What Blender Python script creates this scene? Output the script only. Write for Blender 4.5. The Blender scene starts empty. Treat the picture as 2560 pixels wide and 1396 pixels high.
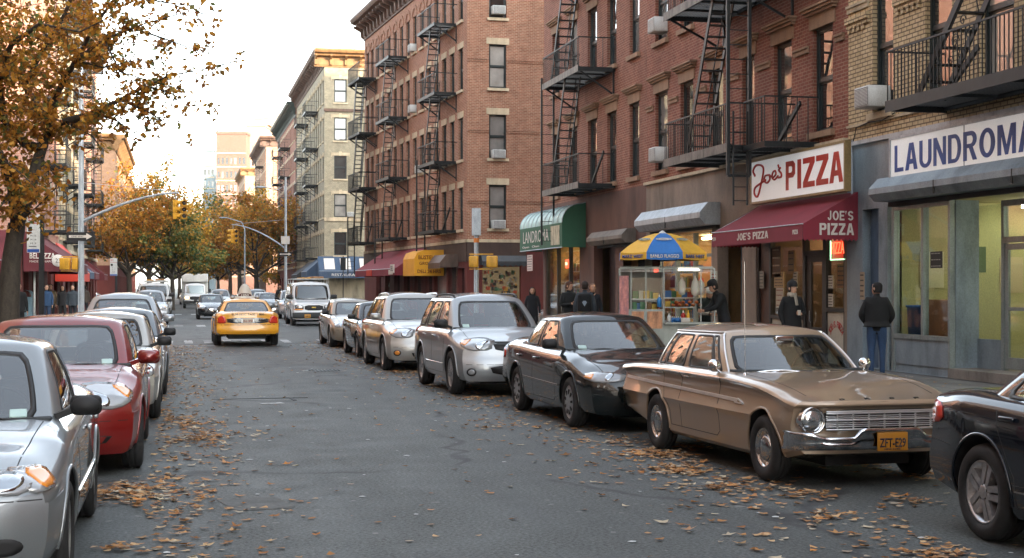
import bpy, bmesh, math, random
from math import sin, cos, pi, radians as R, atan, tan, sqrt
from mathutils import Vector as V, Matrix as Mx
from mathutils.bvhtree import BVHTree
rnd = random.Random(7)
sc = bpy.context.scene
COL = sc.collection
# ------------------------------------------------------------------ camera
F = 3700.0; CH = 1.75; HY = 720.0; VPX = 445.0
TH = atan((1280-VPX)/F); CT, ST = cos(TH), sin(TH)
def at(px, Z, z=0.0):                 # picture column + distance -> street coordinates
    X = (px-1280)/F*Z
    return V((X*CT+Z*ST, -X*ST+Z*CT, z))
def onS(px, s):                       # distance along the street where column px meets the line x = s
    r = (px-1280)/F
    return s*(CT-r*ST)/(ST+r*CT)
def Zof(x, y): return x*ST+y*CT
def zat(py, Z): return CH+(HY-py)*Z/F
cam = bpy.data.cameras.new('camera'); camo = bpy.data.objects.new('camera', cam); COL.objects.link(camo)
camo.location = (0, 0, CH); camo.rotation_euler = (R(90), 0, -TH)
cam.lens = 36*F/2560; cam.sensor_width = 36; cam.shift_y = 22/2560; cam.clip_end = 4000; cam.clip_start = .1
sc.camera = camo
# ------------------------------------------------------------------ mesh builder
class MB:
    def __init__(s): s.v = []; s.f = []; s.m = []; s.sm = []
    def add(s, vs, fs, m=0, smooth=False):
        o = len(s.v); s.v += [tuple(p) for p in vs]
        for f in fs: s.f.append([o+i for i in f]); s.m.append(m); s.sm.append(smooth)
        return s
    def box(s, a, b, m=0, M=None):
        x0, y0, z0 = a; x1, y1, z1 = b
        vs = [V(p) for p in ((x0,y0,z0),(x1,y0,z0),(x1,y1,z0),(x0,y1,z0),(x0,y0,z1),(x1,y0,z1),(x1,y1,z1),(x0,y1,z1))]
        if M is not None: vs = [M @ p for p in vs]
        return s.add(vs, [(0,3,2,1),(4,5,6,7),(0,1,5,4),(1,2,6,5),(2,3,7,6),(3,0,4,7)], m)
    def cb(s, c, d, m=0, M=None, rz=0, rx=0, ry=0):   # centred box
        T = Mx.Translation(c)
        if rz: T = T @ Mx.Rotation(rz, 4, 'Z')
        if ry: T = T @ Mx.Rotation(ry, 4, 'Y')
        if rx: T = T @ Mx.Rotation(rx, 4, 'X')
        if M is not None: T = M @ T
        return s.box((-d[0]/2,-d[1]/2,-d[2]/2), (d[0]/2,d[1]/2,d[2]/2), m, T)
    def bar(s, p, q, w, h=None, m=0):                 # square bar from p to q
        p = V(p); q = V(q); d = q-p; L = d.length
        if L < 1e-6: return s
        h = h or w
        T = Mx.Translation((p+q)/2) @ d.to_track_quat('X', 'Z').to_matrix().to_4x4()
        return s.box((-L/2,-w/2,-h/2), (L/2,w/2,h/2), m, T)
    def tube(s, pts, r, n=8, m=0, cap=True, smooth=True):
        pts = [V(p) for p in pts]; k = len(pts)
        rs = r if isinstance(r, (list, tuple)) else [r]*k
        vs = []; up = None
        for i, p in enumerate(pts):
            d = (pts[min(i+1, k-1)]-pts[max(i-1, 0)]).normalized()
            if up is None: up = V((0,0,1)) if abs(d.z) < .9 else V((1,0,0))
            a = d.cross(up).normalized(); b = a.cross(d).normalized(); up = b
            for j in range(n):
                t = 2*pi*j/n; vs.append(p+(a*cos(t)+b*sin(t))*rs[i])
        fs = [(i*n+j, i*n+(j+1)%n, (i+1)*n+(j+1)%n, (i+1)*n+j) for i in range(k-1) for j in range(n)]
        s.add(vs, fs, m, smooth)
        if cap: s.add(vs[:n], [tuple(range(n-1, -1, -1))], m); s.add(vs[-n:], [tuple(range(n))], m)
        return s
    def lathe(s, prof, n=32, m=0, M=None, smooth=True, a0=0, a1=2*pi, sx=1, sy=1):   # prof: (r, z) round local z
        full = abs(a1-a0-2*pi) < 1e-6; c = n if full else n+1
        vs = []
        for r, z in prof:
            for j in range(c):
                t = a0+(a1-a0)*j/n; p = V((r*cos(t)*sx, r*sin(t)*sy, z)); vs.append(M @ p if M is not None else p)
        fs = []
        for i in range(len(prof)-1):
            for j in range(n):
                j2 = (j+1) % c if full else j+1
                fs.append((i*c+j, i*c+j2, (i+1)*c+j2, (i+1)*c+j))
        return s.add(vs, fs, m, smooth)
    def poly(s, pts, m=0): return s.add(pts, [tuple(range(len(pts)))], m)
    def prism(s, pts, off, m=0):                      # polygon pts extruded by vector off
        n = len(pts); off = V(off); vs = [V(p) for p in pts]+[V(p)+off for p in pts]
        return s.add(vs, [tuple(range(n-1, -1, -1)), tuple(range(n, 2*n))]+[(i, (i+1)%n, n+(i+1)%n, n+i) for i in range(n)], m)
    def grid(s, rows, m=0, smooth=True, closed=False):
        n = len(rows[0]); vs = [p for r in rows for p in r]
        fs = [(i*n+j, i*n+(j+1)%n, (i+1)*n+(j+1)%n, (i+1)*n+j) for i in range(len(rows)-1) for j in range(n if closed else n-1)]
        return s.add(vs, fs, m, smooth)
    def mesh(s, name, mats):
        me = bpy.data.meshes.new(name); me.from_pydata(s.v, [], s.f)
        for mt in (mats if isinstance(mats, (list, tuple)) else [mats]): me.materials.append(mt)
        me.polygons.foreach_set('material_index', s.m); me.polygons.foreach_set('use_smooth', s.sm)
        me.validate(); me.update(); return me
    def build(s, name, mats, parent=None, M=None, fix=True):
        me = s.mesh(name, mats)
        if fix:
            bm = bmesh.new(); bm.from_mesh(me); bmesh.ops.recalc_face_normals(bm, faces=bm.faces); bm.to_mesh(me); bm.free()
        return link(name, me, parent, M)
def link(name, me, parent=None, M=None):
    o = bpy.data.objects.new(name, me); COL.objects.link(o)
    if parent is not None: o.parent = parent
    if M is not None: o.matrix_basis = M
    return o
def tag(o, label, cat, group=None, kind=None):
    if label: o['label'] = label
    if cat: o['category'] = cat
    if group: o['group'] = group
    if kind: o['kind'] = kind
    return o
def empty(name, label, cat, group=None, loc=(0,0,0), rz=0.0, M=None):
    o = bpy.data.objects.new(name, None); COL.objects.link(o); o.empty_display_size = .2
    if M is not None: o.matrix_basis = M
    else: o.location = loc; o.rotation_euler = (0, 0, rz)
    return tag(o, label, cat, group)
def kids(o): return [c for c in KID.get(o.name, [])]
def copy_tree(o, parent=None):
    c = o.copy(); COL.objects.link(c)
    if parent is not None: c.parent = parent
    for ch in list(o.children): copy_tree(ch, c)
    return c
def struct(o): o['kind'] = 'structure'; return o
def TR(x, y, z, rz=0.0): return Mx.Translation((x, y, z)) @ Mx.Rotation(rz, 4, 'Z')
# ------------------------------------------------------------------ materials
def srgb(*c):
    if len(c) == 1: c = [int(c[0][i:i+2], 16)/255 for i in (0, 2, 4)]
    return tuple((x/12.92 if x <= .04045 else ((x+.055)/1.055)**2.4) for x in c)
_m = {}
def newmat(name):
    m = bpy.data.materials.new(name); m.use_nodes = True; nt = m.node_tree
    return m, nt, nt.nodes['Principled BSDF']
def setp(b, **k):
    for n, v in k.items():
        n = {'rough':'Roughness','metal':'Metallic','coat':'Coat Weight','coatr':'Coat Roughness','spec':'Specular IOR Level','trans':'Transmission Weight','ior':'IOR','alpha':'Alpha','sheen':'Sheen Weight','sub':'Subsurface Weight'}[n]
        b.inputs[n].default_value = v
def ramp(nt, fac, stops):
    r = nt.nodes.new('ShaderNodeValToRGB'); e = r.color_ramp.elements
    while len(e) > 1: e.remove(e[0])
    e[0].position = stops[0][0]; e[0].color = (*stops[0][1], 1)
    for p, c in stops[1:]: x = e.new(p); x.color = (*c, 1)
    if fac is not None: nt.links.new(fac, r.inputs['Fac'])
    return r.outputs['Color']
def noise(nt, scale, detail=4, rough=.55, coord='Object', vec=None, stretch=None):
    n = nt.nodes.new('ShaderNodeTexNoise'); n.inputs['Scale'].default_value = scale; n.inputs['Detail'].default_value = detail; n.inputs['Roughness'].default_value = rough
    if vec is None:
        t = nt.nodes.new('ShaderNodeTexCoord'); vec = t.outputs[coord]
    if stretch:
        mp = nt.nodes.new('ShaderNodeMapping'); mp.inputs['Scale'].default_value = stretch; nt.links.new(vec, mp.inputs['Vector']); vec = mp.outputs['Vector']
    nt.links.new(vec, n.inputs['Vector']); return n.outputs['Fac']
def mixc(nt, fac, a, b, mode='MIX'):
    m = nt.nodes.new('ShaderNodeMix'); m.data_type = 'RGBA'; m.blend_type = mode
    for i, x in ((0, fac), (6, a), (7, b)):
        if hasattr(x, 'is_linked'): nt.links.new(x, m.inputs[i])
        elif i == 0: m.inputs[0].default_value = x
        else: m.inputs[i].default_value = (*x, 1)
    return m.outputs[2]
def bump(nt, b, h, strength=.3, dist=.02):
    n = nt.nodes.new('ShaderNodeBump'); n.inputs['Strength'].default_value = strength; n.inputs['Distance'].default_value = dist
    nt.links.new(h, n.inputs['Height']); nt.links.new(n.outputs['Normal'], b.inputs['Normal']); return n
TRIM = None
def dirty(name, col, rough=.6, var=.25, scale=2.0, metal=0.0, fine=40, bmp=.15, col2=None, spec=.5, stretch=(1,1,.35)):
    if name in _m: return _m[name]
    m, nt, b = newmat(name); setp(b, rough=rough, metal=metal, spec=spec)
    n1 = noise(nt, scale, 6, .65, stretch=stretch); n2 = noise(nt, fine, 3)
    dk = tuple(c*(1-var*1.6) for c in col) if col2 is None else col2
    lt = tuple(min(1, c*(1+var)) for c in col)
    c1 = ramp(nt, n1, [(.3, dk), (.5, col), (.72, lt)])
    c2 = mixc(nt, .5, c1, ramp(nt, n2, [(.3, (.35,.35,.35)), (.7, (.65,.65,.65))]), 'OVERLAY')
    nt.links.new(c2, b.inputs['Base Color'])
    if bmp: bump(nt, b, n2, bmp, .01)
    _m[name] = m; return m
def plain(name, col, rough=.5, metal=0.0, emit=None, es=1.0, **k):
    if name in _m: return _m[name]
    m, nt, b = newmat(name); b.inputs['Base Color'].default_value = (*col, 1); setp(b, rough=rough, metal=metal, **k)
    if emit: b.inputs['Emission Color'].default_value = (*emit, 1); b.inputs['Emission Strength'].default_value = es
    _m[name] = m; return m
def paint(name, col, metal=.35, rough=.38, dust=.25, spec=.5):
    if name in _m: return _m[name]
    m, nt, b = newmat(name); setp(b, metal=metal, rough=rough, coat=1.0, coatr=.03, spec=spec)
    n = noise(nt, 3.0, 6, .7); n2 = noise(nt, 260, 1)
    g = tuple(c*.7+.06 for c in col)
    c1 = mixc(nt, ramp(nt, n, [(.45, (0,0,0)), (.8, (dust,)*3)]), col, g)
    c2 = mixc(nt, .10, c1, ramp(nt, n2, [(.3, (.3,.3,.3)), (.7, (.7,.7,.7))]), 'OVERLAY')
    nt.links.new(c2, b.inputs['Base Color'])
    rr = ramp(nt, n, [(.4, (.01,)*3), (.85, (.07,)*3)]); nt.links.new(rr, b.inputs['Coat Roughness'])
    nb = noise(nt, 1.1, 2); bump(nt, b, nb, .012, .05)
    _m[name] = m; return m
def brick(name, c1, c2, mortar, var=.35, bw=.215, bh=.075, rough=.85, soot=.5, msize=.011):
    m, nt, b = newmat(name); setp(b, rough=rough, spec=.3)
    t = nt.nodes.new('ShaderNodeTexCoord'); sp = nt.nodes.new('ShaderNodeSeparateXYZ'); nt.links.new(t.outputs['Object'], sp.inputs[0])
    ad = nt.nodes.new('ShaderNodeMath'); nt.links.new(sp.outputs[0], ad.inputs[0]); nt.links.new(sp.outputs[1], ad.inputs[1])
    cb = nt.nodes.new('ShaderNodeCombineXYZ'); nt.links.new(ad.outputs[0], cb.inputs[0]); nt.links.new(sp.outputs[2], cb.inputs[1])
    bt = nt.nodes.new('ShaderNodeTexBrick'); nt.links.new(cb.outputs[0], bt.inputs['Vector'])
    bt.inputs['Scale'].default_value = 1; bt.inputs['Brick Width'].default_value = bw; bt.inputs['Row Height'].default_value = bh
    bt.inputs['Mortar Size'].default_value = msize; bt.inputs['Mortar Smooth'].default_value = .3; bt.inputs['Bias'].default_value = 0
    bt.inputs['Color1'].default_value = (*c1, 1); bt.inputs['Color2'].default_value = (*c2, 1); bt.inputs['Mortar'].default_value = (*mortar, 1)
    big = noise(nt, .55, 6, .7, stretch=(1,1,.3)); mid = noise(nt, 3.2, 4, .7)
    col = mixc(nt, .55, bt.outputs['Color'], ramp(nt, mid, [(.3, (.3,.3,.3)), (.7, (.68,.68,.68))]), 'OVERLAY')
    col = mixc(nt, ramp(nt, big, [(.42, (0,0,0)), (.75, (soot,)*3)]), col, tuple(x*.42 for x in c1))
    col = mixc(nt, ramp(nt, noise(nt, .9, 3), [(.55, (0,0,0)), (.8, (.35,)*3)]), col, tuple(x*1.25+.02 for x in c2))
    nt.links.new(col, b.inputs['Base Color']); bump(nt, b, bt.outputs['Fac'], -.5, .012)
    return m
BR_C = brick('brick_orange', srgb('9a6852'), srgb('875540'), srgb('a8947e'), soot=.35)
BR_D = brick('brick_red', srgb('8d5746'), srgb('7a4739'), srgb('9c806c'), soot=.6, msize=.011)
BR_E = brick('brick_painted_red', srgb('8b5342'), srgb('764135'), srgb('9a7a66'), soot=.65, msize=.011)
BR_L = brick('brick_buff', srgb('cdb893'), srgb('bda57e'), srgb('6a5a48'), soot=.35, bh=.082, msize=.014)
BR_B = brick('brick_cream', srgb('a39b86'), srgb('948b76'), srgb('7a725f'), soot=.45)
BR_P = brick('brick_pink', srgb('b4806c'), srgb('a36f5c'), srgb('b39c8a'), soot=.2)
BR_T = brick('brick_tan', srgb('a98367'), srgb('9c7659'), srgb('a28b78'), soot=.15)
BR_TT = brick('brick_tower', srgb('77564a'), srgb('6a4a3e'), srgb('7d6a5e'), soot=.12)
STONE = dirty('brownstone_trim', srgb('8a6f58'), .85, .3, 1.6)
STONEL = dirty('pale_stone_trim', srgb('b5a58a'), .85, .3, 1.6)
STONED = dirty('dark_stucco', srgb('5e4238'), .8, .3, 1.2)
STUC = dirty('grey_stucco', srgb('857668'), .85, .3, 1.1)
IRON = dirty('black_iron', srgb('14181a'), .5, .5, 5, metal=.3, bmp=.1)
IRONL = dirty('worn_iron', srgb('6a6660'), .6, .4, 6, metal=.3, bmp=.1)
SASH = plain('dark_green_sash', srgb('1f2a2b'), .45)
SASHB = plain('brown_sash', srgb('4a3428'), .5)
SASHW = plain('white_sash', srgb('c9c6bd'), .5)
BLACK = plain('matte_black', (.012,.012,.013), .7)
RUB = dirty('tyre_rubber', (.018,.018,.019), .75, .3, 12, bmp=.1)
CHROME = plain('chrome', (.72,.73,.74), .09, 1.0)
CHROMED = dirty('worn_chrome', (.5,.51,.53), .14, .3, 8, metal=1.0, bmp=.02)
ALLOY = dirty('alloy_wheel', (.45,.46,.48), .3, .2, 8, metal=.8, bmp=.02)
WHITEP = dirty('white_plastic', srgb('c4c5c1'), .5, .15, 4, bmp=.03)
GALV = dirty('galvanised_steel', srgb('a2aab0'), .45, .2, 6, metal=.35, bmp=.05)
YEL = dirty('signal_yellow', srgb('d09a2c'), .5, .2, 5, bmp=.05)
REDL = plain('red_lens', (.55,.03,.015), .15, coat=1.0)
AMB = plain('amber_lens', (.75,.26,.03), .15, coat=1.0)
CLRL = plain('clear_lens', (.27,.28,.29), .12, .15, coat=1.0)
def glassmat(name, col=(.02,.028,.03), rough=.02, spec=1.0):
    if name in _m: return _m[name]
    m, nt, b = newmat(name); b.inputs['Base Color'].default_value = (*col, 1); setp(b, rough=rough, spec=spec, coat=.6, coatr=.01, ior=1.55)
    _m[name] = m; return m
CGLASS = glassmat('car_glass')
def seeglass(name, tint=(.75,.8,.78), k=.72, base=.03):
    m = bpy.data.materials.new(name); m.use_nodes = True; nt = m.node_tree; nt.nodes.clear()
    o = nt.nodes.new('ShaderNodeOutputMaterial'); mx = nt.nodes.new('ShaderNodeMixShader'); tr = nt.nodes.new('ShaderNodeBsdfTransparent'); g = nt.nodes.new('ShaderNodeBsdfGlossy')
    tr.inputs[0].default_value = (*tint, 1); g.inputs['Roughness'].default_value = .02; lw = nt.nodes.new('ShaderNodeLayerWeight'); lw.inputs[0].default_value = .5
    pw = nt.nodes.new('ShaderNodeMath'); pw.operation = 'POWER'; pw.inputs[1].default_value = 4.0; nt.links.new(lw.outputs['Facing'], pw.inputs[0])
    ml = nt.nodes.new('ShaderNodeMath'); ml.operation = 'MULTIPLY_ADD'; ml.inputs[1].default_value = k; ml.inputs[2].default_value = base; ml.use_clamp = True
    nt.links.new(pw.outputs[0], ml.inputs[0]); nt.links.new(ml.outputs[0], mx.inputs[0]); nt.links.new(tr.outputs[0], mx.inputs[1]); nt.links.new(g.outputs[0], mx.inputs[2]); nt.links.new(mx.outputs[0], o.inputs[0])
    return m
SHOPG = seeglass('shop_glass', (.92,.95,.92), .55, .05)
CGLASS = seeglass('car_window_glass', (.62,.70,.68), 1.3, .20)
def winglass():
    m, nt, b = newmat('window_glass'); setp(b, rough=.03, spec=.9, coat=.5, coatr=.01)
    oi = nt.nodes.new('ShaderNodeObjectInfo')
    c = ramp(nt, oi.outputs['Random'], [(0, (.010,.013,.014)), (.45, (.018,.022,.024)), (.62, (.05,.055,.055)), (.78, (.16,.16,.15)), (1, (.34,.33,.30))])
    nz = noise(nt, 1.5, 3); c = mixc(nt, .5, c, ramp(nt, nz, [(.3, (.25,.25,.25)), (.75, (.75,.75,.75))]), 'OVERLAY')
    nt.links.new(c, b.inputs['Base Color']); bump(nt, b, noise(nt, .8, 2), .12, .05); return m
WGL = winglass()
# ------------------------------------------------------------------ text
def textmesh(s, w, h, depth=.01, bold=0.0, shear=0.0, space=1.0):
    cu = bpy.data.curves.new('lettering', 'FONT'); cu.body = s; cu.size = 1; cu.offset = bold; cu.shear = shear; cu.space_character = space; cu.extrude = 0; cu.resolution_u = 3; cu.align_x = 'LEFT'
    o = bpy.data.objects.new('tmp', cu); COL.objects.link(o)
    bpy.context.view_layer.update(); dg = bpy.context.evaluated_depsgraph_get()
    me = bpy.data.meshes.new_from_object(o.evaluated_get(dg)); bpy.data.objects.remove(o); bpy.data.curves.remove(cu)
    xs = [v.co.x for v in me.vertices]; ys = [v.co.y for v in me.vertices]
    if not xs: return me
    x0, x1, y0, y1 = min(xs), max(xs), min(ys), max(ys)
    for v in me.vertices: v.co = ((v.co.x-x0)/(x1-x0)*w-w/2, (v.co.y-y0)/(y1-y0)*h-h/2, 0)
    if depth:
        bm = bmesh.new(); bm.from_mesh(me); r = bmesh.ops.extrude_face_region(bm, geom=bm.faces[:])
        bmesh.ops.translate(bm, vec=(0,0,depth), verts=[g for g in r['geom'] if isinstance(g, bmesh.types.BMVert)])
        bmesh.ops.recalc_face_normals(bm, faces=bm.faces); bm.to_mesh(me); bm.free()
    return me
# text frame: letters in local XZ plane facing -Y
UPR = Mx.Rotation(R(90), 4, 'X')
def text(name, s, w, h, mat, parent, M, **k):
    me = textmesh(s, w, h, **k); me.materials.clear(); me.materials.append(mat); return link(name, me, parent, M @ UPR)
# ================================================================== CARS
def curve(pts):
    pts = sorted(pts); pts = [p for i, p in enumerate(pts) if i == 0 or p[0]-pts[i-1][0] > 1e-3]; n = len(pts); xs = [p[0] for p in pts]; ys = [p[1] for p in pts]
    d = [(ys[i+1]-ys[i])/(xs[i+1]-xs[i]) for i in range(n-1)]
    m = [d[0]]+[0 if d[i-1]*d[i] <= 0 else 2*d[i-1]*d[i]/(d[i-1]+d[i]) for i in range(1, n-1)]+[d[-1]]
    def f(x):
        if x <= xs[0]: return ys[0]
        if x >= xs[-1]: return ys[-1]
        i = 0
        while x > xs[i+1]: i += 1
        h = xs[i+1]-xs[i]; t = (x-xs[i])/h
        return (2*t**3-3*t*t+1)*ys[i]+(t**3-2*t*t+t)*h*m[i]+(-2*t**3+3*t*t)*ys[i+1]+(t**3-t*t)*h*m[i+1]
    return f
def cr(pts, k, hard=()):
    out = []; n = len(pts)
    for i in range(n-1):
        p0 = pts[i-1] if i > 0 and i not in hard else pts[i]; p1 = pts[i]; p2 = pts[i+1]; p3 = pts[i+2] if i+2 < n and (i+1) not in hard else pts[i+1]
        for j in range(k):
            t = j/k
            out.append(tuple(.5*((2*p1[c])+(-p0[c]+p2[c])*t+(2*p0[c]-5*p1[c]+4*p2[c]-p3[c])*t*t+(-p0[c]+3*p1[c]-3*p2[c]+p3[c])*t**3) for c in (0, 1)))
    out.append(pts[-1]); return out
def sharp(me, ang=38):
    bm = bmesh.new(); bm.from_mesh(me)
    for f in bm.faces: f.smooth = True
    for e in bm.edges:
        if len(e.link_faces) == 2: e.smooth = e.calc_face_angle(0) < R(ang)
    bm.to_mesh(me); bm.free()
def ring_modern(sp, hw, dk, sh, b, x):
    zm = sp.get('zmid', .58)
    P = [(0, dk), (.45*hw, dk-.006), (.76*hw, dk*.55+sh*.45+.012), (.90*hw, sh+.006), (.963*hw, sh-.045), (.985*hw, sh-.13), (.998*hw, zm), (.99*hw, .42), (.968*hw, b+.10), (.93*hw, b+.02), (.88*hw, b), (0, b)]
    return cr(P, 3, hard=(9, 10))
def ring_falcon(sp, hw, dk, sh, b, x):
    k = max(0, min(1, (sp['L']/2-.15-x)/.5))          # the shelf crease fades over the front wing
    P = [(0, dk), (.45*hw, dk-.006), (.74*hw, dk*.5+sh*.5+.004), (.90*hw, sh+.008), (.965*hw, sh-.012), (.995*hw, sh-.045), ((.995-.06*k)*hw, sh-.08), ((.985-.03*k)*hw, .70), (1.0*hw, .585), ((1-.03*k)*hw, .52), (.955*hw, .40), (.93*hw, b+.04), (.88*hw, b), (0, b)]
    return cr(P, 3, hard=(5, 8, 11, 12))
def car_body(sp, pm):
    L, W = sp['L'], sp['W']; rings = sp.get('ring', ring_modern)
    dk, sh, pl, bt = curve(sp['deck']), curve(sp['shoulder']), curve(sp['plan']), curve(sp['bottom'])
    xf0, xr0 = sp['xf'], sp['xr']; N = sp.get('N', 54)
    zf, zr = curve(sp['nose']), curve(sp['tail']); bow, bp = sp.get('bow', .28), sp.get('bowp', 3.5); rbow = sp.get('rbow', .2)
    xs = [-L/2+L*i/N for i in range(N+1)]
    def deform(p):
        x, y, z = p; u = min(1, abs(y)/(W/2))
        if x > xf0:
            e = L/2-zf(z)-bow*u**bp; x = xf0+(x-xf0)*(e-xf0)/(L/2-xf0)
        elif x < xr0:
            e = -L/2+zr(z)+rbow*u**bp; x = xr0+(x-xr0)*(e-xr0)/(-L/2-xr0)
        return (x, y, z)
    rows = []
    for x in xs:
        h = rings(sp, W/2*pl(x), dk(x), sh(x), bt(x), x)
        rows.append([(x, y, z) for y, z in h]+[(x, -y, z) for y, z in h[-2:0:-1]])
    mb = MB(); n = len(h)
    mb.grid([[deform(p) for p in r] for r in rows], closed=True)
    K = 10
    for r in (rows[0], rows[-1]):
        g = []
        for i in range(n):
            x, y, z = r[i]; g.append([deform((x, y*(1-2*j/K), z)) for j in range(K+1)])
        mb.grid(g)
    me = mb.mesh('body', [pm, BLACK])
    bm = bmesh.new(); bm.from_mesh(me); bmesh.ops.remove_doubles(bm, verts=bm.verts, dist=2e-4); bmesh.ops.dissolve_degenerate(bm, dist=1e-5, edges=bm.edges); bmesh.ops.recalc_face_normals(bm, faces=bm.faces); bm.to_mesh(me)
    bvh = BVHTree.FromBMesh(bm); bm.free()
    # wheel wells
    ra = sp['Rw']+sp.get('gap', .055); cut = MB()
    for wx in (sp['wf'], sp['wr']):
        for s in (1, -1):
            y0, y1 = s*(W/2-.36), s*(W/2+.3); c = []
            for yy in (y0, y1): c.append([(wx+ra*cos(2*pi*j/40), yy, sp['Rw']+ra*sin(2*pi*j/40)+(.01)) for j in range(40)])
            mb2 = MB(); mb2.grid(c, m=1, closed=True); cut.add(mb2.v, mb2.f, 1, True); cut.poly(c[0], 1); cut.poly(c[1], 1)
    cm = cut.mesh('cut', [pm, BLACK]); bm = bmesh.new(); bm.from_mesh(cm); bmesh.ops.remove_doubles(bm, verts=bm.verts, dist=1e-4); bmesh.ops.recalc_face_normals(bm, faces=bm.faces); bm.to_mesh(cm); bm.free()
    a = bpy.data.objects.new('a', me); c = bpy.data.objects.new('c', cm); COL.objects.link(a); COL.objects.link(c)
    md = a.modifiers.new('b', 'BOOLEAN'); md.operation = 'DIFFERENCE'; md.object = c; md.solver = 'EXACT'
    bpy.context.view_layer.update(); dg = bpy.context.evaluated_depsgraph_get(); m2 = bpy.data.meshes.new_from_object(a.evaluated_get(dg))
    bpy.data.objects.remove(a); bpy.data.objects.remove(c)
    if len(m2.polygons) < 500: m2 = me
    sharp(m2, sp.get('sharp', 34)); m2.name = 'body'
    return m2, bvh, rows
class Cab:
    def __init__(s, c):
        s.c = c
    def key(s, t, top):
        c = s.c
        if top: x0, A, Bp, Cp, x4, zf, zr = c['rt0'], c['rtA'], c['rtB'], c['rtC'], c['rt4'], c['rzf'], c['rzr']
        else: x0, A, Bp, Cp, x4, zf, zr = c['b0'], c['bA'], c['bB'], c['bC'], c['b4'], c['bzf'], c['bzr']
        if t < 1: u = t; return (x0-(x0-A[0])*u**2.6, A[1]*u, zf)
        if t < 2: u = t-1; x, y = A[0]+(Bp[0]-A[0])*u, A[1]+(Bp[1]-A[1])*sin(u*pi/2)
        elif t < 3: u = t-2; x, y = Bp[0]+(Cp[0]-Bp[0])*u, Bp[1]+(Cp[1]-Bp[1])*(1-cos(u*pi/2))
        else: u = 4-t; return (x4-(x4-Cp[0])*u**2.6, Cp[1]*u, zr)
        return (x, y, zf+(zr-zf)*(t-1)/2)
    def ring(s, t, top):
        acc = [0, 0, 0]; K = 7; d = .10
        for k in range(K):
            tt = t+(k/(K-1)-.5)*2*d; sg = 1
            if tt < 0: tt = -tt; sg = -1
            if tt > 4: tt = 8-tt; sg = -1
            p = s.key(tt, top); acc[0] += p[0]; acc[1] += sg*p[1]; acc[2] += p[2]
        return [a/K for a in acc]
    def raw(s, t, q):
        b, r = s.ring(t, 0), s.ring(t, 1); c = s.c
        if q <= 1:
            k = sin(pi*q)*.022
            x, y, z = (b[i]+(r[i]-b[i])*q for i in range(3))
            if t < 1: x += k*.8
            elif t > 3: x -= k*.8
            y += k*min(1, abs(y)*2)*(1 if y > 0 else -1); return V((x, y, z))
        w = min(1, q-1); xm = max(c['rt4']+.22, min(c['rt0']-.22, r[0]))
        zc = c['H']-.035*abs((xm-(c['rt0']+c['rt4'])/2)/((c['rt0']-c['rt4'])/2))**2
        e = 1-(1-w)**2.2
        return V((r[0]+(xm-r[0])*w, r[1]*(1-w), r[2]+(zc-r[2])*e))
    def P(s, t, q):
        if q < .8 or q > 1.5: return s.raw(t, q)
        a = V((0, 0, 0)); K = 5
        for k in range(K): a += s.raw(t, q+(k/(K-1)-.5)*.16)
        return a/K
    def mesh(s, pm, holes=()):
        mb = MB(); T = 112 if holes else 40; Q = [0, .15, .3, .5, .7, .85, .92, .96, 1, 1.04, 1.08, 1.15, 1.25, 1.4, 1.6, 1.8, 2]
        if holes: Q = [i*.04 for i in range(25)]+[.98, 1, 1.02, 1.05, 1.08, 1.15, 1.25, 1.4, 1.6, 1.8, 2]
        rows = []
        for q in Q:
            h = [s.P(4*j/T, q) for j in range(T+1)]
            rows.append(h+[V((p.x, -p.y, p.z)) for p in h[-2:0:-1]])
        mb.grid(rows, closed=True)
        if holes:                                    # real window openings
            n = 2*T; keep_f, keep_m, keep_s = [], [], []
            for idx, f in enumerate(mb.f):
                i, j = idx//n, idx % n; t = 4*(j+.5)/T; sd = 1
                if t > 4: t = 8-t; sd = -1
                q = (Q[i]+Q[i+1])/2; out = False
                for t0, t1, q0, q1, rc in holes:
                    for tt in (t, 8-t if t0 < 4 < t1 else t, -t if t0 < 0 else t):
                        u, v = abs((tt-(t0+t1)/2)/((t1-t0)/2))*1.0, abs((q-(q0+q1)/2)/((q1-q0)/2)); e = 2/rc
                        if u < 1 and v < 1 and u**e+v**e < .93: out = True
                if not out: keep_f.append(f); keep_m.append(mb.m[idx]); keep_s.append(mb.sm[idx])
            mb.f, mb.m, mb.sm = keep_f, keep_m, keep_s
        mb.grid([[V((p.x, p.y, p.z-.3)) for p in rows[0]], rows[0]], closed=True)
        return mb
    def pane(s, t0, t1, q0, q1, sgn, off, rc=.25, mirror=False, sub=8, cut=None, rim=.006, ring=0):
        # rounded-rectangle patch in (t, q); for windscreens t runs through -t
        N = 40; R_ = 6; out = []
        def sq(a):
            ca, sa = cos(a), sin(a); n = 2/rc
            k = (abs(ca)**n+abs(sa)**n)**(-1/n); return ca*k, sa*k
        def pt(u, v, o):
            t = (t0+t1)/2+u*(t1-t0)/2; q = (q0+q1)/2+v*(q1-q0)/2
            if cut: t, q = cut(t, q)
            def ev(tt, qq):
                g = 1
                if tt < 0: tt = -tt; g = -1
                if tt > 4: tt = 8-tt; g = -1
                p = s.P(tt, qq); return V((p.x, p.y*g*sgn, p.z))
            p = ev(t, q); e = .02; a = ev(t+e, q)-ev(t-e, q); b = ev(t, q+e)-ev(t, q-e); n_ = a.cross(b).normalized()
            c = V((s.c['rt0']*.5+s.c['rt4']*.5, 0, s.c['bzf']-.1))
            if n_.dot(p-c) < 0: n_ = -n_
            return p+n_*o
        mb = MB(); rows = []
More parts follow.
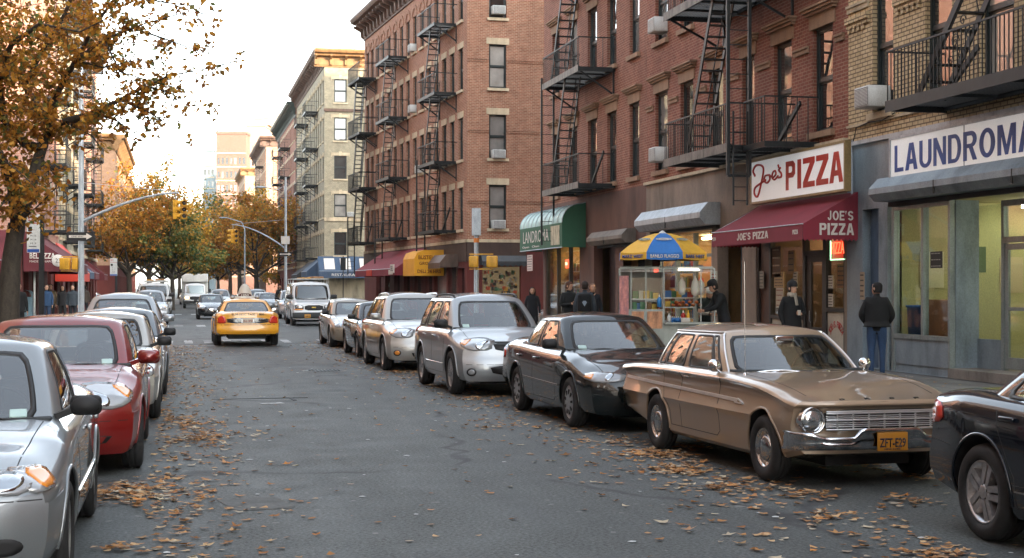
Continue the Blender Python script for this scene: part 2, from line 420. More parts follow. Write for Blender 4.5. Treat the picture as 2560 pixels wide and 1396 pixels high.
        if ring:
            kx, ky = 1-ring/((t1-t0)/2), 1-ring/((q1-q0)/2)
            def S(j, a, o): u, v = sq(2*pi*j/N); return pt(u*(1+(kx-1)*a), v*(1+(ky-1)*a), o)
            rows = [[S(j, 1, -.025) for j in range(N)], [S(j, 1, off) for j in range(N)], [S(j, 0, off) for j in range(N)], [S(j, 0, -rim) for j in range(N)]]
            mb.grid(rows, closed=True); return mb
        for r in range(1, R_+1):
            rows.append([pt(*(k*r/R_ for k in sq(2*pi*j/N)), off) for j in range(N)])
        if rim: rows.append([pt(*sq(2*pi*j/N), -rim) for j in range(N)])
        mb.grid(rows, closed=True); c = pt(0, 0, off); o = len(mb.v); mb.v.append(tuple(c))
        for j in range(N): mb.f.append([o, (j+1) % N, j]); mb.m.append(0); mb.sm.append(True)
        return mb
def dens(pts, k, closed=True):
    out = []; n = len(pts)
    for i in range(n if closed else n-1):
        a, b = V(pts[i]), V(pts[(i+1) % n])
        for j in range(k): out.append(a+(b-a)*j/k)
    if not closed: out.append(V(pts[-1]))
    return out
def hit(bvh, p, d, off):
    d = V(d).normalized(); loc, n, i, di = bvh.ray_cast(V(p)-d*3, d)
    if loc is None:
        loc, n, i, di = bvh.find_nearest(V(p))
    if n.dot(d) > 0: n = -n
    return loc+n*off
def patch(bvh, pts, d, off=.006, rings=4, k=4, mb=None, m=0, smooth_corners=True, skirt=.02):
    mb = mb or MB(); pts = [V(p) for p in pts]
    if smooth_corners:
        q = []
        n = len(pts)
        for i in range(n):
            a, b = pts[i], pts[(i+1) % n]; q += [a*.8+b*.2, a*.2+b*.8]
        pts = q
    D = dens(pts, k); c = sum(D, V((0,0,0)))/len(D); rows = []
    for r in range(1, rings+1): rows.append([hit(bvh, c+(p-c)*r/rings, d, off) for p in D])
    rows.append([hit(bvh, p, d, -skirt) for p in D])
    o = len(mb.v); n = len(D); mb.grid(rows, m=m, closed=True); mb.v.append(tuple(hit(bvh, c, d, off))); ci = len(mb.v)-1
    for j in range(n): mb.f.append([ci, o+(j+1) % n, o+j]); mb.m.append(m); mb.sm.append(True)
    return mb
def strip(bvh, pts, d, w, off=.003, k=8, mb=None, m=0, thick=.004):
    mb = mb or MB(); D = dens(pts, k, False); n = len(D); rows = []; d = V(d).normalized()
    for i, p in enumerate(D):
        t = (D[min(i+1, n-1)]-D[max(i-1, 0)]).normalized(); s = t.cross(d).normalized()*w/2
        rows.append([hit(bvh, p-s, d, -thick), hit(bvh, p-s*.8, d, off), hit(bvh, p+s*.8, d, off), hit(bvh, p+s, d, -thick)])
    return mb.grid(rows, m=m, smooth=False)
_wheels = {}
def wheel_meshes(Rt, style, wd=.2):
    k = (Rt, style, wd)
    if k in _wheels: return _wheels[k]
    rr = Rt*.655 if style != 'old' else Rt*.60; M = Mx.Rotation(R(-90), 4, 'X')      # axis to +y
    t = MB(); h = wd/2
    t.lathe([(rr, h*.75), (rr+.012, h*.98), (Rt*.83, h*1.04), (Rt-.022, h*.93), (Rt-.004, h*.72), (Rt, h*.55), (Rt, h*.30), (Rt-.006, h*.28), (Rt-.006, h*.2), (Rt, h*.18), (Rt, -h*.18), (Rt-.006, -h*.2), (Rt-.006, -h*.28), (Rt, -h*.30), (Rt, -h*.55), (Rt-.022, -h*.93), (rr, -h), (rr, h*.75)], 44, M=M)
    tm = t.mesh('tyre', RUB)
    m = MB(); S = lambda r, z: (r, z)
    m.lathe([(rr+.004, h*.80), (rr-.004, h*.86), (rr-.016, h*.82), (rr-.03, h*.35), (rr-.05, h*.1)], 40, M=M)
    m.lathe([(rr-.03, h*.05), (.02, h*.05)], 24, M=M, m=1)
    if style == 'old':
        m.lathe([(rr-.02, h*.62), (rr-.055, h*.42), (rr*.68, h*.40), (rr*.64, h*.62), (rr*.60, h*.74), (rr*.5, h*.82), (rr*.25, h*.90), (0.001, h*.93)], 40, M=M, m=0)
    elif style == 'cap':
        m.lathe([(rr-.012, h*.78), (rr-.05, h*.86), (rr*.45, h*.98), (rr*.25, h*.92), (.001, h*.95)], 40, M=M)
        for i in range(9):
            a = 2*pi*i/9; m.cb((cos(a)*rr*.62, h*.94, sin(a)*rr*.62), (rr*.30, .012, .03), 1, ry=-a)
    else:
        n = 5 if style == 'five' else 7 if style == 'seven' else 10
        hw = {5: .042, 7: .028, 10: .018}[n]
        for i in range(n):
            a = 2*pi*i/n+.3; c, s_ = cos(a), sin(a)
            for sg in ((-1, 1) if n == 5 else (0,)):
                r0, r1 = rr*.18, rr-.01; off = sg*hw*.62
                def q(r, w, y): return V((c*r-s_*w, y, s_*r+c*w))
                w0, w1 = (hw*.45, hw*.62) if n == 5 else (hw*.7, hw)
                vs = [q(r0, off-w0, h*.80), q(r1, off*1.25-w1, h*.74), q(r1, off*1.25+w1, h*.74), q(r0, off+w0, h*.80), q(r0, off-w0*1.2, h*.3), q(r1, off*1.25-w1*1.2, h*.2), q(r1, off*1.25+w1*1.2, h*.2), q(r0, off+w0*1.2, h*.3)]
                m.add(vs, [(0,1,2,3),(4,7,6,5),(0,4,5,1),(1,5,6,2),(2,6,7,3),(3,7,4,0)], 0)
        m.lathe([(rr*.27, h*.2), (rr*.26, h*.78), (rr*.18, h*.86), (.001, h*.86)], 20, M=M)
        for i in range(5):
            a = 2*pi*i/5; m.lathe([(.011, h*.7), (.011, h*.82), (.001, h*.82)], 8, M=Mx.Translation((cos(a)*rr*.21, 0, sin(a)*rr*.21)) @ M, m=1)
    me = m.mesh('rim', [ALLOY if style != 'old' else CHROMED, BLACK])
    for x in (tm, me):
        bm = bmesh.new(); bm.from_mesh(x); bmesh.ops.recalc_face_normals(bm, faces=bm.faces); bm.to_mesh(x); bm.free()
    _wheels[k] = (tm, me); return _wheels[k]
def add_wheels(root, sp, style, steer=0):
    tm, me = wheel_meshes(sp['Rw'], style, sp.get('tw', .2))
    for wx, st in ((sp['wf'], steer), (sp['wr'], 0)):
        for s in (1, -1):
            w = bpy.data.objects.new('wheel', None); COL.objects.link(w); w.parent = root
            w.location = (wx, s*(sp['W']/2-sp.get('tw', .2)/2-.02), sp['Rw']); w.rotation_euler = (0, rnd.random()*6, (0 if s > 0 else pi)+st)
            link('tyre', tm, w); link('rim', me, w)
def rbox(mb, c, d, r=.02, m=0, M=None, n=3):          # rounded box
    bm = bmesh.new(); bmesh.ops.create_cube(bm, size=1)
    for v in bm.verts: v.co = V((v.co.x*d[0], v.co.y*d[1], v.co.z*d[2]))
    bmesh.ops.bevel(bm, geom=bm.edges[:], offset=r, segments=n, affect='EDGES', profile=.5)
    T = Mx.Translation(c) if M is None else M @ Mx.Translation(c)
    mb.add([T @ v.co for v in bm.verts], [[v.index for v in f.verts] for f in bm.faces], m, True); bm.free(); return mb
def ell(mb, c, r, m=0, n=14, M=None, p=1.0):
    prof = [(max(1e-4, cos(a)), sin(a)) for a in [(-pi/2+pi*i/10) for i in range(11)]]
    T = Mx.Translation(c) @ Mx.Diagonal((*r, 1)); T = T if M is None else M @ T
    return mb.lathe(prof, n, m, T)
def plate(root, x, z, s, front=True, bg='c58a2a', fg='1d1a30', w=.31, y=0, hgt=.155, small=None):
    bgm = plain('plate_'+bg, srgb(bg), .45); fgm = plain('platefg_'+fg, srgb(fg), .5)
    d = 1 if front else -1
    mb = MB(); rbox(mb, (0,0,0), (.012, w, hgt), .005); p = mb.build('license_plate', bgm, root, Mx.Translation((x, y, z)))
    if s:
        me = textmesh(s, w*.86, hgt*.5, .002, bold=.02); me.materials.clear(); me.materials.append(fgm)
        link('plate_number', me, p, Mx.Translation((d*.0065, 0, -.008)) @ Mx.Rotation(R(90 if front else -90), 4, 'Z') @ UPR)
    if small:
        me = textmesh(small, w*.55, hgt*.1, .002, bold=.02); me.materials.clear(); me.materials.append(fgm)
        link('plate_caption', me, p, Mx.Translation((d*.0065, 0, -.062)) @ Mx.Rotation(R(90 if front else -90), 4, 'Z') @ UPR)
    return p
def mk_spec(kind, **k):
    s = dict(L=4.6, W=1.76, H=1.42, wb=2.65, fo=.93, Rw=.315, gc=.19, cowl=.75, beltz=.90, hoodz=.98, nosez=.70, trunkz=1.0, bow=.26, rbow=.16, rfx=None, ytop=.57, tail_cx=None)
    s.update(k); L = s['L']; f = L/2; s['wf'] = f-s['fo']; s['wr'] = s['wf']-s['wb']; s['xf'] = s['wf']-.05; s['xr'] = s['wr']+.05
    g = s['gc']; hz, nz, tz, bz = s['hoodz'], s['nosez'], s['trunkz'], s['beltz']; c = s['cowl']   # cowl: x of windscreen base
    if kind == 'sedan':
        tb = s.get('tb', -f+.72)                       # rear glass base
        s.setdefault('deck', [(-f, tz-.06), (-f+.12, tz), (tb, tz+.02), (tb+.5, bz+.04), (c-.3, hz+.01), (c, hz), ((c+f)/2, hz-.06+(nz-hz)*.2), (f-.35, nz+.10+(hz-nz)*.1), (f, nz)])
        s.setdefault('shoulder', [(-f, tz-.12), (-f+.5, bz+.03), (0, bz-.01), (c, bz-.03), (s['wf'], nz+.13), (f-.2, nz+.0), (f, nz-.04)])
        rf, rb = s.get('rf', c-.62), s.get('rb', tb+.62)
        s['cab'] = dict(H=s['H'], b0=c+.14, bA=(c-.04, s['W']/2-.13), bB=(s.get('bx', (c+tb)/2+.0), s['W']/2-.10), bC=(tb+.20, s['W']/2-.17), b4=tb-.08, rt0=rf+.06, rtA=(rf-.06, s['ytop']), rtB=(s.get('bx', (c+tb)/2), s['ytop']+.03), rtC=(rb+.08, s['ytop']-.02), rt4=rb-.05, bzf=bz-.02, bzr=bz+.0, rzf=s['H']-.075, rzr=s['H']-.085)
        s['sidewins'] = s.get('sidewins', [(1.16, 1.93), (2.07, 2.80)])
    if kind in ('suv', 'van'):
        s.setdefault('deck', [(-f, bz), (-f+.3, bz), (c-.3, hz), (c, hz), ((c+f)/2, hz-.05+(nz-hz)*.2), (f-.3, nz+.10), (f, nz)])
        s.setdefault('shoulder', [(-f, bz-.04), (0, bz-.02), (c, bz-.04), (s['wf'], nz+.12), (f-.2, nz), (f, nz-.04)])
        rf, rb = s.get('rf', c-.55), s.get('rb', -f+.42)
        s['cab'] = dict(H=s['H'], b0=c+.12, bA=(c-.05, s['W']/2-.12), bB=(s.get('bx', .05), s['W']/2-.09), bC=(-f+.17, s['W']/2-.13), b4=-f+.05, rt0=rf+.06, rtA=(rf-.06, s['ytop']), rtB=(s.get('bx', .05), s['ytop']+.03), rtC=(rb+.0, s['ytop']-.02), rt4=rb-.10, bzf=bz-.03, bzr=bz-.03, rzf=s['H']-.09, rzr=s['H']-.09)
        s['sidewins'] = s.get('sidewins', [(1.15, 1.93), (2.06, 2.52), (2.60, 2.90)])
    s.setdefault('plan', [(-f, .93), (-f+.6, .985), (0, 1), (s['wf'], .99), (f-.3, .95), (f, .90)])
    s.setdefault('bottom', [(-f, g+.12), (s['wr']-.3, g+.04), (s['wr']+.5, g), (s['wf']-.5, g), (s['wf']+.4, g+.02), (f, g+.02)])
    s.setdefault('nose', [(g, .06), (g+.12, .01), (.45, .0), (.56, .02), (.64, .06), (nz-.02, .13), (nz+.12, .35)])
    s.setdefault('tail', [(g, .10), (g+.15, .02), (.5, .0), (.62, .03), (tz if kind == 'sedan' else bz, .07 if kind == 'sedan' else .04)])
    s['kind'] = kind; return s
def build_car(name, label, cat, sp, pm, wheel='cap', group=None, trim=None, detail=2, steer=0, glass=None, seethru=False):
    root = empty(name, label, cat, group); gl = glass or CGLASS
    me, bvh, rows = car_body(sp, pm); link('body', me, root)
    L, W = sp['L'], sp['W']; f = L/2
    ch = MB(); ch.box((-f+.35, -W/2+.42, sp['gc']-.03), (f-.35, W/2-.42, sp['gc']+.1)); ch.box((sp['wr']-.1, -W/2+.1, sp['Rw']-.05), (sp['wr']+.1, W/2-.1, sp['Rw']+.05)); ch.box((sp['wf']-.1, -W/2+.1, sp['Rw']-.05), (sp['wf']+.1, W/2-.1, sp['Rw']+.05)); ch.build('chassis', BLACK, root)
    c = Cab(sp['cab']); q0, q1 = sp.get('q', (.10, .90)); tw = sp.get('tw_', .80)
    holes = [(-tw, tw, .07, .90, .16)]+([] if sp['kind'] == 'van' else [(4-sp.get('trw', .72), 4+sp.get('trw', .72), .14, .88, .2)])+[(a, b, q0, q1, .16 if sp.get('boxy') else .22) for a, b in sp['sidewins']]
    cm = c.mesh(pm, holes if detail > 1 else ()); ro = cm.build('roof', pm, root, fix=False)
    if detail > 1:
        hl = MB(); cc = V(((sp['cab']['rt0']+sp['cab']['rt4'])/2, 0, sp['beltz'])); hl.v = [tuple(cc+(V(p)-cc)*.972) for p in cm.v]; hl.f, hl.m, hl.sm = cm.f, cm.m, cm.sm; hl.build('headliner', plain('headliner_cloth', srgb('5a5c5c'), .9), root, fix=False)
    def panes(nm, t0, t1, sg, rc=.25, cut=None, a=q0, b=q1):
        grow = .022
        if detail > 1:
            c.pane(t0-grow, t1+grow, a-.022, b+.03, sg, .004, rc, cut=cut, ring=.050).build('window_seal', RUBT, root)
            return c.pane(t0-.01, t1+.01, a-.01, b+.01, sg, .001, rc, cut=cut, rim=0).build(nm, gl, root, fix=False)
        c.pane(t0-grow, t1+grow, a-.035, b+.035, sg, .003, rc, cut=cut).build('window_seal', RUBT, root)
        return c.pane(t0, t1, a, b, sg, .007, rc, cut=cut).build(nm, OGLASS, root)
    panes('windshield', -tw, tw, 1, .16, a=.07, b=.90)
    if sp['kind'] != 'van': panes('rear_window', 4-sp.get('trw', .72), 4+sp.get('trw', .72), 1, .2, a=.14, b=.88)
    for t0, t1 in sp['sidewins']:
        for sg in (1, -1): panes('side_window', t0, t1, sg, .16 if sp.get('boxy') else .22)
    add_wheels(root, sp, wheel, steer)
    if detail > 1: interior(root, sp)
    # arch lips, seams
    se = MB(); lip = MB(); ra = sp['Rw']+sp.get('gap', .055)
    for sg in (1, -1):
        d = (0, -sg, 0)
        for wx in (sp['wf'], sp['wr']):
            pts = [hit(bvh, (wx+(ra+.008)*cos(a), sg*W, sp['Rw']+.01+(ra+.008)*sin(a)), d, .0) for a in [R(-8+196*i/24) for i in range(25)]]
            pts = [p for p in pts if p.z > sp['gc']+.02]
            mb_ = MB(); mb_.tube(pts, .013, 6); mb_.build('arch_lip', sp.get('lipmat', pm), root)
        if detail > 1:
            bx = sp['cab']['bB'][0]; Ax = sp['cab']['bA'][0]; g = sp['gc']; bz = sp['beltz']
            se_x1 = max(Ax-.02, 0); lo = g+.10
            wfb = sp['wf']-ra-.08
            strip(bvh, [(Ax-.02, sg*W, bz-.06), (min(Ax, wfb)-.0, sg*W, bz-.35), (min(Ax, wfb)-.0, sg*W, lo+.05), (min(Ax, wfb)-.08, sg*W, lo)], d, .008, .0015, 6, se)
            strip(bvh, [(bx, sg*W, bz-.04), (bx, sg*W, lo)], d, .008, .0015, 8, se)
            re = sp['wr']+ra+.06
            strip(bvh, [(re-.25, sg*W, bz-.04), (re-.22, sg*W, sp['Rw']*2+.12), (re, sg*W, sp['Rw']+.15), (re, sg*W, lo)], d, .008, .0015, 6, se)
            strip(bvh, [(min(Ax, wfb)-.08, sg*W, lo), (re, sg*W, lo)], d, .007, .0015, 10, se)
    if sp['kind'] != 'van' or True:
        # bonnet seam
        hs = sp.get('hoodseam', .72)*W/2
        if detail > 1:
            for sg in (1, -1): strip(bvh, [(sp['cowl']+.1, sg*hs*1.04, 2), (f-.30, sg*hs*.93, 2)], (0,0,-1), .008, .0015, 10, se)
    if se.v: se.build('panel_seam', BLACK, root)
    return root, bvh, c
OGLASS = glassmat('car_glass')
def interior(root, sp):
    bz = sp['beltz']; cb = sp['cab']; H = sp['H']; xb = cb['bB'][0]; st = plain('seat_cloth', srgb('3d4347'), .9); w = cb['rtA'][1]
    for y in (-.36, .36):
        m = MB(); rbox(m, (xb-.02, y, bz+.02), (.14, .46, .36), .05); rbox(m, (xb-.05, y, min(H-.14, bz+.29)), (.09, .24, .15), .035); m.build('front_seat', st, root)
    m = MB(); rbox(m, (cb['bC'][0]+.42, 0, bz+.0), (.16, 1.1, .26), .06)
    for y in (-.3, .3): rbox(m, (cb['bC'][0]+.38, y, bz+.16), (.08, .22, .12), .03)
    m.build('rear_seat', st, root)
    m = MB(); rbox(m, (cb['b0']-.30, 0, bz+.005), (.42, 2*w+.25, .05), .02); m.build('dashboard', plain('dash_vinyl', srgb('24282a'), .7), root)
    m = MB(); T = Mx.Translation((cb['b0']-.58, .34, bz+.04)) @ Mx.Rotation(R(-62), 4, 'Y'); m.tube([T @ V((.18*cos(t*pi/10), .18*sin(t*pi/10), 0)) for t in range(21)], .013, 6, cap=False); m.bar(T @ V((-.17,0,0)), T @ V((.17,0,0)), .03, .012); m.build('steering_wheel', BLACK, root)
RUBT = plain('window_rubber', (.012,.012,.013), .55)
def mirror(root, c, sp, mt, s=1.0, arm=True, dz=.0, glass=True):
    for sg in (1, -1):
        bA = sp['cab']['bA']; mb = MB(); x, y, z = bA[0]-.10, sg*(sp['W']/2+.025), sp['beltz']+.09+dz
        rbox(mb, (0, 0, 0), (.10*s, .20*s, .13*s), .04*s, n=4); ell(mb, (.03*s, 0, 0), (.07*s, .098*s, .062*s))
        mb.bar((0, -sg*.08, -.03), (.03, -sg*.19, -.07), .05, .04)
        m = mb.build('wing_mirror', mt, root, Mx.Translation((x, y, z)))
        if glass:
            g = MB(); rbox(g, (-.052*s, 0, 0), (.006, .165*s, .10*s), .002); g.build('mirror_glass', CHROME, m)
def handles(root, bvh, sp, mt, xs, z, lock=False):
    for sg in (1, -1):
        for x in xs:
            p = hit(bvh, (x, sg*3, z), (0, -sg, 0), .018); mb = MB(); rbox(mb, (0,0,0), (.17, .028, .032), .01); mb.build('door_handle', mt, root, Mx.Translation(p))
def wipers(root, c, sp, mt, n=2):
    for sg in (1, -1):
        p0 = c.P(.05 if sg > 0 else .45, .02); y0 = .02 if sg > 0 else -.5
        def S(t, q):
            g = 1 if t >= 0 else -1
            p = c.P(abs(t), q); return V((p.x+.02, p.y*g, p.z+.012))
        t0, t1 = (.75, .06) if sg > 0 else (.0, -.66)
        mb = MB(); mb.tube([S(t0+(t1-t0)*i/6, .035+.05*sin(pi*i/6)) for i in range(7)], .008, 5)
        mb.tube([S(t0+(t1-t0)*.9, -.02), S(t0+(t1-t0)*.5, .075)], .009, 5); mb.build('wiper', mt, root)
def lights(root, bvh, f, pts, d, mat, name='headlight', off=.012, seal=True, inner=None, rings=4):
    for sg in (1, -1):
        P = [(x, y*sg, z) for x, y, z in pts]; D = (d[0], d[1]*sg, d[2])
        o = patch(bvh, P, D, off, rings, 4).build(name, mat, root)
        if inner:
            for (ip, im, nm) in inner:
                P = [(x, y*sg, z) for x, y, z in ip]
                patch(bvh, P, D, off+.004, 3, 4).build(nm, im, o)
def blob(cx, cy, cz, ry, rz, n=12, p=2.0):
    return [(cx, cy+ry*math.copysign(abs(cos(2*pi*i/n))**(2/p), cos(2*pi*i/n)), cz+rz*math.copysign(abs(sin(2*pi*i/n))**(2/p), sin(2*pi*i/n))) for i in range(n)]
# ------------------------------------------------------------------ paints
P_SIL = paint('silver_paint', srgb('9a9ea1'), .5, .35); P_SIL2 = paint('silver_paint_warm', srgb('a8a6a1'), .45, .35)
P_RED = paint('dark_red_paint', srgb('74120f'), .2, .3, .06); P_GOLD = paint('gold_beige_paint', srgb('a18b74'), .3, .36, .15)
P_GRN = paint('dark_green_black_paint', srgb('0c1416'), .0, .25, .02, .1); P_BLU = paint('dark_blue_paint', srgb('0a111c'), .0, .25, .02, .1)
P_TAXI = paint('taxi_yellow_paint', srgb('dd9a1c'), .0, .35, .1); P_WHT = paint('white_paint', srgb('c6c8c8'), .0, .4, .2)
P_GRY = paint('grey_paint', srgb('5a6064'), .4, .35); P_BRZ = paint('champagne_paint', srgb('8d8375'), .5, .35); P_DK = paint('charcoal_paint', srgb('1a1d1f'), .0, .25, .05, .2)
BUMP = dirty('grey_bumper_plastic', srgb('2b2d2e'), .6, .2, 6)
DKLENS = plain('dark_lens', (.05,.05,.05), .06, .3, coat=1.0)
CHREF = plain('lamp_reflector', (.42,.44,.46), .12, 1.0, coat=1.0)
STICK = plain('inspection_sticker', srgb('a9c3c0'), .5)
SEAT = plain('grey_seat_cloth', srgb('4b4f52'), .9)
def modern_front(root, bvh, sp, lampx=.62, lampz=.66, lw=.20, lh=.085, grille=(.38, .60, .68), lower=(.5, .30, .40), amber=True, fog=False, gmat=None, gbars=3, slant=.03, corner=.30, platec='c58a2a', ptext='CKR-4180'):
    f = sp['L']/2; W2 = sp['W']/2
    # wraparound lamps: from the inner edge near the grille round to the wing
    P = [(f-.05, lampx-lw, lampz-lh*.8), (f-.12, lampx+lw*.6, lampz-lh), (f-corner-.05, W2-.03, lampz-lh*.35+slant), (f-corner-.02, W2-.03, lampz+lh*.6+slant), (f-.22, lampx+lw*.4, lampz+lh+slant), (f-.08, lampx-lw, lampz+lh*.6)]
    D = (-.72, -.69, -.05)
    inner = [(blob(f-.1, lampx+.0, lampz+.005, lh*.85, lh*.8), CHREF, 'reflector')]
    if amber: inner.append(([(f-corner*.55, W2-.09, lampz-lh*.45+slant*.5), (f-corner+.0, W2-.02, lampz-lh*.2+slant), (f-corner+.03, W2-.02, lampz+lh*.45+slant), (f-corner*.6, W2-.08, lampz+lh*.6+slant)], AMB, 'turn_signal'))
    lights(root, bvh, f, P, D, CLRL, inner=inner)
    gy, g0, g1 = grille
    gr = patch(bvh, [(f, -gy, g1), (f, gy, g1), (f, gy*.86, g0), (f, -gy*.86, g0)], (-1, 0, 0), .006, 3, 5).build('grille', BLACK, root)
    b = MB()
    for i in range(gbars):
        z = g0+(g1-g0)*(i+.5)/gbars; strip(bvh, [(f+.5, -gy*.84, z), (f+.5, gy*.84, z)], (-1, 0, 0), .014, .014, 10, b)
    strip(bvh, [(f+.5, -gy*.98, g1+.006), (f+.5, gy*.98, g1+.006)], (-1, 0, 0), .014, .014, 10, b)
    b.build('grille_bar', gmat or CHROMED, gr)
    ly, l0, l1 = lower
    patch(bvh, [(f, -ly, l1), (f, ly, l1), (f, ly*.85, l0), (f, -ly*.85, l0)], (-1, 0, 0), .005, 2, 5).build('lower_intake', BLACK, root)
    strip(bvh, [(f+.5, -W2+.14, .52), (f+.5, W2-.14, .52)], (-1, 0, 0), .008, .001, 18).build('bumper_seam', BLACK, root)
    if fog:
        for sg in (1, -1):
            o = patch(bvh, blob(f, sg*(W2-.22), .40, .075, .065), (-1, 0, 0), .004, 2, 2).build('fog_lamp_recess', BLACK, root)
            patch(bvh, blob(f, sg*(W2-.22), .40, .05, .045), (-1, 0, 0), .012, 2, 2).build('fog_lamp', AMB if fog == 2 else CLRL, o)
    if ptext: 
        x = hit(bvh, (f+1, 0, .43), (-1, 0, 0), .012).x; plate(root, x, .43, ptext, True, platec)
def tail(root, bvh, sp, ty=.62, z=.78, w=.16, h=.09, pl=True):
    f = -sp['L']/2; W2 = sp['W']/2
    P = [(f+.05, ty-w, z-h), (f+.1, ty+w*.7, z-h), (f+.36, W2-.02, z-h*.5), (f+.30, W2-.02, z+h*.8), (f+.1, ty+w*.6, z+h), (f+.05, ty-w, z+h*.8)]
    lights(root, bvh, f, P, (.72, -.69, 0), REDL, 'tail_light')
    if pl: x = hit(bvh, (f-1, 0, .62), (1, 0, 0), .012).x; plate(root, x, .70, 'EDK-7731', False)
def sticker(root, c, sgn=-1):
    mb = c.pane(.60, .74, .10, .19, sgn, .012, .1); mb.build('window_sticker', STICK, root)
def side_strip(root, bvh, sp, z0, z1, mt, w=.03, x0=None, x1=None, name='side_moulding'):
    ra = sp['Rw']+.1; a = sp['wf']-ra-.03 if x1 is None else x1; b = sp['wr']+ra+.03 if x0 is None else x0
    for sg in (1, -1): strip(bvh, [(b, sg*3, z0), (a, sg*3, z1)], (0, -sg, 0), w, .012, 14).build(name, mt, root)
BRIGHT = plain('bright_trim', (.78,.79,.80), .28, .9)
# ------------------------------------------------------------------ the 1960s saloon
def falcon():
    f = 2.4; W = 1.66
    sp = mk_spec('sedan', L=4.8, W=W, H=1.385, wb=2.75, fo=.80, Rw=.30, gc=.21, cowl=.66, beltz=.925, hoodz=.945, nosez=.77, trunkz=.905, ring=ring_falcon, bow=.16, bowp=6, rbow=.10, gap=.045, tb=-1.62, rf=.22, rb=-1.12, ytop=.56, bx=-.42, hoodseam=.80,
        deck=[(-f, .885), (-f+.3, .905), (-1.7, .925), (-1, .94), (.66, .945), (1.2, .915), (1.8, .86), (2.25, .79), (f, .765)],
        shoulder=[(-f, .865), (-1.8, .905), (-.6, .925), (.6, .925), (1.3, .90), (1.9, .845), (2.25, .785), (f, .765)],
        plan=[(-f, .95), (-1.6, .985), (0, 1), (1.6, 1.0), (2.2, .985), (f, .965)],
        bottom=[(-f, .34), (-2.0, .29), (-1.2, .20), (1.2, .20), (1.9, .23), (f, .31)],
        nose=[(.3, .10), (.45, .10), (.50, .10), (.70, .07), (.735, .02), (.77, .04), (.80, .10)],
        tail=[(.3, .20), (.45, .10), (.58, .05), (.75, .06), (.84, .01), (.9, .02)], tw=.17, sharp=24, boxy=True,
        sidewins=[(1.08, 1.24), (1.27, 1.94), (2.08, 2.66), (2.69, 2.86)])
    sp['cab'].update(b0=.80, bA=(.58, .725), bB=(-.44, .735), bC=(-1.50, .68), b4=-1.74, rt0=.22, rtA=(.08, .56), rtB=(-.46, .58), rtC=(-1.20, .545), rt4=-1.35, rzf=1.30, rzr=1.29, bzf=.905, bzr=.90); sp['tw_'] = .86; sp['q'] = (.09, .90); sp['trw'] = .85
    root, bvh, c = build_car('parked_car', 'beige-gold vintage sedan with round headlights and chrome side spear at the kerb', 'car', sp, P_GOLD, 'old', 'cars parked along the right kerb', glass=CGLASS, steer=0)
    b0 = [o for o in root.children if o.name.startswith('body')][0]
    # grille recess between lamps
    g = patch(bvh, [(f, -.62, .695), (f, .62, .695), (f, .62, .51), (f, -.62, .51)], (-1, 0, 0), .004, 4, 6).build('grille', BLACK, root)
    b = MB(); X = lambda y: f-.075-.16*(abs(y)/(W/2))**6+.02
    for i, z in enumerate([.525, .549, .566, .583, .607, .624, .641, .665, .68]):
        th = .017 if i in (0, 4, 7, 8) else .009
        pts = [(X(y)+(.018 if th > .01 else .006), y, z) for y in [(-.55+1.10*k/12) for k in range(13)]]; b.tube(pts, th/2+.001, 6)
    for k in range(7):
        y = -.45+.90*k/6; b.bar((X(y)+.014, y, .523), (X(y)+.014, y, .682), .012, .012)
    b.build('grille_bar', BRIGHT, g)
    for sg in (1, -1):
        bz = MB(); M = Mx.Translation((X(.66)-.01, sg*.665, .605)) @ Mx.Rotation(R(90), 4, 'Y')
        bz.lathe([(.118, -.05), (.120, .03), (.112, .045), (.100, .03), (.092, .012)], 36, M=M); hb = bz.build('headlight', CHROME, root)
        ln = MB(); ln.lathe([(.093, .014), (.08, .026), (.05, .036), (.02, .041), (.001, .042)], 28, M=M); ln.build('lens', HLENS, hb)
        pk = MB(); rbox(pk, (X(.45)+.004, sg*.495, .624), (.02, .085, .04), .008); pk.build('parking_lamp', CLRL, root)
    # chrome bumper with raised middle
    path = []
    for i in range(61):
        u = -1+2*i/60; s_ = abs(u)
        if s_ < .82: y = u/.82*(W/2-.06); x = f+.07-.10*(abs(y)/(W/2))**3
        else:
            t = (s_-.82)/.18; a = t*pi/2; y = math.copysign(W/2-.06+.075*sin(min(1, t*1.5)*pi/2), u); x = f+.07-.10*.8-.27*t**1.3
        path.append((x, y))
    rows = []
    for x, y in path:
        k = max(0, min(1, (.36-abs(y))/.10)); k = k*k*(3-2*k); e = max(0, min(1, (abs(y)-.60)/.12)); top = .47+.075*k+.04*e
        rows.append([V((x-.03, y, top-.012)), V((x, y, top)), V((x+.012, y, top-.004)), V((x+.018, y, top-.035)), V((x-.005, y, top-.05)), V((x+.0, y, .42+.02*k)), V((x-.005, y, .385)), V((x-.03, y, .358)), V((x-.07, y, .35))])
    bm_ = MB(); bm_.grid(rows); bp = bm_.build('front_bumper', CHROMED, root)
    plate(root, f+.095, .425, 'ZFT-E29', True, 'a9701c', small='NEW YORK', w=.29, hgt=.16)
    rb = MB(); rows = []
    for i in range(31):
        u = -1+2*i/30; y = u*(W/2+.02); x = -f-.05+.38*abs(u)**7
        rows.append([V((x+.05, y, .56)), V((x, y, .56)), V((x-.012, y, .50)), V((x, y, .42)), V((x+.05, y, .40))])
    rb.grid(rows).build('rear_bumper', CHROMED, root)
    # side spear, emblem letters, handles, mirror, aerial, drip rail
    sm = MB()
    for sg in (1, -1):
        strip(bvh, [(-f+.06, sg*3, .735), (1.05, sg*3, .69)], (0, -sg, 0), .036, .014, 24, sm); strip(bvh, [(1.03, sg*3, .705), (1.17, sg*3, .665), (.98, sg*3, .668)], (0, -sg, 0), .013, .016, 6, sm)
    sm.build('chrome_side_spear', BRIGHT, root)
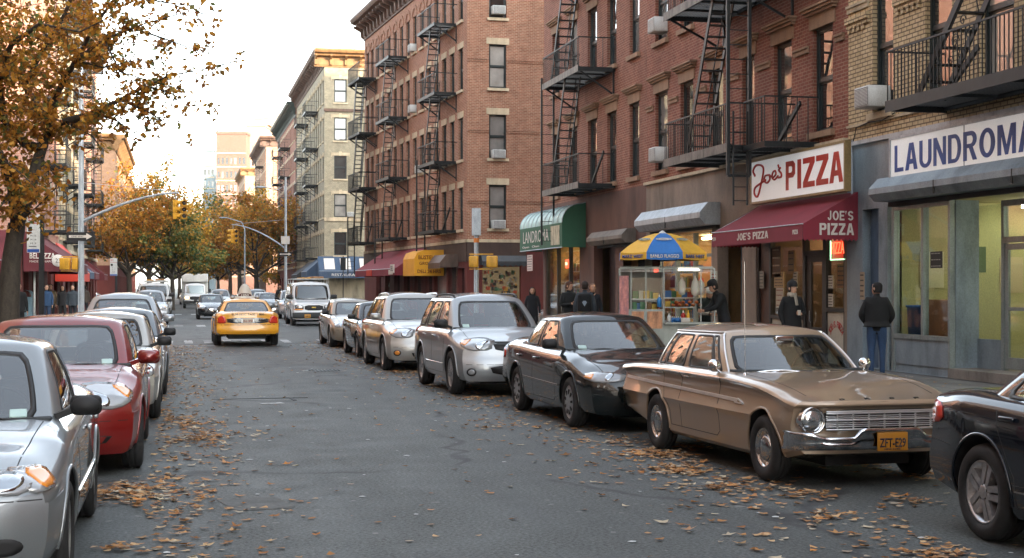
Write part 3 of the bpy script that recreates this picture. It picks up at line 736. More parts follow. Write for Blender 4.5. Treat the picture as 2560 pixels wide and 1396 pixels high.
    for i, ch_ in enumerate('FORD'):
        y = .36-.24*i; p = hit(bvh, (f-.13, y, 3), (0,0,-1), .004); me = textmesh(ch_, .05, .03, .004, bold=.01); me.materials.clear(); me.materials.append(IRON)
        link('hood_letter', me, root, Mx.Translation(p) @ Mx.Rotation(R(-90), 4, 'Z').inverted() @ Mx.Rotation(R(18), 4, 'X'))
    for sg in (1, -1):
        for x in (-.28, -1.22):
            p = hit(bvh, (x, sg*3, .855), (0, -sg, 0), .022); mb = MB(); rbox(mb, (0,0,0), (.13, .02, .018), .006); mb.cb((.045, -sg*.01, -.006), (.03, .03, .026)); mb.build('door_handle', CHROME, root, Mx.Translation(p))
        mb = MB(); T = Mx.Translation((.50, sg*(W/2-.02), .99)); mb.lathe([(.001, -.055), (.035, -.045), (.058, -.015), (.064, .012), (.062, .016), (.001, .014)], 22, M=T @ Mx.Rotation(R(-90), 4, 'Y')); mb.tube([(.50, sg*(W/2-.02), .97), (.56, sg*(W/2-.07), .915)], .009, 6); mb.build('wing_mirror', CHROME, root)
    mb = MB()
    for sg in (1, -1): mb.tube([V((p.x, p.y*sg*1.01, p.z+.004)) for p in [c.P(1.0+1.95*i/20, 1.0) for i in range(21)]], .010, 5); mb.tube([V((p.x+.006, p.y*sg*1.012, p.z)) for p in [c.P(.96, .02+.95*i/12) for i in range(13)]], .013, 5)
    mb.tube([V((p.x+.012, (-1 if t < 0 else 1)*p.y, p.z+.004)) for t, p in [(t, c.P(abs(t), .03)) for t in [-.92+1.84*i/24 for i in range(25)]]], .012, 5)
    mb.build('chrome_trim', BRIGHT, root)
    wipers(root, c, sp, CHROME)
    mb = MB(); mb.tube([(.98, -.70, .91), (.96, -.70, 2.0)], .0035, 5); mb.lathe([(.02, 0), (.016, .02), (.004, .03)], 10, M=Mx.Translation((.98, -.70, .915))); mb.build('aerial', CHROME, root)
    mb = MB(); rbox(mb, (0,0,0), (.02, .2, .05), .01); mb.build('rear_view_mirror', CHROME, root, Mx.Translation((.36, 0, 1.245)))
    # rear side pillar light patches
    return root, sp
HLENS = plain('headlamp_glass', (.42,.44,.45), .05, .75, coat=1.0)
def camry():
    sp = mk_spec('sedan', L=4.77, W=1.74, H=1.42, wb=2.67, fo=.96, Rw=.315, cowl=.86, beltz=.93, hoodz=.965, nosez=.70, trunkz=1.03, tb=-1.55, rf=.22, rb=-1.0, bx=-.30)
    root, bvh, c = build_car('parked_car', 'dark green-black sedan parked directly behind the beige vintage sedan', 'car', sp, P_GRN, 'cap', 'cars parked along the right kerb')
    modern_front(root, bvh, sp, lampz=.665, lh=.062, lw=.20, slant=.0, grille=(.34, .60, .67), lower=(.45, .28, .38), ptext=None, corner=.38); tail(root, bvh, sp)
    mirror(root, c, sp, BLACK); handles(root, bvh, sp, P_GRN, (-.12, -1.05), .80); wipers(root, c, sp, BLACK); side_strip(root, bvh, sp, .52, .50, plain('moulding_strip', (.12,.12,.12), .3, .5), .022); sticker(root, c)
    return root, sp
def rails(root, c, sp, mt):
    for sg in (1, -1):
        q = 1.10; n = 14; pts = [c.P(1.12+1.70*i/n, q) for i in range(n+1)]
        pts = [V((p.x, p.y*sg, p.z+.055*sin(pi*i/n)**.35)) for i, p in enumerate(pts)]
        mb = MB(); mb.tube(pts, .019, 8); mb.build('roof_rail', mt, root)
def rav4():
    sp = mk_spec('suv', L=4.42, W=1.80, H=1.665, wb=2.56, fo=.86, Rw=.36, gc=.23, cowl=.98, beltz=1.06, hoodz=1.10, nosez=.84, rf=.30, ytop=.60, bx=-.12, bow=.24, tw=.22, gap=.06)
    sp['cab']['rzf'] = 1.56; sp['cab']['rzr'] = 1.56
    root, bvh, c = build_car('parked_suv', 'silver compact SUV with black mirrors and roof rails behind the dark sedan', 'SUV', sp, P_SIL, 'five', 'cars parked along the right kerb')
    modern_front(root, bvh, sp, lampx=.60, lampz=.83, lw=.20, lh=.095, slant=.04, grille=(.32, .735, .86), lower=(.40, .36, .50), gbars=2, fog=1, gmat=BUMP, corner=.36, ptext='DWF-3916'); tail(root, bvh, sp, z=1.0)
    em = MB(); 
    for a, b_ in ((.05, .022), (.024, .034)): em.tube([(0, a*cos(t*pi/8), b_*sin(t*pi/8)) for t in range(17)], .006, 6, cap=False)
    x = hit(bvh, (3, 0, .80), (-1,0,0), .03).x; em.build('badge', CHROME, root, Mx.Translation((x, 0, .80)))
    mirror(root, c, sp, BLACK, 1.15); handles(root, bvh, sp, P_SIL, (.05, -.85), .93); wipers(root, c, sp, BLACK); rails(root, c, sp, BUMP); sticker(root, c); side_strip(root, bvh, sp, .46, .46, P_SIL, .07)
    return root, sp
def lexus(label='pale silver SUV with body-coloured mirrors and round amber fog lamps at the kerb', pm=None):
    sp = mk_spec('suv', L=4.70, W=1.83, H=1.66, wb=2.71, fo=.92, Rw=.355, gc=.22, cowl=.95, beltz=1.04, hoodz=1.07, nosez=.82, rf=.22, rb=-1.75, ytop=.59, bx=-.15, tw=.22, sidewins=[(1.16, 1.93), (2.07, 2.50), (2.58, 2.80)])
    sp['cab']['bC'] = (-2.12, .78); sp['cab']['b4'] = -2.28; sp['cab']['rzf'] = 1.56; sp['cab']['rzr'] = 1.54
    root, bvh, c = build_car('parked_suv', label, 'SUV', sp, pm or P_SIL2, 'five', 'cars parked along the right kerb')
    modern_front(root, bvh, sp, lampx=.60, lampz=.80, lw=.18, lh=.10, slant=.03, grille=(.27, .66, .85), lower=(.42, .30, .42), gbars=5, fog=2, corner=.34, ptext=None); tail(root, bvh, sp, z=.98)
    mirror(root, c, sp, pm or P_SIL2, 1.1); handles(root, bvh, sp, pm or P_SIL2, (0, -.9), .92); rails(root, c, sp, CHROMED); wipers(root, c, sp, BLACK)
    return root, sp
def small_sedan(label, pm, mir=None, lamp=1):
    sp = mk_spec('sedan', L=4.45, W=1.70, H=1.42, wb=2.60, fo=.88, Rw=.31, cowl=.80, beltz=.92, hoodz=.96, nosez=.70, trunkz=1.0, tb=-1.45, rf=.15, rb=-.95, bx=-.3)
    root, bvh, c = build_car('parked_car', label, 'car', sp, pm, 'seven', 'cars parked along the right kerb')
    modern_front(root, bvh, sp, lampz=.67, lh=.08, slant=.04, grille=(.30, .55, .64), lower=(.45, .28, .40), amber=False, ptext=None); tail(root, bvh, sp)
    mirror(root, c, sp, mir or BLACK); handles(root, bvh, sp, pm, (-.1, -1.0), .79)
    return root, sp
def sedan_left():                                     # silver saloon, square lamp with amber corner
    sp = mk_spec('sedan', L=4.6, W=1.72, H=1.44, wb=2.62, fo=.90, Rw=.31, cowl=.84, beltz=.91, hoodz=.945, nosez=.70, trunkz=1.0, tb=-1.5, rf=.20, rb=-.98, bx=-.30, bow=.22, ytop=.56)
    P_S3 = paint('mid_silver_paint', srgb('7c8184'), .5, .35)
    root, bvh, c = build_car('parked_car', 'silver sedan with black mirror and amber corner lamp cut off by the picture edge', 'car', sp, P_S3, 'seven', 'cars parked along the left kerb')
    f = 2.3; W2 = .86
    lights(root, bvh, f, [(f-.05, .36, .635), (f-.12, .68, .63), (f-.12, .68, .745), (f-.05, .36, .73)], (-1, 0, 0), CLRL, inner=[(blob(f-.05, .54, .685, .10, .042), CHREF, 'reflector')])
    lights(root, bvh, f, [(f-.12, .69, .63), (f-.36, W2-.02, .64), (f-.40, W2-.02, .75), (f-.13, .69, .745)], (-.72, -.69, 0), CLRL, 'corner_lamp', inner=[([(f-.20, .76, .645), (f-.35, W2-.02, .65), (f-.38, W2-.02, .74), (f-.20, .76, .735)], AMB, 'turn_signal')])
    strip(bvh, [(f+.3, -W2+.12, .60), (f+.3, W2-.12, .60)], (-1,0,0), .008, .001, 20).build('bumper_seam', BLACK, root)
    patch(bvh, [(f, -.3, .66), (f, .3, .66), (f, .28, .58), (f, -.28, .58)], (-1,0,0), .005, 3, 4).build('grille', BLACK, root)
    patch(bvh, blob(f, .55, .36, .10, .05), (-1,0,0), .003, 2, 2).build('fog_recess', BLACK, root)
    mirror(root, c, sp, BLACK, .98); handles(root, bvh, sp, P_SIL, (-.1, -1.0), .79); wipers(root, c, sp, BLACK); side_strip(root, bvh, sp, .47, .47, P_SIL, .05); sticker(root, c, 1)
    return root, sp
def elantra():
    sp = mk_spec('sedan', L=4.5, W=1.76, H=1.47, wb=2.65, fo=.85, Rw=.32, cowl=.90, beltz=.96, hoodz=1.0, nosez=.74, trunkz=1.06, tb=-1.45, rf=.26, rb=-.95, bx=-.28, bow=.30, bowp=3, ytop=.61)
    root, bvh, c = build_car('parked_car', 'dark red sedan with large rounded headlights in the left row', 'car', sp, P_RED, 'seven', 'cars parked along the left kerb')
    modern_front(root, bvh, sp, lampx=.58, lampz=.72, lw=.17, lh=.10, slant=.06, grille=(.30, .62, .70), lower=(.62, .30, .40), corner=.42, ptext='BXE-2274'); tail(root, bvh, sp)
    mirror(root, c, sp, P_RED, 1.1); handles(root, bvh, sp, P_RED, (-.1, -1.0), .84); wipers(root, c, sp, BLACK); sticker(root, c, 1)
    return root, sp
def blue_sedan():
    sp = mk_spec('sedan', L=4.6, W=1.80, H=1.46, wb=2.72, fo=.92, Rw=.335, cowl=.80, beltz=.96, hoodz=.99, nosez=.72, trunkz=1.01, tb=-1.72, rf=.28, rb=-.98, bx=-.28, rbow=.22, tw=.215, gap=.05)
    sp['shoulder'] = [(-2.3, .95), (-1.8, .985), (0, .94), (.8, .92), (1.4, .86), (2.1, .72), (2.3, .68)]
    root, bvh, c = build_car('parked_car', 'dark navy sedan with five-spoke wheels cut off at the picture edge', 'car', sp, P_BLU, 'five', 'cars parked along the right kerb')
    modern_front(root, bvh, sp); tail(root, bvh, sp, ty=.68, z=.83, w=.16, h=.10)
    mirror(root, c, sp, P_BLU); handles(root, bvh, sp, P_BLU, (-.05, -.98), .87); side_strip(root, bvh, sp, .40, .40, CHROMED, .014, x0=sp['wr']+.45)
    mb = MB()
    for sg in (1, -1): mb.tube([V((p.x, p.y*sg*1.008, p.z)) for p in [c.P(1.1+1.75*i/18, .06) for i in range(19)]], .009, 5)
    mb.build('window_trim', CHROME, root)
    strip(bvh, [(-1.75, -3, .62), (-2.25, -3, .66)], (0,1,0), .007, .001, 6).build('bumper_seam', BLACK, root)
    return root, sp
def taxi():
    sp = mk_spec('sedan', L=5.3, W=1.95, H=1.44, wb=2.91, fo=1.05, Rw=.335, gc=.26, cowl=.85, beltz=.96, hoodz=.99, nosez=.76, trunkz=1.04, tb=-1.75, rf=.18, rb=-1.12, bx=-.45, ytop=.62, rbow=.13, tw=.215, gap=.06, trw=.86)
    sp['trw'] = .84; root, bvh, c = build_car('taxi_cab', 'yellow taxi driving away down the middle of the street', 'taxi', sp, P_TAXI, 'cap')
    f = -2.65
    blk = patch(bvh, [(f, -.62, .86), (f, .62, .86), (f, .60, .695), (f, -.60, .695)], (1,0,0), .006, 3, 5).build('tail_panel', DKLENS, root)
    for sg in (1, -1):
        patch(bvh, [(f, sg*.60, .70), (f, sg*.90, .70), (f, sg*.91, .83), (f, sg*.80, .91), (f, sg*.74, .93), (f, sg*.66, .88)], (1,0,0), .014, 3, 4).build('tail_light', REDL, root)
        patch(bvh, [(f, sg*.19, .72), (f, sg*.28, .72), (f, sg*.35, .855), (f, sg*.19, .855)], (1,0,0), .012, 2, 3).build('reverse_lamp', WHITEP, root)
    x = hit(bvh, (f-1, 0, .77), (1,0,0), .018).x; plate(root, x, .775, '5L39', False, 'c9bfae', '8a3a34', .30)
    strip(bvh, [(f+.8, -1.4, .655), (f-.5, -1.1, .655), (f-.5, 1.1, .655), (f+.8, 1.4, .655)], (1,0,0), .016, .003, 14).build('bumper_seam', BLACK, root)
    strip(bvh, [(f-.5, -.78, .45), (f-.5, .78, .45)], (1,0,0), .05, .012, 12).build('bumper_step', P_TAXI, root)
    p = hit(bvh, (f-1, 0, .95), (1,0,0), .004)
    me = textmesh('5L39 NYC TAXI 1 800', .95, .06, .002, bold=.02); me.materials.clear(); me.materials.append(BLACK); link('boot_lettering', me, root, Mx.Translation((p.x-.0, 0, .965)) @ Mx.Rotation(R(-90), 4, 'Z') @ UPR @ Mx.Rotation(R(-12), 4, 'X'))
    # roof light: cone sign with number panel
    sg_ = MB(); sg_.lathe([(.30, 0), (.30, .05), (.27, .06)], 28, sx=.62, sy=1); rf = sg_.build('roof_sign_base', WHITEP, root, Mx.Translation((-.55, 0, 1.43)))
    cn = MB(); cn.lathe([(.235, .05), (.21, .16), (.16, .30), (.10, .40), (.05, .435), (.001, .445)], 26, sx=.62, sy=1); cn.build('roof_sign_cone', plain('frosted_plastic', srgb('b9b4aa'), .4), rf)
    nb = MB(); nb.lathe([(.245, .045), (.232, .10), (.205, .15), (.001, .165)], 26, a0=R(180-62), a1=R(180+62), sx=.66, sy=.95); nb.build('number_panel', plain('sign_brown', srgb('4a2a22'), .5), rf)
    me = textmesh('1253', .22, .07, .002, bold=.03); me.materials.clear(); me.materials.append(SASHW); link('roof_number', me, rf, Mx.Translation((-.168, 0, .095)) @ Mx.Rotation(R(-90), 4, 'Z') @ UPR @ Mx.Rotation(R(-10), 4, 'X'))
    for sg in (1, -1): mb = MB(); ell(mb, (0,0,0), (.05, .07, .05)); mb.build('roof_lamp', CLRL, root, Mx.Translation((-.55, sg*.38, 1.46)))
    modern_front(root, bvh, sp, ptext=None); mirror(root, c, sp, BLACK); handles(root, bvh, sp, P_TAXI, (-.25, -1.25), .85)
    return root, sp
def van():
    sp = mk_spec('van', L=5.6, W=2.0, H=2.06, wb=3.4, fo=.95, Rw=.37, gc=.28, cowl=1.75, beltz=1.20, hoodz=1.22, nosez=1.02, rf=1.25, rb=-2.55, ytop=.80, bx=.8, bow=.16, tw=.22, bowp=5,
        nose=[(.3,.0),(.6,-.0),(.62,.05),(1.0,.10),(1.1,.2),(1.2,.35)])
    sp['cab'].update(bC=(-2.68, .94), b4=-2.76, rtC=(-2.55, .82), rt4=-2.62, bB=(.8, .96), rtB=(.8, .84), rzf=1.93, rzr=1.96); sp['sidewins'] = [(1.2, 1.9)]; sp['tw_'] = .86
    root, bvh, c = build_car('parked_van', 'white cargo van with ladder rack beside the corner brick building', 'van', sp, P_WHT, 'old', 'cars parked along the right kerb', detail=1)
    f = 2.8
    patch(bvh, [(f, -.42, .96), (f, .42, .96), (f, .42, .72), (f, -.42, .72)], (-1,0,0), .008, 3, 4).build('grille', BLACK, root)
    for sg in (1, -1):
        patch(bvh, [(f, sg*.46, .96), (f, sg*.90, .96), (f, sg*.90, .72), (f, sg*.46, .72)], (-1,0,0), .008, 3, 4).build('lamp_surround', BLACK, root)
        patch(bvh, [(f, sg*.52, .95), (f, sg*.80, .95), (f, sg*.80, .81), (f, sg*.52, .81)], (-1,0,0), .016, 3, 4).build('headlight', CHREF, root)
        patch(bvh, [(f, sg*.48, .79), (f, sg*.90, .79), (f, sg*.90, .73), (f, sg*.48, .73)], (-1,0,0), .016, 3, 4).build('turn_signal', AMB, root)
    em = MB(); rbox(em, (0,0,0), (.02, .2, .06), .01); em.build('badge', plain('gold_badge', srgb('c2a14e'), .3, .7), root, Mx.Translation((hit(bvh, (5,0,.85), (-1,0,0), .02).x, 0, .85)))
    b = MB(); rbox(b, (f+.02, 0, .50), (.16, 1.96, .26), .04); b.build('front_bumper', BUMP, root); plate(root, f+.11, .46, 'HJR4', True, y=-.3, w=.28)
    rk = MB()
    for x in (-2.2, -.9, .4, 1.1):
        rk.tube([(x, -.80, 1.95), (x, -.80, 2.16), (x, .80, 2.16), (x, .80, 1.95)], .02, 6)
    for y in (-.8, .8): rk.tube([(-2.3, y, 2.16), (1.2, y, 2.16)], .02, 6)
    rk.build('ladder_rack', WHITEP, root)
    ld = MB(); 
    for y in (-.35, -.05): ld.bar((-2.3, y, 2.21), (1.25, y, 2.21), .05, .06)
    for i in range(11): ld.bar((-2.2+.33*i, -.35, 2.21), (-2.2+.33*i, -.05, 2.21), .03)
    ld.build('ladder', YEL, root); pl_ = MB(); rbox(pl_, (-.4, .35, 2.23), (3.0, .5, .1), .03); pl_.build('planks', dirty('timber_planks', srgb('a07a55'), .8), root)
    mirror(root, c, sp, BLACK, 1.5, dz=.05); wipers(root, c, sp, BLACK)
    return root, sp
def truck(label):
    root = empty('box_truck', label, 'truck'); W = 2.2; pm = P_WHT
    bx = MB(); rbox(bx, (-1.3, 0, 1.95), (4.2, W, 2.0), .03); bx.build('cargo_box', dirty('box_panel', srgb('b9b9b4'), .5, .15, 1.5), root)
    ov = MB(); rbox(ov, (1.0, 0, 2.6), (.7, W, .7), .08); ov.build('box_overhang', dirty('box_panel', srgb('b9b9b4')), root)
    sp = mk_spec('van', L=2.9, W=1.95, H=2.15, wb=1.0, fo=.95, Rw=.38, gc=.35, cowl=.45, beltz=1.25, hoodz=1.28, nosez=1.12, rf=.05, rb=-1.3, ytop=.80, bx=-.3, bow=.14, tw=.24, bowp=5, nose=[(.3,.0),(.6,0),(1.0,.05),(1.15,.1),(1.3,.25)])
    sp['wr'] = -6; sp['cab'].update(bC=(-1.3, .92), b4=-1.4, rtC=(-1.3, .80), rt4=-1.4, bB=(-.3, .93), rtB=(-.3, .82), rzf=2.02, rzr=2.05); sp['tw_'] = .86
    me, bvh, rows = car_body(dict(sp, N=30), pm); T = Mx.Translation((2.2, 0, 0)); link('cab_body', me, root, T); c = Cab(sp['cab']); c.mesh(pm).build('cab_roof', pm, root, T)
    c.pane(-.86, .86, .07, .9, 1, .007, .16).build('windshield', CGLASS, root, T)
    for sg in (1, -1): c.pane(1.15, 1.9, .1, .9, sg, .007, .2).build('side_window', CGLASS, root, T)
    f = 1.45
    g = patch(bvh, [(f, -.45, 1.02), (f, .45, 1.02), (f, .45, .74), (f, -.45, .74)], (-1,0,0), .01, 3, 4); g.build('grille', BLACK, root, T)
    for sg in (1, -1):
        patch(bvh, [(f, sg*.52, 1.02), (f, sg*.86, 1.02), (f, sg*.86, .80), (f, sg*.52, .80)], (-1,0,0), .016, 3, 4).build('headlight', plain('lit_headlight', (.8,.5,.25), .3, emit=(1,.6,.3), es=.6), root, T)
        mb = MB(); rbox(mb, (0,0,0), (.12, .22, .32), .03); mb.bar((0, -sg*.05, -.1), (0, -sg*.25, -.15), .03); mb.build('wing_mirror', BLACK, root, Mx.Translation((2.5, sg*1.2, 1.5)))
    b = MB(); rbox(b, (f+2.2, 0, .55), (.18, 2.0, .25), .04); b.build('front_bumper', BUMP, root)
    ch = MB(); ch.box((-3.2, -.4, .55), (3.2, .4, .9)); ch.build('chassis', BLACK, root)
    tm, rm = wheel_meshes(.38, 'old', .24)
    for x in (2.7, -2.0):
        for s in (1, -1):
            w = bpy.data.objects.new('wheel', None); COL.objects.link(w); w.parent = root; w.location = (x, s*.88, .38); w.rotation_euler = (0, 0, 0 if s > 0 else pi); link('tyre', tm, w); link('rim', rm, w)
    return root
# ================================================================== BUILDINGS
FS = 13.3                                             # street coordinate of the right-hand facades
FR = Mx.Translation((FS, 0, 0)) @ Mx.Rotation(R(-90), 4, 'Z')      # x: along the facade towards us, y: into the building
def rx(px): return -onS(px, FS)
def rxo(px, o): return -onS(px, FS-o)
def rzo(px, py, o): return zat(py, Zof(FS-o, onS(px, FS-o)))
def rz(px, py): return zat(py, Zof(FS, onS(px, FS)))
_wc = {}
def win_meshes(w, h, style):
    k = (round(w, 2), round(h, 2), style)
    if k in _wc: return _wc[k]
    sm = {'d': SASH, 'b': SASHB, 'w': SASHW}[style[0]]; f = MB(); b = .055; y = .10
    f.box((0, y, 0), (b, y+.10, h)); f.box((w-b, y, 0), (w, y+.10, h)); f.box((b, y, 0), (w-b, y+.10, b)); f.box((b, y, h-b), (w-b, y+.10, h))
    m = h*.5
    f.box((b, y+.015, m-.03), (w-b, y+.085, m+.03))
    for z0, z1, yy in ((b, m-.03, .05), (m+.03, h-b, .02)):
        f.box((b, y+yy, z0), (b+.04, y+yy+.03, z1)); f.box((w-b-.04, y+yy, z0), (w-b, y+yy+.03, z1)); f.box((b+.04, y+yy, z0), (w-b-.04, y+yy+.03, z0+.04)); f.box((b+.04, y+yy, z1-.04), (w-b-.04, y+yy+.03, z1))
    fm = f.mesh('window', [sm])
    p = MB(); p.box((b+.03, y+.066, b+.03), (w-b-.03, y+.07, m-.035)); p.box((b+.03, y+.036, m+.035), (w-b-.03, y+.04, h-b-.03)); pm_ = p.mesh('pane', [WGL])
    _wc[k] = (fm, pm_); return _wc[k]
_sc = {}
def shared(key, fn, mats):
    if key not in _sc: _sc[key] = fn().mesh(key[0], mats)
    return _sc[key]
def sill_mb(w, ov=.10, h=.13, d=.10):
    m = MB(); m.box((-ov, -d, -h), (w+ov, .12, 0)); return m
def lintel_mb(w, kind):
    m = MB()
    if kind == 'flat': m.box((-.13, -.025, 0), (w+.13, .1, .30))
    elif kind == 'key': m.box((-.2, -.03, 0), (w+.2, .1, .26)); m.box((w/2-.12, -.06, -.02), (w/2+.12, -.03, .36)); m.box((-.28, -.05, -.12), (-.2, .02, .26)); m.box((w+.2, -.05, -.12), (w+.28, .02, .26))
    elif kind == 'hood':
        m.box((-.12, -.03, -.0), (w+.12, .1, .30)); m.box((-.2, -.10, .30), (w+.2, .1, .36)); m.box((-.24, -.16, .36), (w+.24, .1, .42)); m.box((-.28, -.20, .42), (w+.28, .1, .47))
    elif kind == 'arch':
        n = 12; r = w/2+.02; pts = [(w/2-(r+.2)*cos(pi*i/n), (r+.2)*sin(pi*i/n)) for i in range(n+1)]; q = [(w/2-r*cos(pi*i/n), r*sin(pi*i/n)) for i in range(n+1)]
        for i in range(n): m.prism([V((a, -.05, b)) for a, b in (pts[i], pts[i+1], q[i+1], q[i])], (0, .15, 0))
    return m
def facade(mb, M, w, z0, z1, ops, m=0, depth=.14, m2=None):
    xs = sorted({0, w, *[o[0] for o in ops], *[o[1] for o in ops]}); zs = sorted({z0, z1, *[o[2] for o in ops], *[o[3] for o in ops]})
    for i in range(len(xs)-1):
        run = None
        for j in range(len(zs)-1):
            cx, cz = (xs[i]+xs[i+1])/2, (zs[j]+zs[j+1])/2
            hole = any(o[0] < cx < o[1] and o[2] < cz < o[3] for o in ops)
            if not hole: mb.add([M @ V(p) for p in ((xs[i],0,zs[j]),(xs[i+1],0,zs[j]),(xs[i+1],0,zs[j+1]),(xs[i],0,zs[j+1]))], [(0,1,2,3)], m)
    d = depth+.10
    for a, b, c, e in ops:
        for q in (((a,0,c),(a,d,c),(a,d,e),(a,0,e)), ((b,0,c),(b,0,e),(b,d,e),(b,d,c)), ((a,0,e),(a,d,e),(b,d,e),(b,0,e)), ((a,0,c),(b,0,c),(b,d,c),(a,d,c))):
            mb.add([M @ V(p) for p in q], [(0,1,2,3)], m if m2 is None else m2)
AC_N = [0]
def ac_unit(M, label, s=1.0, group='window air conditioners'):
    r = empty('air_conditioner', label, 'air conditioner', group, M=M)
    def f():
        m = MB(); rbox(m, (0, 0, 0), (.62, .46, .40), .012, n=1); return m
    link('casing', shared(('casing',), f, [WHITEP]), r)
    def g():
        m = MB()
        for i in range(12): m.box((-.27, -.245, -.16+i*.027), (.27, -.232, -.147+i*.027))
        return m
    def h():
        m = MB(); m.box((-.28, -.236, -.17), (.28, -.231, .17)); return m
    link('grille_backing', shared(('grille_backing',), h, [plain('dark_grille', (.12,.12,.12), .6)]), r); link('grille', shared(('grille',), g, [WHITEP]), r)
    return r
def window(root, M, x, z, w, h, style='d', sill=STONE, lint='flat', lm=None):
    fm, pm_ = win_meshes(w, h, style); T = M @ Mx.Translation((x, 0, z)); o = link('window', fm, root, T); link('pane', pm_, o)
    if sill: link('sill', shared(('sill', round(w, 2), sill.name), lambda: sill_mb(w), [sill]), o)
    if lint: link('lintel', shared(('lintel', round(w, 2), lint, (lm or sill).name), lambda: lintel_mb(w, lint), [lm or sill]), o, Mx.Translation((0, 0, h)))
    return o
def cornice(root, M, x0, x1, z, mat, out=.9, h=1.1, step=.9, br=True, name='cornice'):
    m = MB(); prof = [(0,0),(-.08,0),(-.10,.12),(-.14,.15),(-.14,h*.55),(-out*.55,h*.62),(-out*.62,h*.72),(-out*.9,h*.78),(-out,h*.9),(-out,h),(0,h+.02)]
    rows = [[M @ V((x, p[0], z+p[1])) for p in prof] for x in (x0-.0, x1+.0)]; m.grid(rows, smooth=False)
    for r in rows: m.poly(r)
    if br:
        n = int((x1-x0)/step)
        for i in range(n+1):
            x = x0+.15+(x1-x0-.3)*i/max(1, n)
            m.prism([M @ V((x-.09, a, z+b)) for a, b in ((-.1,.08),(-.26,.18),(-.3,h*.4),(-out*.78,h*.58),(-out*.8,h*.66),(-.1,h*.66))], (M.to_3x3() @ V((.18, 0, 0))))
    return m.build(name, mat, root)
def shell(mb, M, w, d, z0, z1, m=0, skip=('f',)):
    P = lambda x, y, z: M @ V((x, y, z))
    F_ = {'f': (P(0,0,z0),P(w,0,z0),P(w,0,z1),P(0,0,z1)), 'r': (P(w,0,z0),P(w,d,z0),P(w,d,z1),P(w,0,z1)), 'b': (P(0,d,z0),P(w,d,z0),P(w,d,z1),P(0,d,z1)), 'l': (P(0,0,z0),P(0,d,z0),P(0,d,z1),P(0,0,z1))}
    for k, q in F_.items():
        if k not in skip: mb.add(q, [(0,1,2,3)], m)
    mb.add([P(0,0,z1-.02),P(w,0,z1-.02),P(w,d,z1-.02),P(0,d,z1-.02)], [(0,1,2,3)], m)
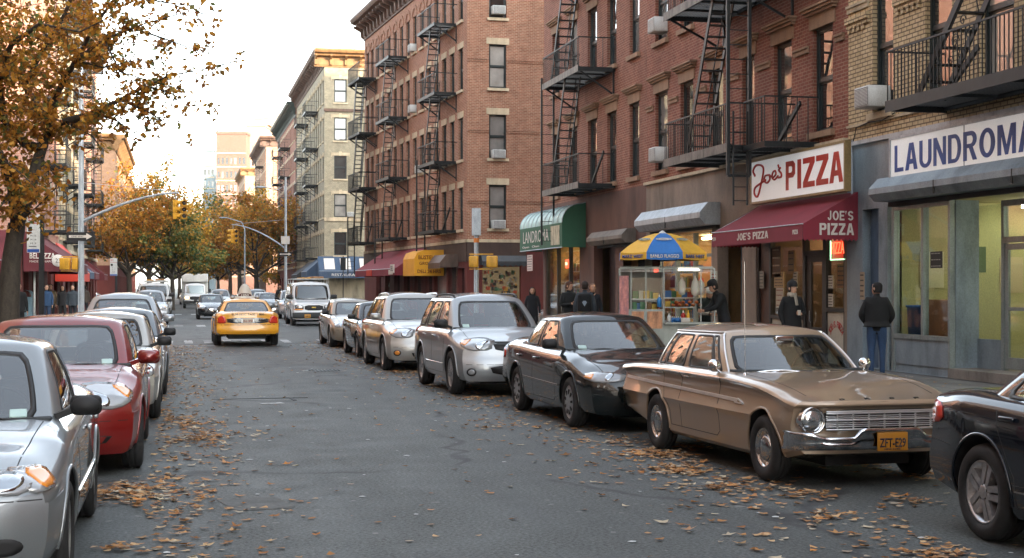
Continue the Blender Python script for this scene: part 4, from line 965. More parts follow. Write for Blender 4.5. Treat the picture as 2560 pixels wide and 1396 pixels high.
# ------------------------------------------------------------------ fire escapes
def fire_escape(label, M, L, levels, P=1.1, flights=None, ladder=None, bar=.13, top=False, drop=0, thick=1.0, lowstair=None, mat=None, beam=None, group='fire escapes on the brick facades', ladx=None):
    mt = mat or IRON; root = empty('fire_escape', label, 'fire escape', group, M=M); t = .022*thick; RH = .92
    x0, x1 = flights or (L*.25, L*.75)
    for i, z in enumerate(levels):
        d = MB(); d.box((0, -P, z-.13), (L, -P+.05, z+.02)); d.box((0, -P+.05, z-.13), (.05, 0, z)); d.box((L-.05, -P+.05, z-.13), (L, 0, z)); d.box((.05, -.06, z-.10), (L-.05, 0, z))
        y = -P+.09
        while y < -.08: d.box((.05, y, z-.03), (L-.05, y+.035*thick, z-.005)); y += .075*thick
        for k in range(1, 4): d.box((L*k/4-.03, -P+.05, z-.09), (L*k/4+.03, -.06, z-.035))
        pl = d.build('platform', [mt], root, fix=False)
        if beam:
            bb = MB(); bb.box((-.01, -P-.015, z-.15), (L+.01, -P-.003, z+.05)); bb.build('edge_beam', [beam], pl)
        r = MB()
        for z_ in (z+RH,): r.bar((0, -P+.02, z_), (L, -P+.02, z_), t*1.5); r.bar((.02, -P+.02, z_), (.02, 0, z_), t*1.5); r.bar((L-.02, -P+.02, z_), (L-.02, 0, z_), t*1.5)
        n = int(L/bar)
        for k in range(n+1): x = .02+(L-.04)*k/n; r.bar((x, -P+.02, z), (x, -P+.02, z+RH), t*.75)
        n2 = max(2, int(P/(bar*1.9)))
        for xx in (.02, L-.02):
            for k in range(1, n2): r.bar((xx, -P+P*k/n2, z), (xx, -P+P*k/n2, z+RH), t*.75)
        r.build('railing', [mt], root, fix=False)
        for xx in ((.12, L-.12) if i else ()):
            b = MB(); b.bar((xx, -P*.92, z-.12), (xx, -.0, z-.85), .05*thick); b.box((xx-.03, -.05, z-.95), (xx+.03, 0, z-.1)); b.build('bracket', [mt], root, fix=False)
        if i+1 < len(levels) or top:
            zz = levels[i+1] if i+1 < len(levels) else z+(levels[-1]-levels[-2])
            s = MB(); ys = (-P+.12, -P+.62)
            for yy in ys: s.bar((x0, yy, z), (x1, yy, zz), .03*thick, .13)
            n = int((zz-z)/.24)
            for k in range(1, n):
                u = k/n; s.box((x0+(x1-x0)*u-.10, ys[0], z+(zz-z)*u-.012), (x0+(x1-x0)*u+.09, ys[1], z+(zz-z)*u+.012))
            s.build('stair', [mt], root, fix=False)
            h = MB(); h.bar((x0-.25, ys[1]+.03, z+.75), (x1-.25, ys[1]+.03, zz+.75), t*1.1)
            for u in (0, .33, .66): h.bar((x0+(x1-x0)*u, ys[1]+.03, z+(zz-z)*u), (x0-.25+(x1-x0)*u, ys[1]+.03, z+.75+(zz-z)*u), t*.8)
            h.build('handrail', [mt], root, fix=False)
    if ladder:
        za, zb = ladder; lx = ladx if ladx is not None else -.12; l = MB()
        for dy in (0, .42): l.bar((lx, -P+dy, za), (lx, -P+dy, zb), .06*thick, .06*thick)
        n = int((zb-za)/.33)
        for k in range(n): l.bar((lx, -P, za+.15+k*.33), (lx, -P+.42, za+.15+k*.33), .02)
        l.build('ladder', [mt], root, fix=False)
    if drop:
        zb = levels[0]; l = MB()
        lx = .1 if ladx is None else ladx
        for dx in (0, .40): l.bar((lx+dx, -P+.1, zb-drop), (lx+dx, -P+.1, zb+1.6), .035*thick, .035*thick)
        for k in range(int((drop+1.6)/.3)): l.bar((lx, -P+.1, zb-drop+.12+k*.3), (lx+.4, -P+.1, zb-drop+.12+k*.3), .02)
        l.build('drop_ladder', [mt], root, fix=False)
    if lowstair:
        a, b, c, e = lowstair; s = MB(); s.bar((a, -.35, b), (c, -.35, e), .05*thick, .10); s.build('counterweight_arm', [mt], root, fix=False)
    return root
# ------------------------------------------------------------------ right row: D (far), E (pizza), L (laundromat)
YD0, YD1 = onS(1360, FS), onS(1618, FS); YE1 = onS(2121, FS); YL1 = 8.0
def make_tenement(name, label, y0, y1, mat, cols, rows, top, lint, zb=4.75, style='d', trim=STONE, depth=16, band=True, sidefar=False):
    root = empty(name, label, 'building', None, M=FR @ Mx.Translation((-y0, 0, 0))); w = y0-y1; I = Mx.Identity(4)
    ops = [(a, b, z0, z1) for a, b in cols for z0, z1 in rows]
    mb = MB(); facade(mb, I, w, zb, top, ops); shell(mb, I, w, depth, 0.16, top); mb.build('wall', mat, root)
    for a, b, z0, z1 in ops: window(root, I, a, z0, b-a, z1-z0, style, trim, lint)
    if band and mat is not None:
        for z in (rows[0][1]-.45, rows[1][1]-.45) if len(rows) > 1 else ():
            m = MB(); prev = 0
            for a, b in sorted(cols)+[(w, w)]:
                if a-.16-prev > .1: m = MB(); m.box((prev, -.07, z+.10), (a-.16, -.003, z+.15)); m.box((prev, -.04, z), (a-.16, -.003, z+.10)); m.build('string_course', trim, root)
                prev = b+.16
    return root
def px_cols(y0, lst): return [(-onS(a, FS)+y0, -onS(b, FS)+y0) for a, b in lst]
cD = px_cols(YD0, [(1381, 1399), (1424, 1443), (1470, 1492), (1518, 1541), (1574, 1598)])
rows_ = [(5.06, 7.28), (8.72, 10.94), (12.38, 14.6), (16.0, 18.1)]
bD = make_tenement('tenement_building', 'red brick tenement with green awning shop on its ground floor at the cross street corner', YD0, YD1, BR_D, cD, rows_, 20.4, 'hood', band=False)
cE = px_cols(YD1, [(1638, 1669), (1701, 1733), (1773, 1808), (1855, 1886), (1934, 1979), (2031, 2082)])
bE = make_tenement('tenement_building', 'red brick tenement with brownstone window hoods above the pizza shop', YD1, YE1, BR_E, cE, rows_, 20.0, 'hood')
cL = px_cols(YE1, [(2182, 2233), (2313, 2380), (2450, 2535)]); 
xl = cL[-1][1]
cL += [(xl+1.0+2.0*i, xl+2.15+2.0*i) for i in range(4)]
bL = make_tenement('tenement_building', 'buff brick building above the laundromat', YE1, YL1, BR_L, cL, [(5.16, 7.75), (8.9, 11.3), (12.5, 14.8)], 18.0, None, zb=4.68, trim=STONEL)
# corbelled brick band on the buff building + base course
m = MB(); prev = 0
for a, b in cL+[(YE1-YL1, 0)]:
    m.box((prev+.0, -.05, 7.0), (a-.12, -.003, 7.08)); m.box((prev, -.09, 7.08), (a-.12, -.003, 7.2))
    k = prev+.05
    while k < a-.25: m.box((k, -.045, 6.9), (k+.1, -.003, 7.0)); k += .2
    prev = b+.12
m.build('string_course', BR_L, bL)
m = MB(); m.box((0, -.05, 4.98), (YE1-YL1, -.003, 5.03)); m.build('base_course', STONEL, bL)
for o in list(bL.children):
    pass
def unit_at(px, py, out, label, s=1.0):
    x = rx(px); z = rz(px, py); return ac_unit(FR @ Mx.Translation((x, -out, z)), label)
unit_at(2207, 245, .22, 'white window air conditioner under the buff brick building window')
unit_at(1660, 65, .15, 'white air conditioner on a bracket, upper one on the pizza tenement')
unit_at(1662, 388, .15, 'white air conditioner beside the lower fire escape platform of the pizza tenement')
# stucco shop surrounds (part of each building)
def surround(root, y0, y1, zb, zt, holes, mat, name='shopfront_wall', off=-.03):
    m = MB(); facade(m, Mx.Translation((0, off, 0)), y0-y1, .16, zt, holes, depth=.2); m.box((0, off, zt), (y0-y1, 0, zt+.001)); return m.build(name, mat, root)
X = lambda y0, px: y0+rx(px)
hD = [(X(YD0,1366), X(YD0,1453), .75, 3.35), (X(YD0,1487), X(YD0,1541), .17, 3.25)]
surround(bD, YD0, YD1, 0, 4.75, hD, STONED)
hE = [(X(YD1,1628), X(YD1,1783), .17, 3.25), (X(YD1,1796), X(YD1,1858), .17, 3.1), (X(YD1,1893), X(YD1,2114), .17, 3.2)]
surround(bE, YD1, YE1, 0, 4.72, hE, STUC)
hL = [(X(YE1,2160), X(YE1,2200), .17, 3.3), (X(YE1,2222), YE1-YL1-1.0, .17, 3.35)]
METP = dirty('grey_blue_metal', srgb('7f8c94'), .5, .3, 1.5, metal=.2)
surround(bL, YE1, YL1, 0, 4.64, hL, METP)
m = MB(); m.box((0, -.12, 4.72), (YD1-YE1, -.0, 4.80)); m.build('ledge', STONEL, bE)
m = MB(); m.box((0, -.10, 4.60), (YE1-YL1, -.0, 4.68)); m.build('ledge', GALV, bL)
# interiors: rooms with their lamps
def room(root, x0, x1, z0, z1, d, wall, floorm, lamp, lampcol, es, n=1, name='shop_interior'):
    m = MB(); P = [(x0, .25), (x1, .25), (x1, d), (x0, d)]
    m.add([(x0,.22,z0),(x0,d,z0),(x0,d,z1),(x0,.22,z1)], [(0,1,2,3)], 0); m.add([(x1,.22,z0),(x1,d,z0),(x1,d,z1),(x1,.22,z1)], [(0,1,2,3)], 0); m.add([(x0,d,z0),(x1,d,z0),(x1,d,z1),(x0,d,z1)], [(0,1,2,3)], 0)
    m.add([(x0,.22,z1),(x1,.22,z1),(x1,d,z1),(x0,d,z1)], [(0,1,2,3)], 0); m.add([(x0,.0,z0),(x1,.0,z0),(x1,d,z0),(x0,d,z0)], [(0,1,2,3)], 1)
    o = m.build(name, [wall, floorm], root, fix=False)
    for i in range(n):
        l = MB(); x = x0+(x1-x0)*(i+.5)/n; L_ = min(2.2, (x1-x0)*.6/n); l.box((x-L_/2, d*.45, z1-.12), (x+L_/2, d*.45+.16, z1-.06)); l.build('ceiling_lamp', plain('lamp_%s' % name+str(es), (1,1,1), .5, emit=lampcol, es=es), o)
    return o
GW = dirty('yellow_green_wall', srgb('aba678'), .8, .1, 1); WOODI = dirty('shop_wood', srgb('8a5a35'), .6, .2, 2); FLR = dirty('shop_floor', srgb('6d6558'), .6, .2, 1)
WARMW = dirty('warm_shop_wall', srgb('a08050'), .8, .25, 1.5); DARKW = dirty('dark_shop_wall', srgb('54402c'), .8, .3, 1.2)
rmL = room(bL, X(YE1,2222), YE1-YL1-1.0, .32, 3.4, 5.5, GW, FLR, 1, (1,1,.80), 4.5, 6)
rmE1 = room(bE, X(YD1,1628), X(YD1,1783), .17, 3.25, 3.0, WARMW, FLR, 1, (1,.78,.5), 7, 2, 'deli_interior')
rmE2 = room(bE, X(YD1,1893), X(YD1,2114), .17, 3.2, 4.0, DARKW, FLR, 1, (1,.70,.38), 6, 3, 'pizza_interior')
rmD = room(bD, X(YD0,1366), X(YD0,1453), .4, 3.4, 3.0, WARMW, FLR, 1, (1,.75,.42), 6, 2, 'grocery_interior')
m = MB(); m.box((X(YD1,1796), .6, .17), (X(YD1,1858), .65, 3.1)); m.build('side_door', dirty('blue_grey_door', srgb('5f7180'), .5, .3, 2), bE)
m = MB(); m.box((X(YE1,2160), .15, .17), (X(YE1,2200), .2, 3.3)); m.box((X(YE1,2162), .13, 2.2), (X(YE1,2198), .15, 2.28)); m.build('side_door', dirty('blue_door', srgb('4c6076'), .5, .4, 2), bL)
m = MB(); m.box((X(YD0,1487), .5, .17), (X(YD0,1541), .55, 3.25)); m.build('side_door', dirty('dark_door', srgb('3a2723'), .6, .3, 2), bD)
# ---- laundromat front
def frame_bars(root, name, mat, bars, y=-.01, d=.12):
    m = MB()
    for x0, x1, z0, z1 in bars: m.box((x0, y, z0), (x1, y+d, z1))
    return m.build(name, mat, root, fix=False)
XL = lambda px: X(YE1, px)
ALU = dirty('aluminium_frame', srgb('87908f'), .4, .2, 4, metal=.4, bmp=.03)
zs = .86
a, b_, c_, d_ = XL(2236), XL(2306), XL(2372), XL(2392)
sf = frame_bars(bL, 'shopfront_frame', ALU, [(a-.10, a, .17, 3.35), (a, c_, .80, zs+.02), (b_-.04, b_+.04, zs, 3.3), (c_-.02, c_+.05, .17, 3.35), (a, c_, 3.22, 3.30)])
m = MB(); m.box((a, .02, .17), (c_-.03, .06, .80)); m.build('stall_riser', METP, sf)
for x0, x1 in ((a, b_-.04), (b_+.04, c_-.02)):
    m = MB(); m.box((x0, .05, zs+.02), (x1, .058, 3.22)); m.build('shop_window', SHOPG, bL)
# recessed door bay
e_, f_, g_ = XL(2440), XL(2525), XL(2545)
iy = .55
m = MB(); m.box((c_+.05, .1, .17), (c_+.07, iy, 3.3)); m.box((c_+.05, iy-.03, .17), (e_-.05, iy+.03, .85)); m.build('recess_panel', METP, bL)
m = MB(); m.box((c_+.07, iy, .85), (e_-.06, iy+.008, 3.2)); m.build('shop_window', SHOPG, bL)
fr_ = frame_bars(bL, 'door_frame', ALU, [(e_-.06, e_+.02, .32, 3.25), (f_, f_+.10, .32, 3.25), (e_+.02, f_, 2.52, 2.62), (e_+.02, f_, 3.15, 3.25), (f_+.9, f_+1.0, .32, 3.25), (f_+.10, f_+.9, .85, .93)], y=iy-.04, d=.1)
dr = frame_bars(bL, 'door', ALU, [(e_+.03, e_+.13, .36, 2.5), (f_-.11, f_-.01, .36, 2.5), (e_+.13, f_-.11, .36, .56), (e_+.13, f_-.11, 2.40, 2.5), (e_+.13, f_-.11, 1.36, 1.42)], y=iy-.02, d=.05)
m = MB(); m.box((e_+.13, iy, .56), (f_-.11, iy+.006, 2.4)); m.build('pane', SHOPG, dr); m = MB(); m.tube([(f_-.06, iy-.03, 1.1), (f_-.06, iy-.08, 1.15), (f_-.06, iy-.08, 1.5), (f_-.06, iy-.03, 1.55)], .012, 6); m.build('handle', CHROME, dr)
m = MB(); m.box((e_+.02, iy, 2.62), (f_, iy+.006, 3.15)); m.box((f_+.10, iy, .93), (f_+.9, iy+.006, 3.15)); m.build('transom_window', SHOPG, bL)
m = MB(); m.box((c_+.05, -.05, .16), (YE1-YL1-1.0, iy+.1, .33)); m.build('doorstep', dirty('step_concrete', srgb('77716a'), .9, .3), bL)
m = MB(); m.box((f_+1.0, iy-.03, .33), (YE1-YL1-1.0, iy+.03, .90)); m.build('stall_riser', METP, bL); m = MB(); m.box((f_+1.0, iy, .9), (YE1-YL1-1.0, iy+.008, 3.25)); m.build('shop_window', SHOPG, bL)
# shop contents seen through the glass
m = MB(); m.lathe([(.001, .33), (.20, .33), (.25, 1.38), (.27, 1.38), (.27, 1.42), (.001, 1.42)], 20, M=Mx.Translation((XL(2250), .42, 0))); o = m.build('storage_bin', dirty('blue_plastic', srgb('2a5fa8'), .4, .1), None, FR @ Mx.Translation((-YE1, 0, 0))); tag(o, 'blue plastic bin standing inside the laundromat window', 'bin')
m = MB(); rbox(m, ((XL(2300)+XL(2385))/2-.75, .62, .93), (XL(2385)-XL(2300)-.1, .4, 1.2), .02); o = m.build('wooden_counter', WOODI, None, FR @ Mx.Translation((-YE1, 0, 0))); tag(o, 'brown wooden counter behind the laundromat window', 'counter')
for i in range(6):
    r_ = empty('washing_machine', 'white front loading washing machine at the laundromat back wall', 'washing machine', 'washing machines in the laundromat', M=FR @ Mx.Translation((-YE1+XL(2400)+.4+i*.85, 4.8, .33)))
    m = MB(); rbox(m, (0, 0, .55), (.7, .7, 1.1), .02); m.build('cabinet', WHITEP, r_); m = MB(); m.lathe([(.22, 0), (.2, .03), (.001, .02)], 20, M=Mx.Translation((0, -.35, .5)) @ Mx.Rotation(R(90), 4, 'X')); m.build('door', BLACK, r_)
m = MB(); rbox(m, (XL(2470), 1.6, .85), (1.6, .6, 1.05), .02); o = m.build('front_desk', dirty('blue_desk', srgb('1f3a5c'), .5), None, FR @ Mx.Translation((-YE1, 0, 0))); tag(o, 'dark blue desk seen through the laundromat door', 'desk')
for j_, (y_, z_, w_, h_, c_) in enumerate(((.9, 2.1, .5, .7, 'c9c3a8'), (1.7, 2.3, .7, .5, '4a5a3a'), (2.6, 2.0, .5, .7, 'b9a98a'), (3.6, 2.2, .9, .6, '8a4a3a'))):
    m = MB(); m.box((XL(2222)+.004, y_-w_/2, z_-h_/2), (XL(2222)+.02, y_+w_/2, z_+h_/2)); m.build('wall_poster', plain('poster_'+c_, srgb(c_), .7), rmL)
def notice(px, py, w, h, label, bg='c8c4b4', lines=6, out=.0, txt=None, fg='3a3630', thick=.012):
    r_ = empty('notice', label, 'notice', M=FR @ Mx.Translation((rx(px), out, rz(px, py))))
    m = MB(); m.box((-w/2, -thick, -h/2), (w/2, 0, h/2)); m.build('sheet', plain('sheet_'+bg, srgb(bg), .7), r_); f = plain('ink_'+fg, srgb(fg), .7)
    if txt: text('lettering', txt, w*.85, h*.6, f, r_, Mx.Translation((0, -thick-.003, 0)), depth=.002)
    else:
        m = MB()
        for i in range(lines):
            z = h*.38-h*.76*i/max(1, lines-1); x = -w*.42
            while x < w*.3:
                l = rnd.uniform(.08, .25)*w; m.box((x, -thick-.003, z-h*.018), (min(w*.42, x+l), -thick, z+h*.03)); x += l+w*.05
        m.build('lettering', f, r_, fix=False)
    return r_
def arc(cx, cy, rx_, ry_, a0, a1, n=7): return [(cx+rx_*cos(R(a0+(a1-a0)*i/n)), cy+ry_*sin(R(a0+(a1-a0)*i/n))) for i in range(n+1)]
BL = {'L': [[(0,0),(1,0),(1,.15),(.30,.15),(.30,1),(0,1)]], 'T': [[(0,1),(0,.85),(.36,.85),(.36,0),(.64,0),(.64,.85),(1,.85),(1,1)]],
    'U': [[(0,1),(.26,1)]+arc(.5,.32,.24,.19,180,270)+arc(.5,.32,.5,.33,270,180)[0:], [(.74,1),(1,1)]+arc(.5,.32,.5,.33,360,270)+arc(.5,.32,.24,.19,270,360)],
    'N': [[(0,0),(.24,0),(.24,.64),(.74,0),(1,0),(1,1),(.76,1),(.76,.36),(.26,1),(0,1)]], 'M': [[(0,0),(.2,0),(.2,.66),(.42,0),(.5,0),(.5,.30),(.27,1),(0,1)], [(.5,0),(.58,0),(.8,.66),(.8,0),(1,0),(1,1),(.73,1),(.5,.30)]],
    'D': [[(0,0),(.26,0),(.26,1),(0,1)], [(.26,0),(.5,0)]+arc(.5,.5,.5,.5,270,360)+arc(.5,.5,.24,.36,360,270)+[(.26,.14)], [(.26,1),(.26,.86)]+arc(.5,.5,.24,.36,90,0)+arc(.5,.5,.5,.5,0,90)],
    'O': [arc(.5,.5,.5,.5,90,270,12)+arc(.5,.5,.24,.35,270,90,12), arc(.5,.5,.5,.5,-90,90,12)+arc(.5,.5,.24,.35,90,-90,12)],
    'R': [[(0,0),(.26,0),(.26,1),(0,1)], [(.26,1),(.26,.85),(.55,.85)]+arc(.55,.71,.16,.14,90,-90)+[(.26,.57),(.26,.43),(.42,.43),(.70,0),(1,0),(.68,.46)]+arc(.58,.72,.40,.28,-70,90)],
    'P': [[(0,0),(.3,0),(.3,1),(0,1)], [(.3,1),(.78,1),(1,.88),(1,.54),(.78,.42),(.3,.42),(.3,.60),(.62,.60),(.70,.65),(.70,.77),(.62,.82),(.3,.82)]], 'I': [[(0,0),(1,0),(1,1),(0,1)]], 'Z': [[(0,1),(1,1),(1,.82),(.40,.19),(1,.19),(1,0),(0,0),(0,.18),(.60,.81),(0,.81)]],
    'A': [[(0,0),(.28,0),(.34,.22),(.5,.22),(.5,.40),(.40,.40),(.5,.80),(.5,1),(.33,1)], [(.5,.22),(.66,.22),(.72,0),(1,0),(.67,1),(.5,1),(.5,.80),(.60,.40),(.5,.40)]],
    'E': [[(0,0),(1,0),(1,.18),(.3,.18),(.3,.41),(.9,.41),(.9,.59),(.3,.59),(.3,.82),(1,.82),(1,1),(0,1)]], 'J': [[(.56,1),(.86,1)]+arc(.43,.3,.43,.3,0,-180)+[(.29,.3)]+arc(.43,.3,.13,.12,180,360)],
    'S': [arc(.5,.715,.5,.285,12,270,12)+arc(.5,.715,.2,.115,270,12,12), arc(.5,.285,.5,.285,192,450,12)+arc(.5,.285,.2,.115,450,192,12)], "'": [[(.2,.6),(.8,1),(0,1)]]}
BW = dict(L=.72, A=1.02, U=.95, N=1, D=.98, R=1.0, O=1.05, M=1.25, T=.9, P=.92, I=.32, Z=.9, E=.82, J=.7, S=.92)
def block_text(word, w, h, mat, parent, M, depth=.004, gap=.16, name='letter'):
    tot = sum(BW.get(c, .3) if c != ' ' else .45 for c in word)+gap*(len(word)-1); u_ = w/tot; x = -w/2
    for c in word:
        cw = (BW.get(c, .3) if c != ' ' else .45)*u_
        if c != ' ':
            m = MB()
            for pg in BL[c]: m.prism([(x+cw*p, 0, h*(q-.5)) for p, q in pg], (0, -depth, 0))
            m.build(name, mat, parent, M)
        x += cw+gap*u_
# ---- signs
def sign_box(label, x0, x1, z0, z1, face, frame, y0=-.32, y1=-.12, fw=.05):
    r_ = empty('shop_sign', label, 'sign', M=FR @ Mx.Translation(((x0+x1)/2, 0, (z0+z1)/2))); w, h = (x1-x0)/2, (z1-z0)/2
    m = MB(); m.box((-w, y0, -h), (w, y1, h)); m.build('sign_panel', face, r_)
    f = MB(); y0 -= .02
    f.box((-w-fw, y0, h), (w+fw, y1+.01, h+fw)); f.box((-w-fw, y0, -h-fw), (w+fw, y1+.01, -h)); f.box((-w-fw, y0, -h), (-w, y1+.01, h)); f.box((w, y0, -h), (w+fw, y1+.01, h)); f.build('frame', frame, r_, fix=False)
    m = MB()
    for x in (-w*.8, 0, w*.8): m.box((x-.04, y1, -.04), (x+.04, -.02, .04))
    m.build('bracket', IRON, r_, fix=False)
    return r_, w, h, y0+.02
CREAM = dirty('sign_cream', srgb('e4e4df'), .45, .06, .9, bmp=.02); cb_ = CREAM.node_tree.nodes['Principled BSDF']; cb_.inputs['Emission Color'].default_value = (.92, .97, 1, 1); cb_.inputs['Emission Strength'].default_value = .028; REDT = dirty('sign_red', srgb('b02a1c'), .5, .15, 4, bmp=0); BLUT = dirty('sign_blue', srgb('1f4a94'), .5, .15, 4, bmp=0)  # faint even glow added to the cream faces to brighten both signs
sx0 = rxo(2226, .33); sz1, sz0 = rzo(2222, 352, .33), rzo(2222, 450, .33)
lx0, lx8 = rxo(2235, .33), rxo(2553, .33); lw = (lx8-lx0)/.825
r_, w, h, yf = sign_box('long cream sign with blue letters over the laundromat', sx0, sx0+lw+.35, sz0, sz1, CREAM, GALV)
lsign = r_; lyf = yf
m = MB(); m.box((rxo(2409,.33)-(sx0*2+lw+.35)/2-.01, yf-.004, -h), (rxo(2409,.33)-(sx0*2+lw+.35)/2+.01, yf, h)); m.build('panel_joint', BLACK, r_)
px0, px1 = rxo(1878, .43), rxo(2110, .43); pz1, pz0 = rzo(1876, 410, .43), rzo(1876, 507, .43)
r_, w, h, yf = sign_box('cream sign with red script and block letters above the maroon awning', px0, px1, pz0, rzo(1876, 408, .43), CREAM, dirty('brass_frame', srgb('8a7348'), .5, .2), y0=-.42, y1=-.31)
u = lambda px: rxo(px, .44)-(px0+px1)/2
for ch_, a_, b_ in (('P', 1963, 1986), ('I', 1992, 2001), ('Z', 2006, 2035), ('Z', 2039, 2069), ('A', 2072, 2106)):
    m = MB(); xa, xb = u(a_), u(b_)
    for pg in BL[ch_]: m.prism([(xa+(xb-xa)*x, yf-.002, h*1.36*(z-.5)) for x, z in pg], (0, -.008, 0))
    m.build('letter', REDT, r_)
LW = dict(L=.78, A=1.05, U=1, N=1, D=1, R=1.02, O=1.12, M=1.25, T=.9); word = 'LAUNDROMAT'; gap_ = .17; tot = sum(LW[c] for c in word[:8])+gap_*7; unit = (rxo(2539,.33)-rxo(2236,.33))/tot; x_ = rxo(2236,.33)-(sx0*2+lw+.35)/2; hh = (sz1-sz0)/2
for c_ in word:
    w_ = LW[c_]*unit; m = MB()
    for pg in BL[c_]: m.prism([(x_+w_*x, lyf-.002, hh*1.34*(z-.5)) for x, z in pg], (0, -.006, 0))
    m.build('letter', BLUT, lsign); x_ += w_+gap_*unit
# script "Joe's" drawn as brush strokes
def stroke(mb, pts, r, y): mb.tube([(p[0], y, p[1]) for p in catm(pts)], r, 6, smooth=True)
def catm(pts, k=6):
    o = [];
    for i in range(len(pts)-1):
        p0 = pts[max(0, i-1)]; p1 = pts[i]; p2 = pts[i+1]; p3 = pts[min(len(pts)-1, i+2)]
        for j in range(k):
            t = j/k; o.append(tuple(.5*((2*p1[c])+(-p0[c]+p2[c])*t+(2*p0[c]-5*p1[c]+4*p2[c]-p3[c])*t*t+(-p0[c]+3*p1[c]-3*p2[c]+p3[c])*t**3) for c in (0, 1)))
    return o+[pts[-1]]
J0, JW = u(1880), u(1952)-u(1880); m = MB()
def jp(l): return [(J0+x*JW, h*(z)) for x, z in l]
for l, r in (([(.10,.30),(.03,.55),(.12,.80),(.30,.78),(.40,.55),(.34,.0),(.20,-.72),(.08,-.62),(.10,-.30),(.30,-.12),(.48,.0)], .026), ([(.60,.22),(.46,.20),(.42,-.02),(.52,-.15),(.62,0),(.60,.20),(.66,.12),(.72,.06)], .024), ([(.70,.02),(.82,.18),(.80,.36),(.72,.30),(.70,.06),(.78,-.06),(.90,.10)], .022), ([(.90,.62),(.92,.48)], .024), ([(.98,.46),(.92,.36),(1.0,.18),(1.0,.02),(.90,.0)], .024)):
    stroke(m, jp(l), r, yf-.01)
m.build('script_lettering', REDT, r_)
# ---- awnings
MAR = dirty('maroon_canvas', srgb('7d2734'), .85, .12, 1.0, fine=200, bmp=.1); WT = plain('awning_white', srgb('cfc8be'), .8)
def awning(label, x0, x1, ztop, zbot, proj, val, mat, letters=(), side=(), scal=True, y0=-.03):
    r_ = empty('awning', label, 'awning', 'shop awnings', M=FR @ Mx.Translation((x0, y0, zbot))); w = x1-x0; h = ztop-zbot
    m = MB(); t = .012
    n = 10; rows = []
    for i in range(n+1):
        x = w*i/n; rows.append([V((x, -proj, 0)), V((x, -proj*.5, h*.5-.03)), V((x, 0, h))])
    m.grid(rows); m.poly([(0,0,h),(0,-proj,0),(0,0,0)]); m.poly([(w,0,h),(w,-proj,0),(w,0,0)]); m.build('canopy', mat, r_)
    v = MB(); k = int(w/.09); 
    for i in range(k):
        a, b = w*i/k, w*(i+1)/k; v.add([(a,-proj,0),(b,-proj,0),(b,-proj-.01,-val),((a+b)/2,-proj-.01,-val-(.04 if scal else 0)),(a,-proj-.01,-val)], [(0,1,2,3,4)])
    for xx in (0, w):
        k = int(proj/.09)
        for i in range(k):
            a, b = -proj*i/k, -proj*(i+1)/k; v.add([(xx,a,0),(xx,b,0),(xx,b,-val),(xx,(a+b)/2,-val-(.04 if scal else 0)),(xx,a,-val)], [(0,1,2,3,4)])
    vo = v.build('valance', mat, r_, fix=False)
    p = MB(); p.tube([(0,-proj,0),(w,-proj,0)], .014, 6); p.tube([(.01,0,h-.02),(.01,-proj+.01,-.01)], .012, 5); p.tube([(w-.01,0,h-.02),(w-.01,-proj+.01,-.01)], .012, 5); p.build('awning_frame', GALV, r_)
    for s_, cx, cw, chh in letters:
        T_ = Mx.Translation((cx-x0, -proj-.013, -val*.5))
        if s_[0].isdigit(): text('lettering', s_, cw, chh, WT, vo, T_, depth=.003, bold=.03)
        else: block_text(s_, cw, chh, WT, vo, T_)
    for s_, cy, cz, cw, chh in side:
        M_ = Mx.Translation((w+.006, cy, cz)) @ Mx.Rotation(R(90), 4, 'Z'); block_text(s_, cw, chh, WT, vo, M_)
    return r_
ZA = lambda px, py, s: zat(py, Zof(s, onS(px, s)))
# maroon pizza awning: outer edge runs 1780..2008, near end closes back to the wall at 2132
proj = 1.18; so = FS-proj
ax0, ax1 = -onS(1783, so), -onS(2011, so); zb = ZA(2010, 560, so)
awning('maroon canvas awning with white shop lettering over the pizza shop door', ax0, ax1, rz(2120, 484), zb, proj, .30, MAR,
    letters=[("JOE'S PIZZA", -onS(1885, so), onS(1848, so)-onS(1926, so), .155), ('1234', -onS(1790, so), .22, .08), ('PIZZA', -onS(1993, so), .26, .09)],
    side=[("JOE'S", -.38, .17, .55, .19), ('PIZZA', -.46, -.10, .74, .235)])
# green bullnose awning on D
GRN = dirty('green_canvas', srgb('27573f'), .7, .15, 1.0, fine=150); GRNT = dirty('awning_top_vinyl', srgb('8fb3ae'), .45, .25, 3)
r_ = empty('awning', 'green curved-top awning with large white lettering on the far corner shop', 'awning', 'shop awnings', M=FR @ Mx.Translation((-onS(1300, FS-.85), 0, 3.1))); w = onS(1300, FS-.85)-onS(1405, FS-.85); zt = 1.5; P_ = .85
prof = [(-P_, 0), (-P_, zt*.55)]+[(-P_+.65*(1-cos(a)), zt*.55+zt*.42*sin(a)) for a in [pi/2*i/8 for i in range(1, 9)]]+[(0, zt)]
m = MB(); m.grid([[V((x, p[0], p[1])) for p in prof[1:]] for x in [w*i/10 for i in range(11)]]); m.build('curved_top', GRNT, r_)
m = MB(); m.add([(0,-P_,0),(w,-P_,0),(w,-P_,zt*.55),(0,-P_,zt*.55)], [(0,1,2,3)])
for x in (0, w): m.poly([(x, p[0], p[1]) for p in prof]+[(x, 0, 0)])
fp = m.build('front_panel', GRN, r_)
m = MB()
for i in range(11): x = w*i/10; m.tube([(x, p[0]-.005, p[1]+.008) for p in prof[1:]], .014, 5)
m.tube([(0, -P_, 0), (w, -P_, 0)], .02, 6); m.build('ribs', GALV, r_)
text('lettering', 'LANDROMA', w*.62, .42, WT, fp, Mx.Translation((w*.40, -P_-.008, zt*.32)), bold=.0, depth=.004)
text('lettering', 'Open   Clean', w*.42, .10, WT, fp, Mx.Translation((w*.28, -P_-.008, .12)), bold=.02, depth=.004)
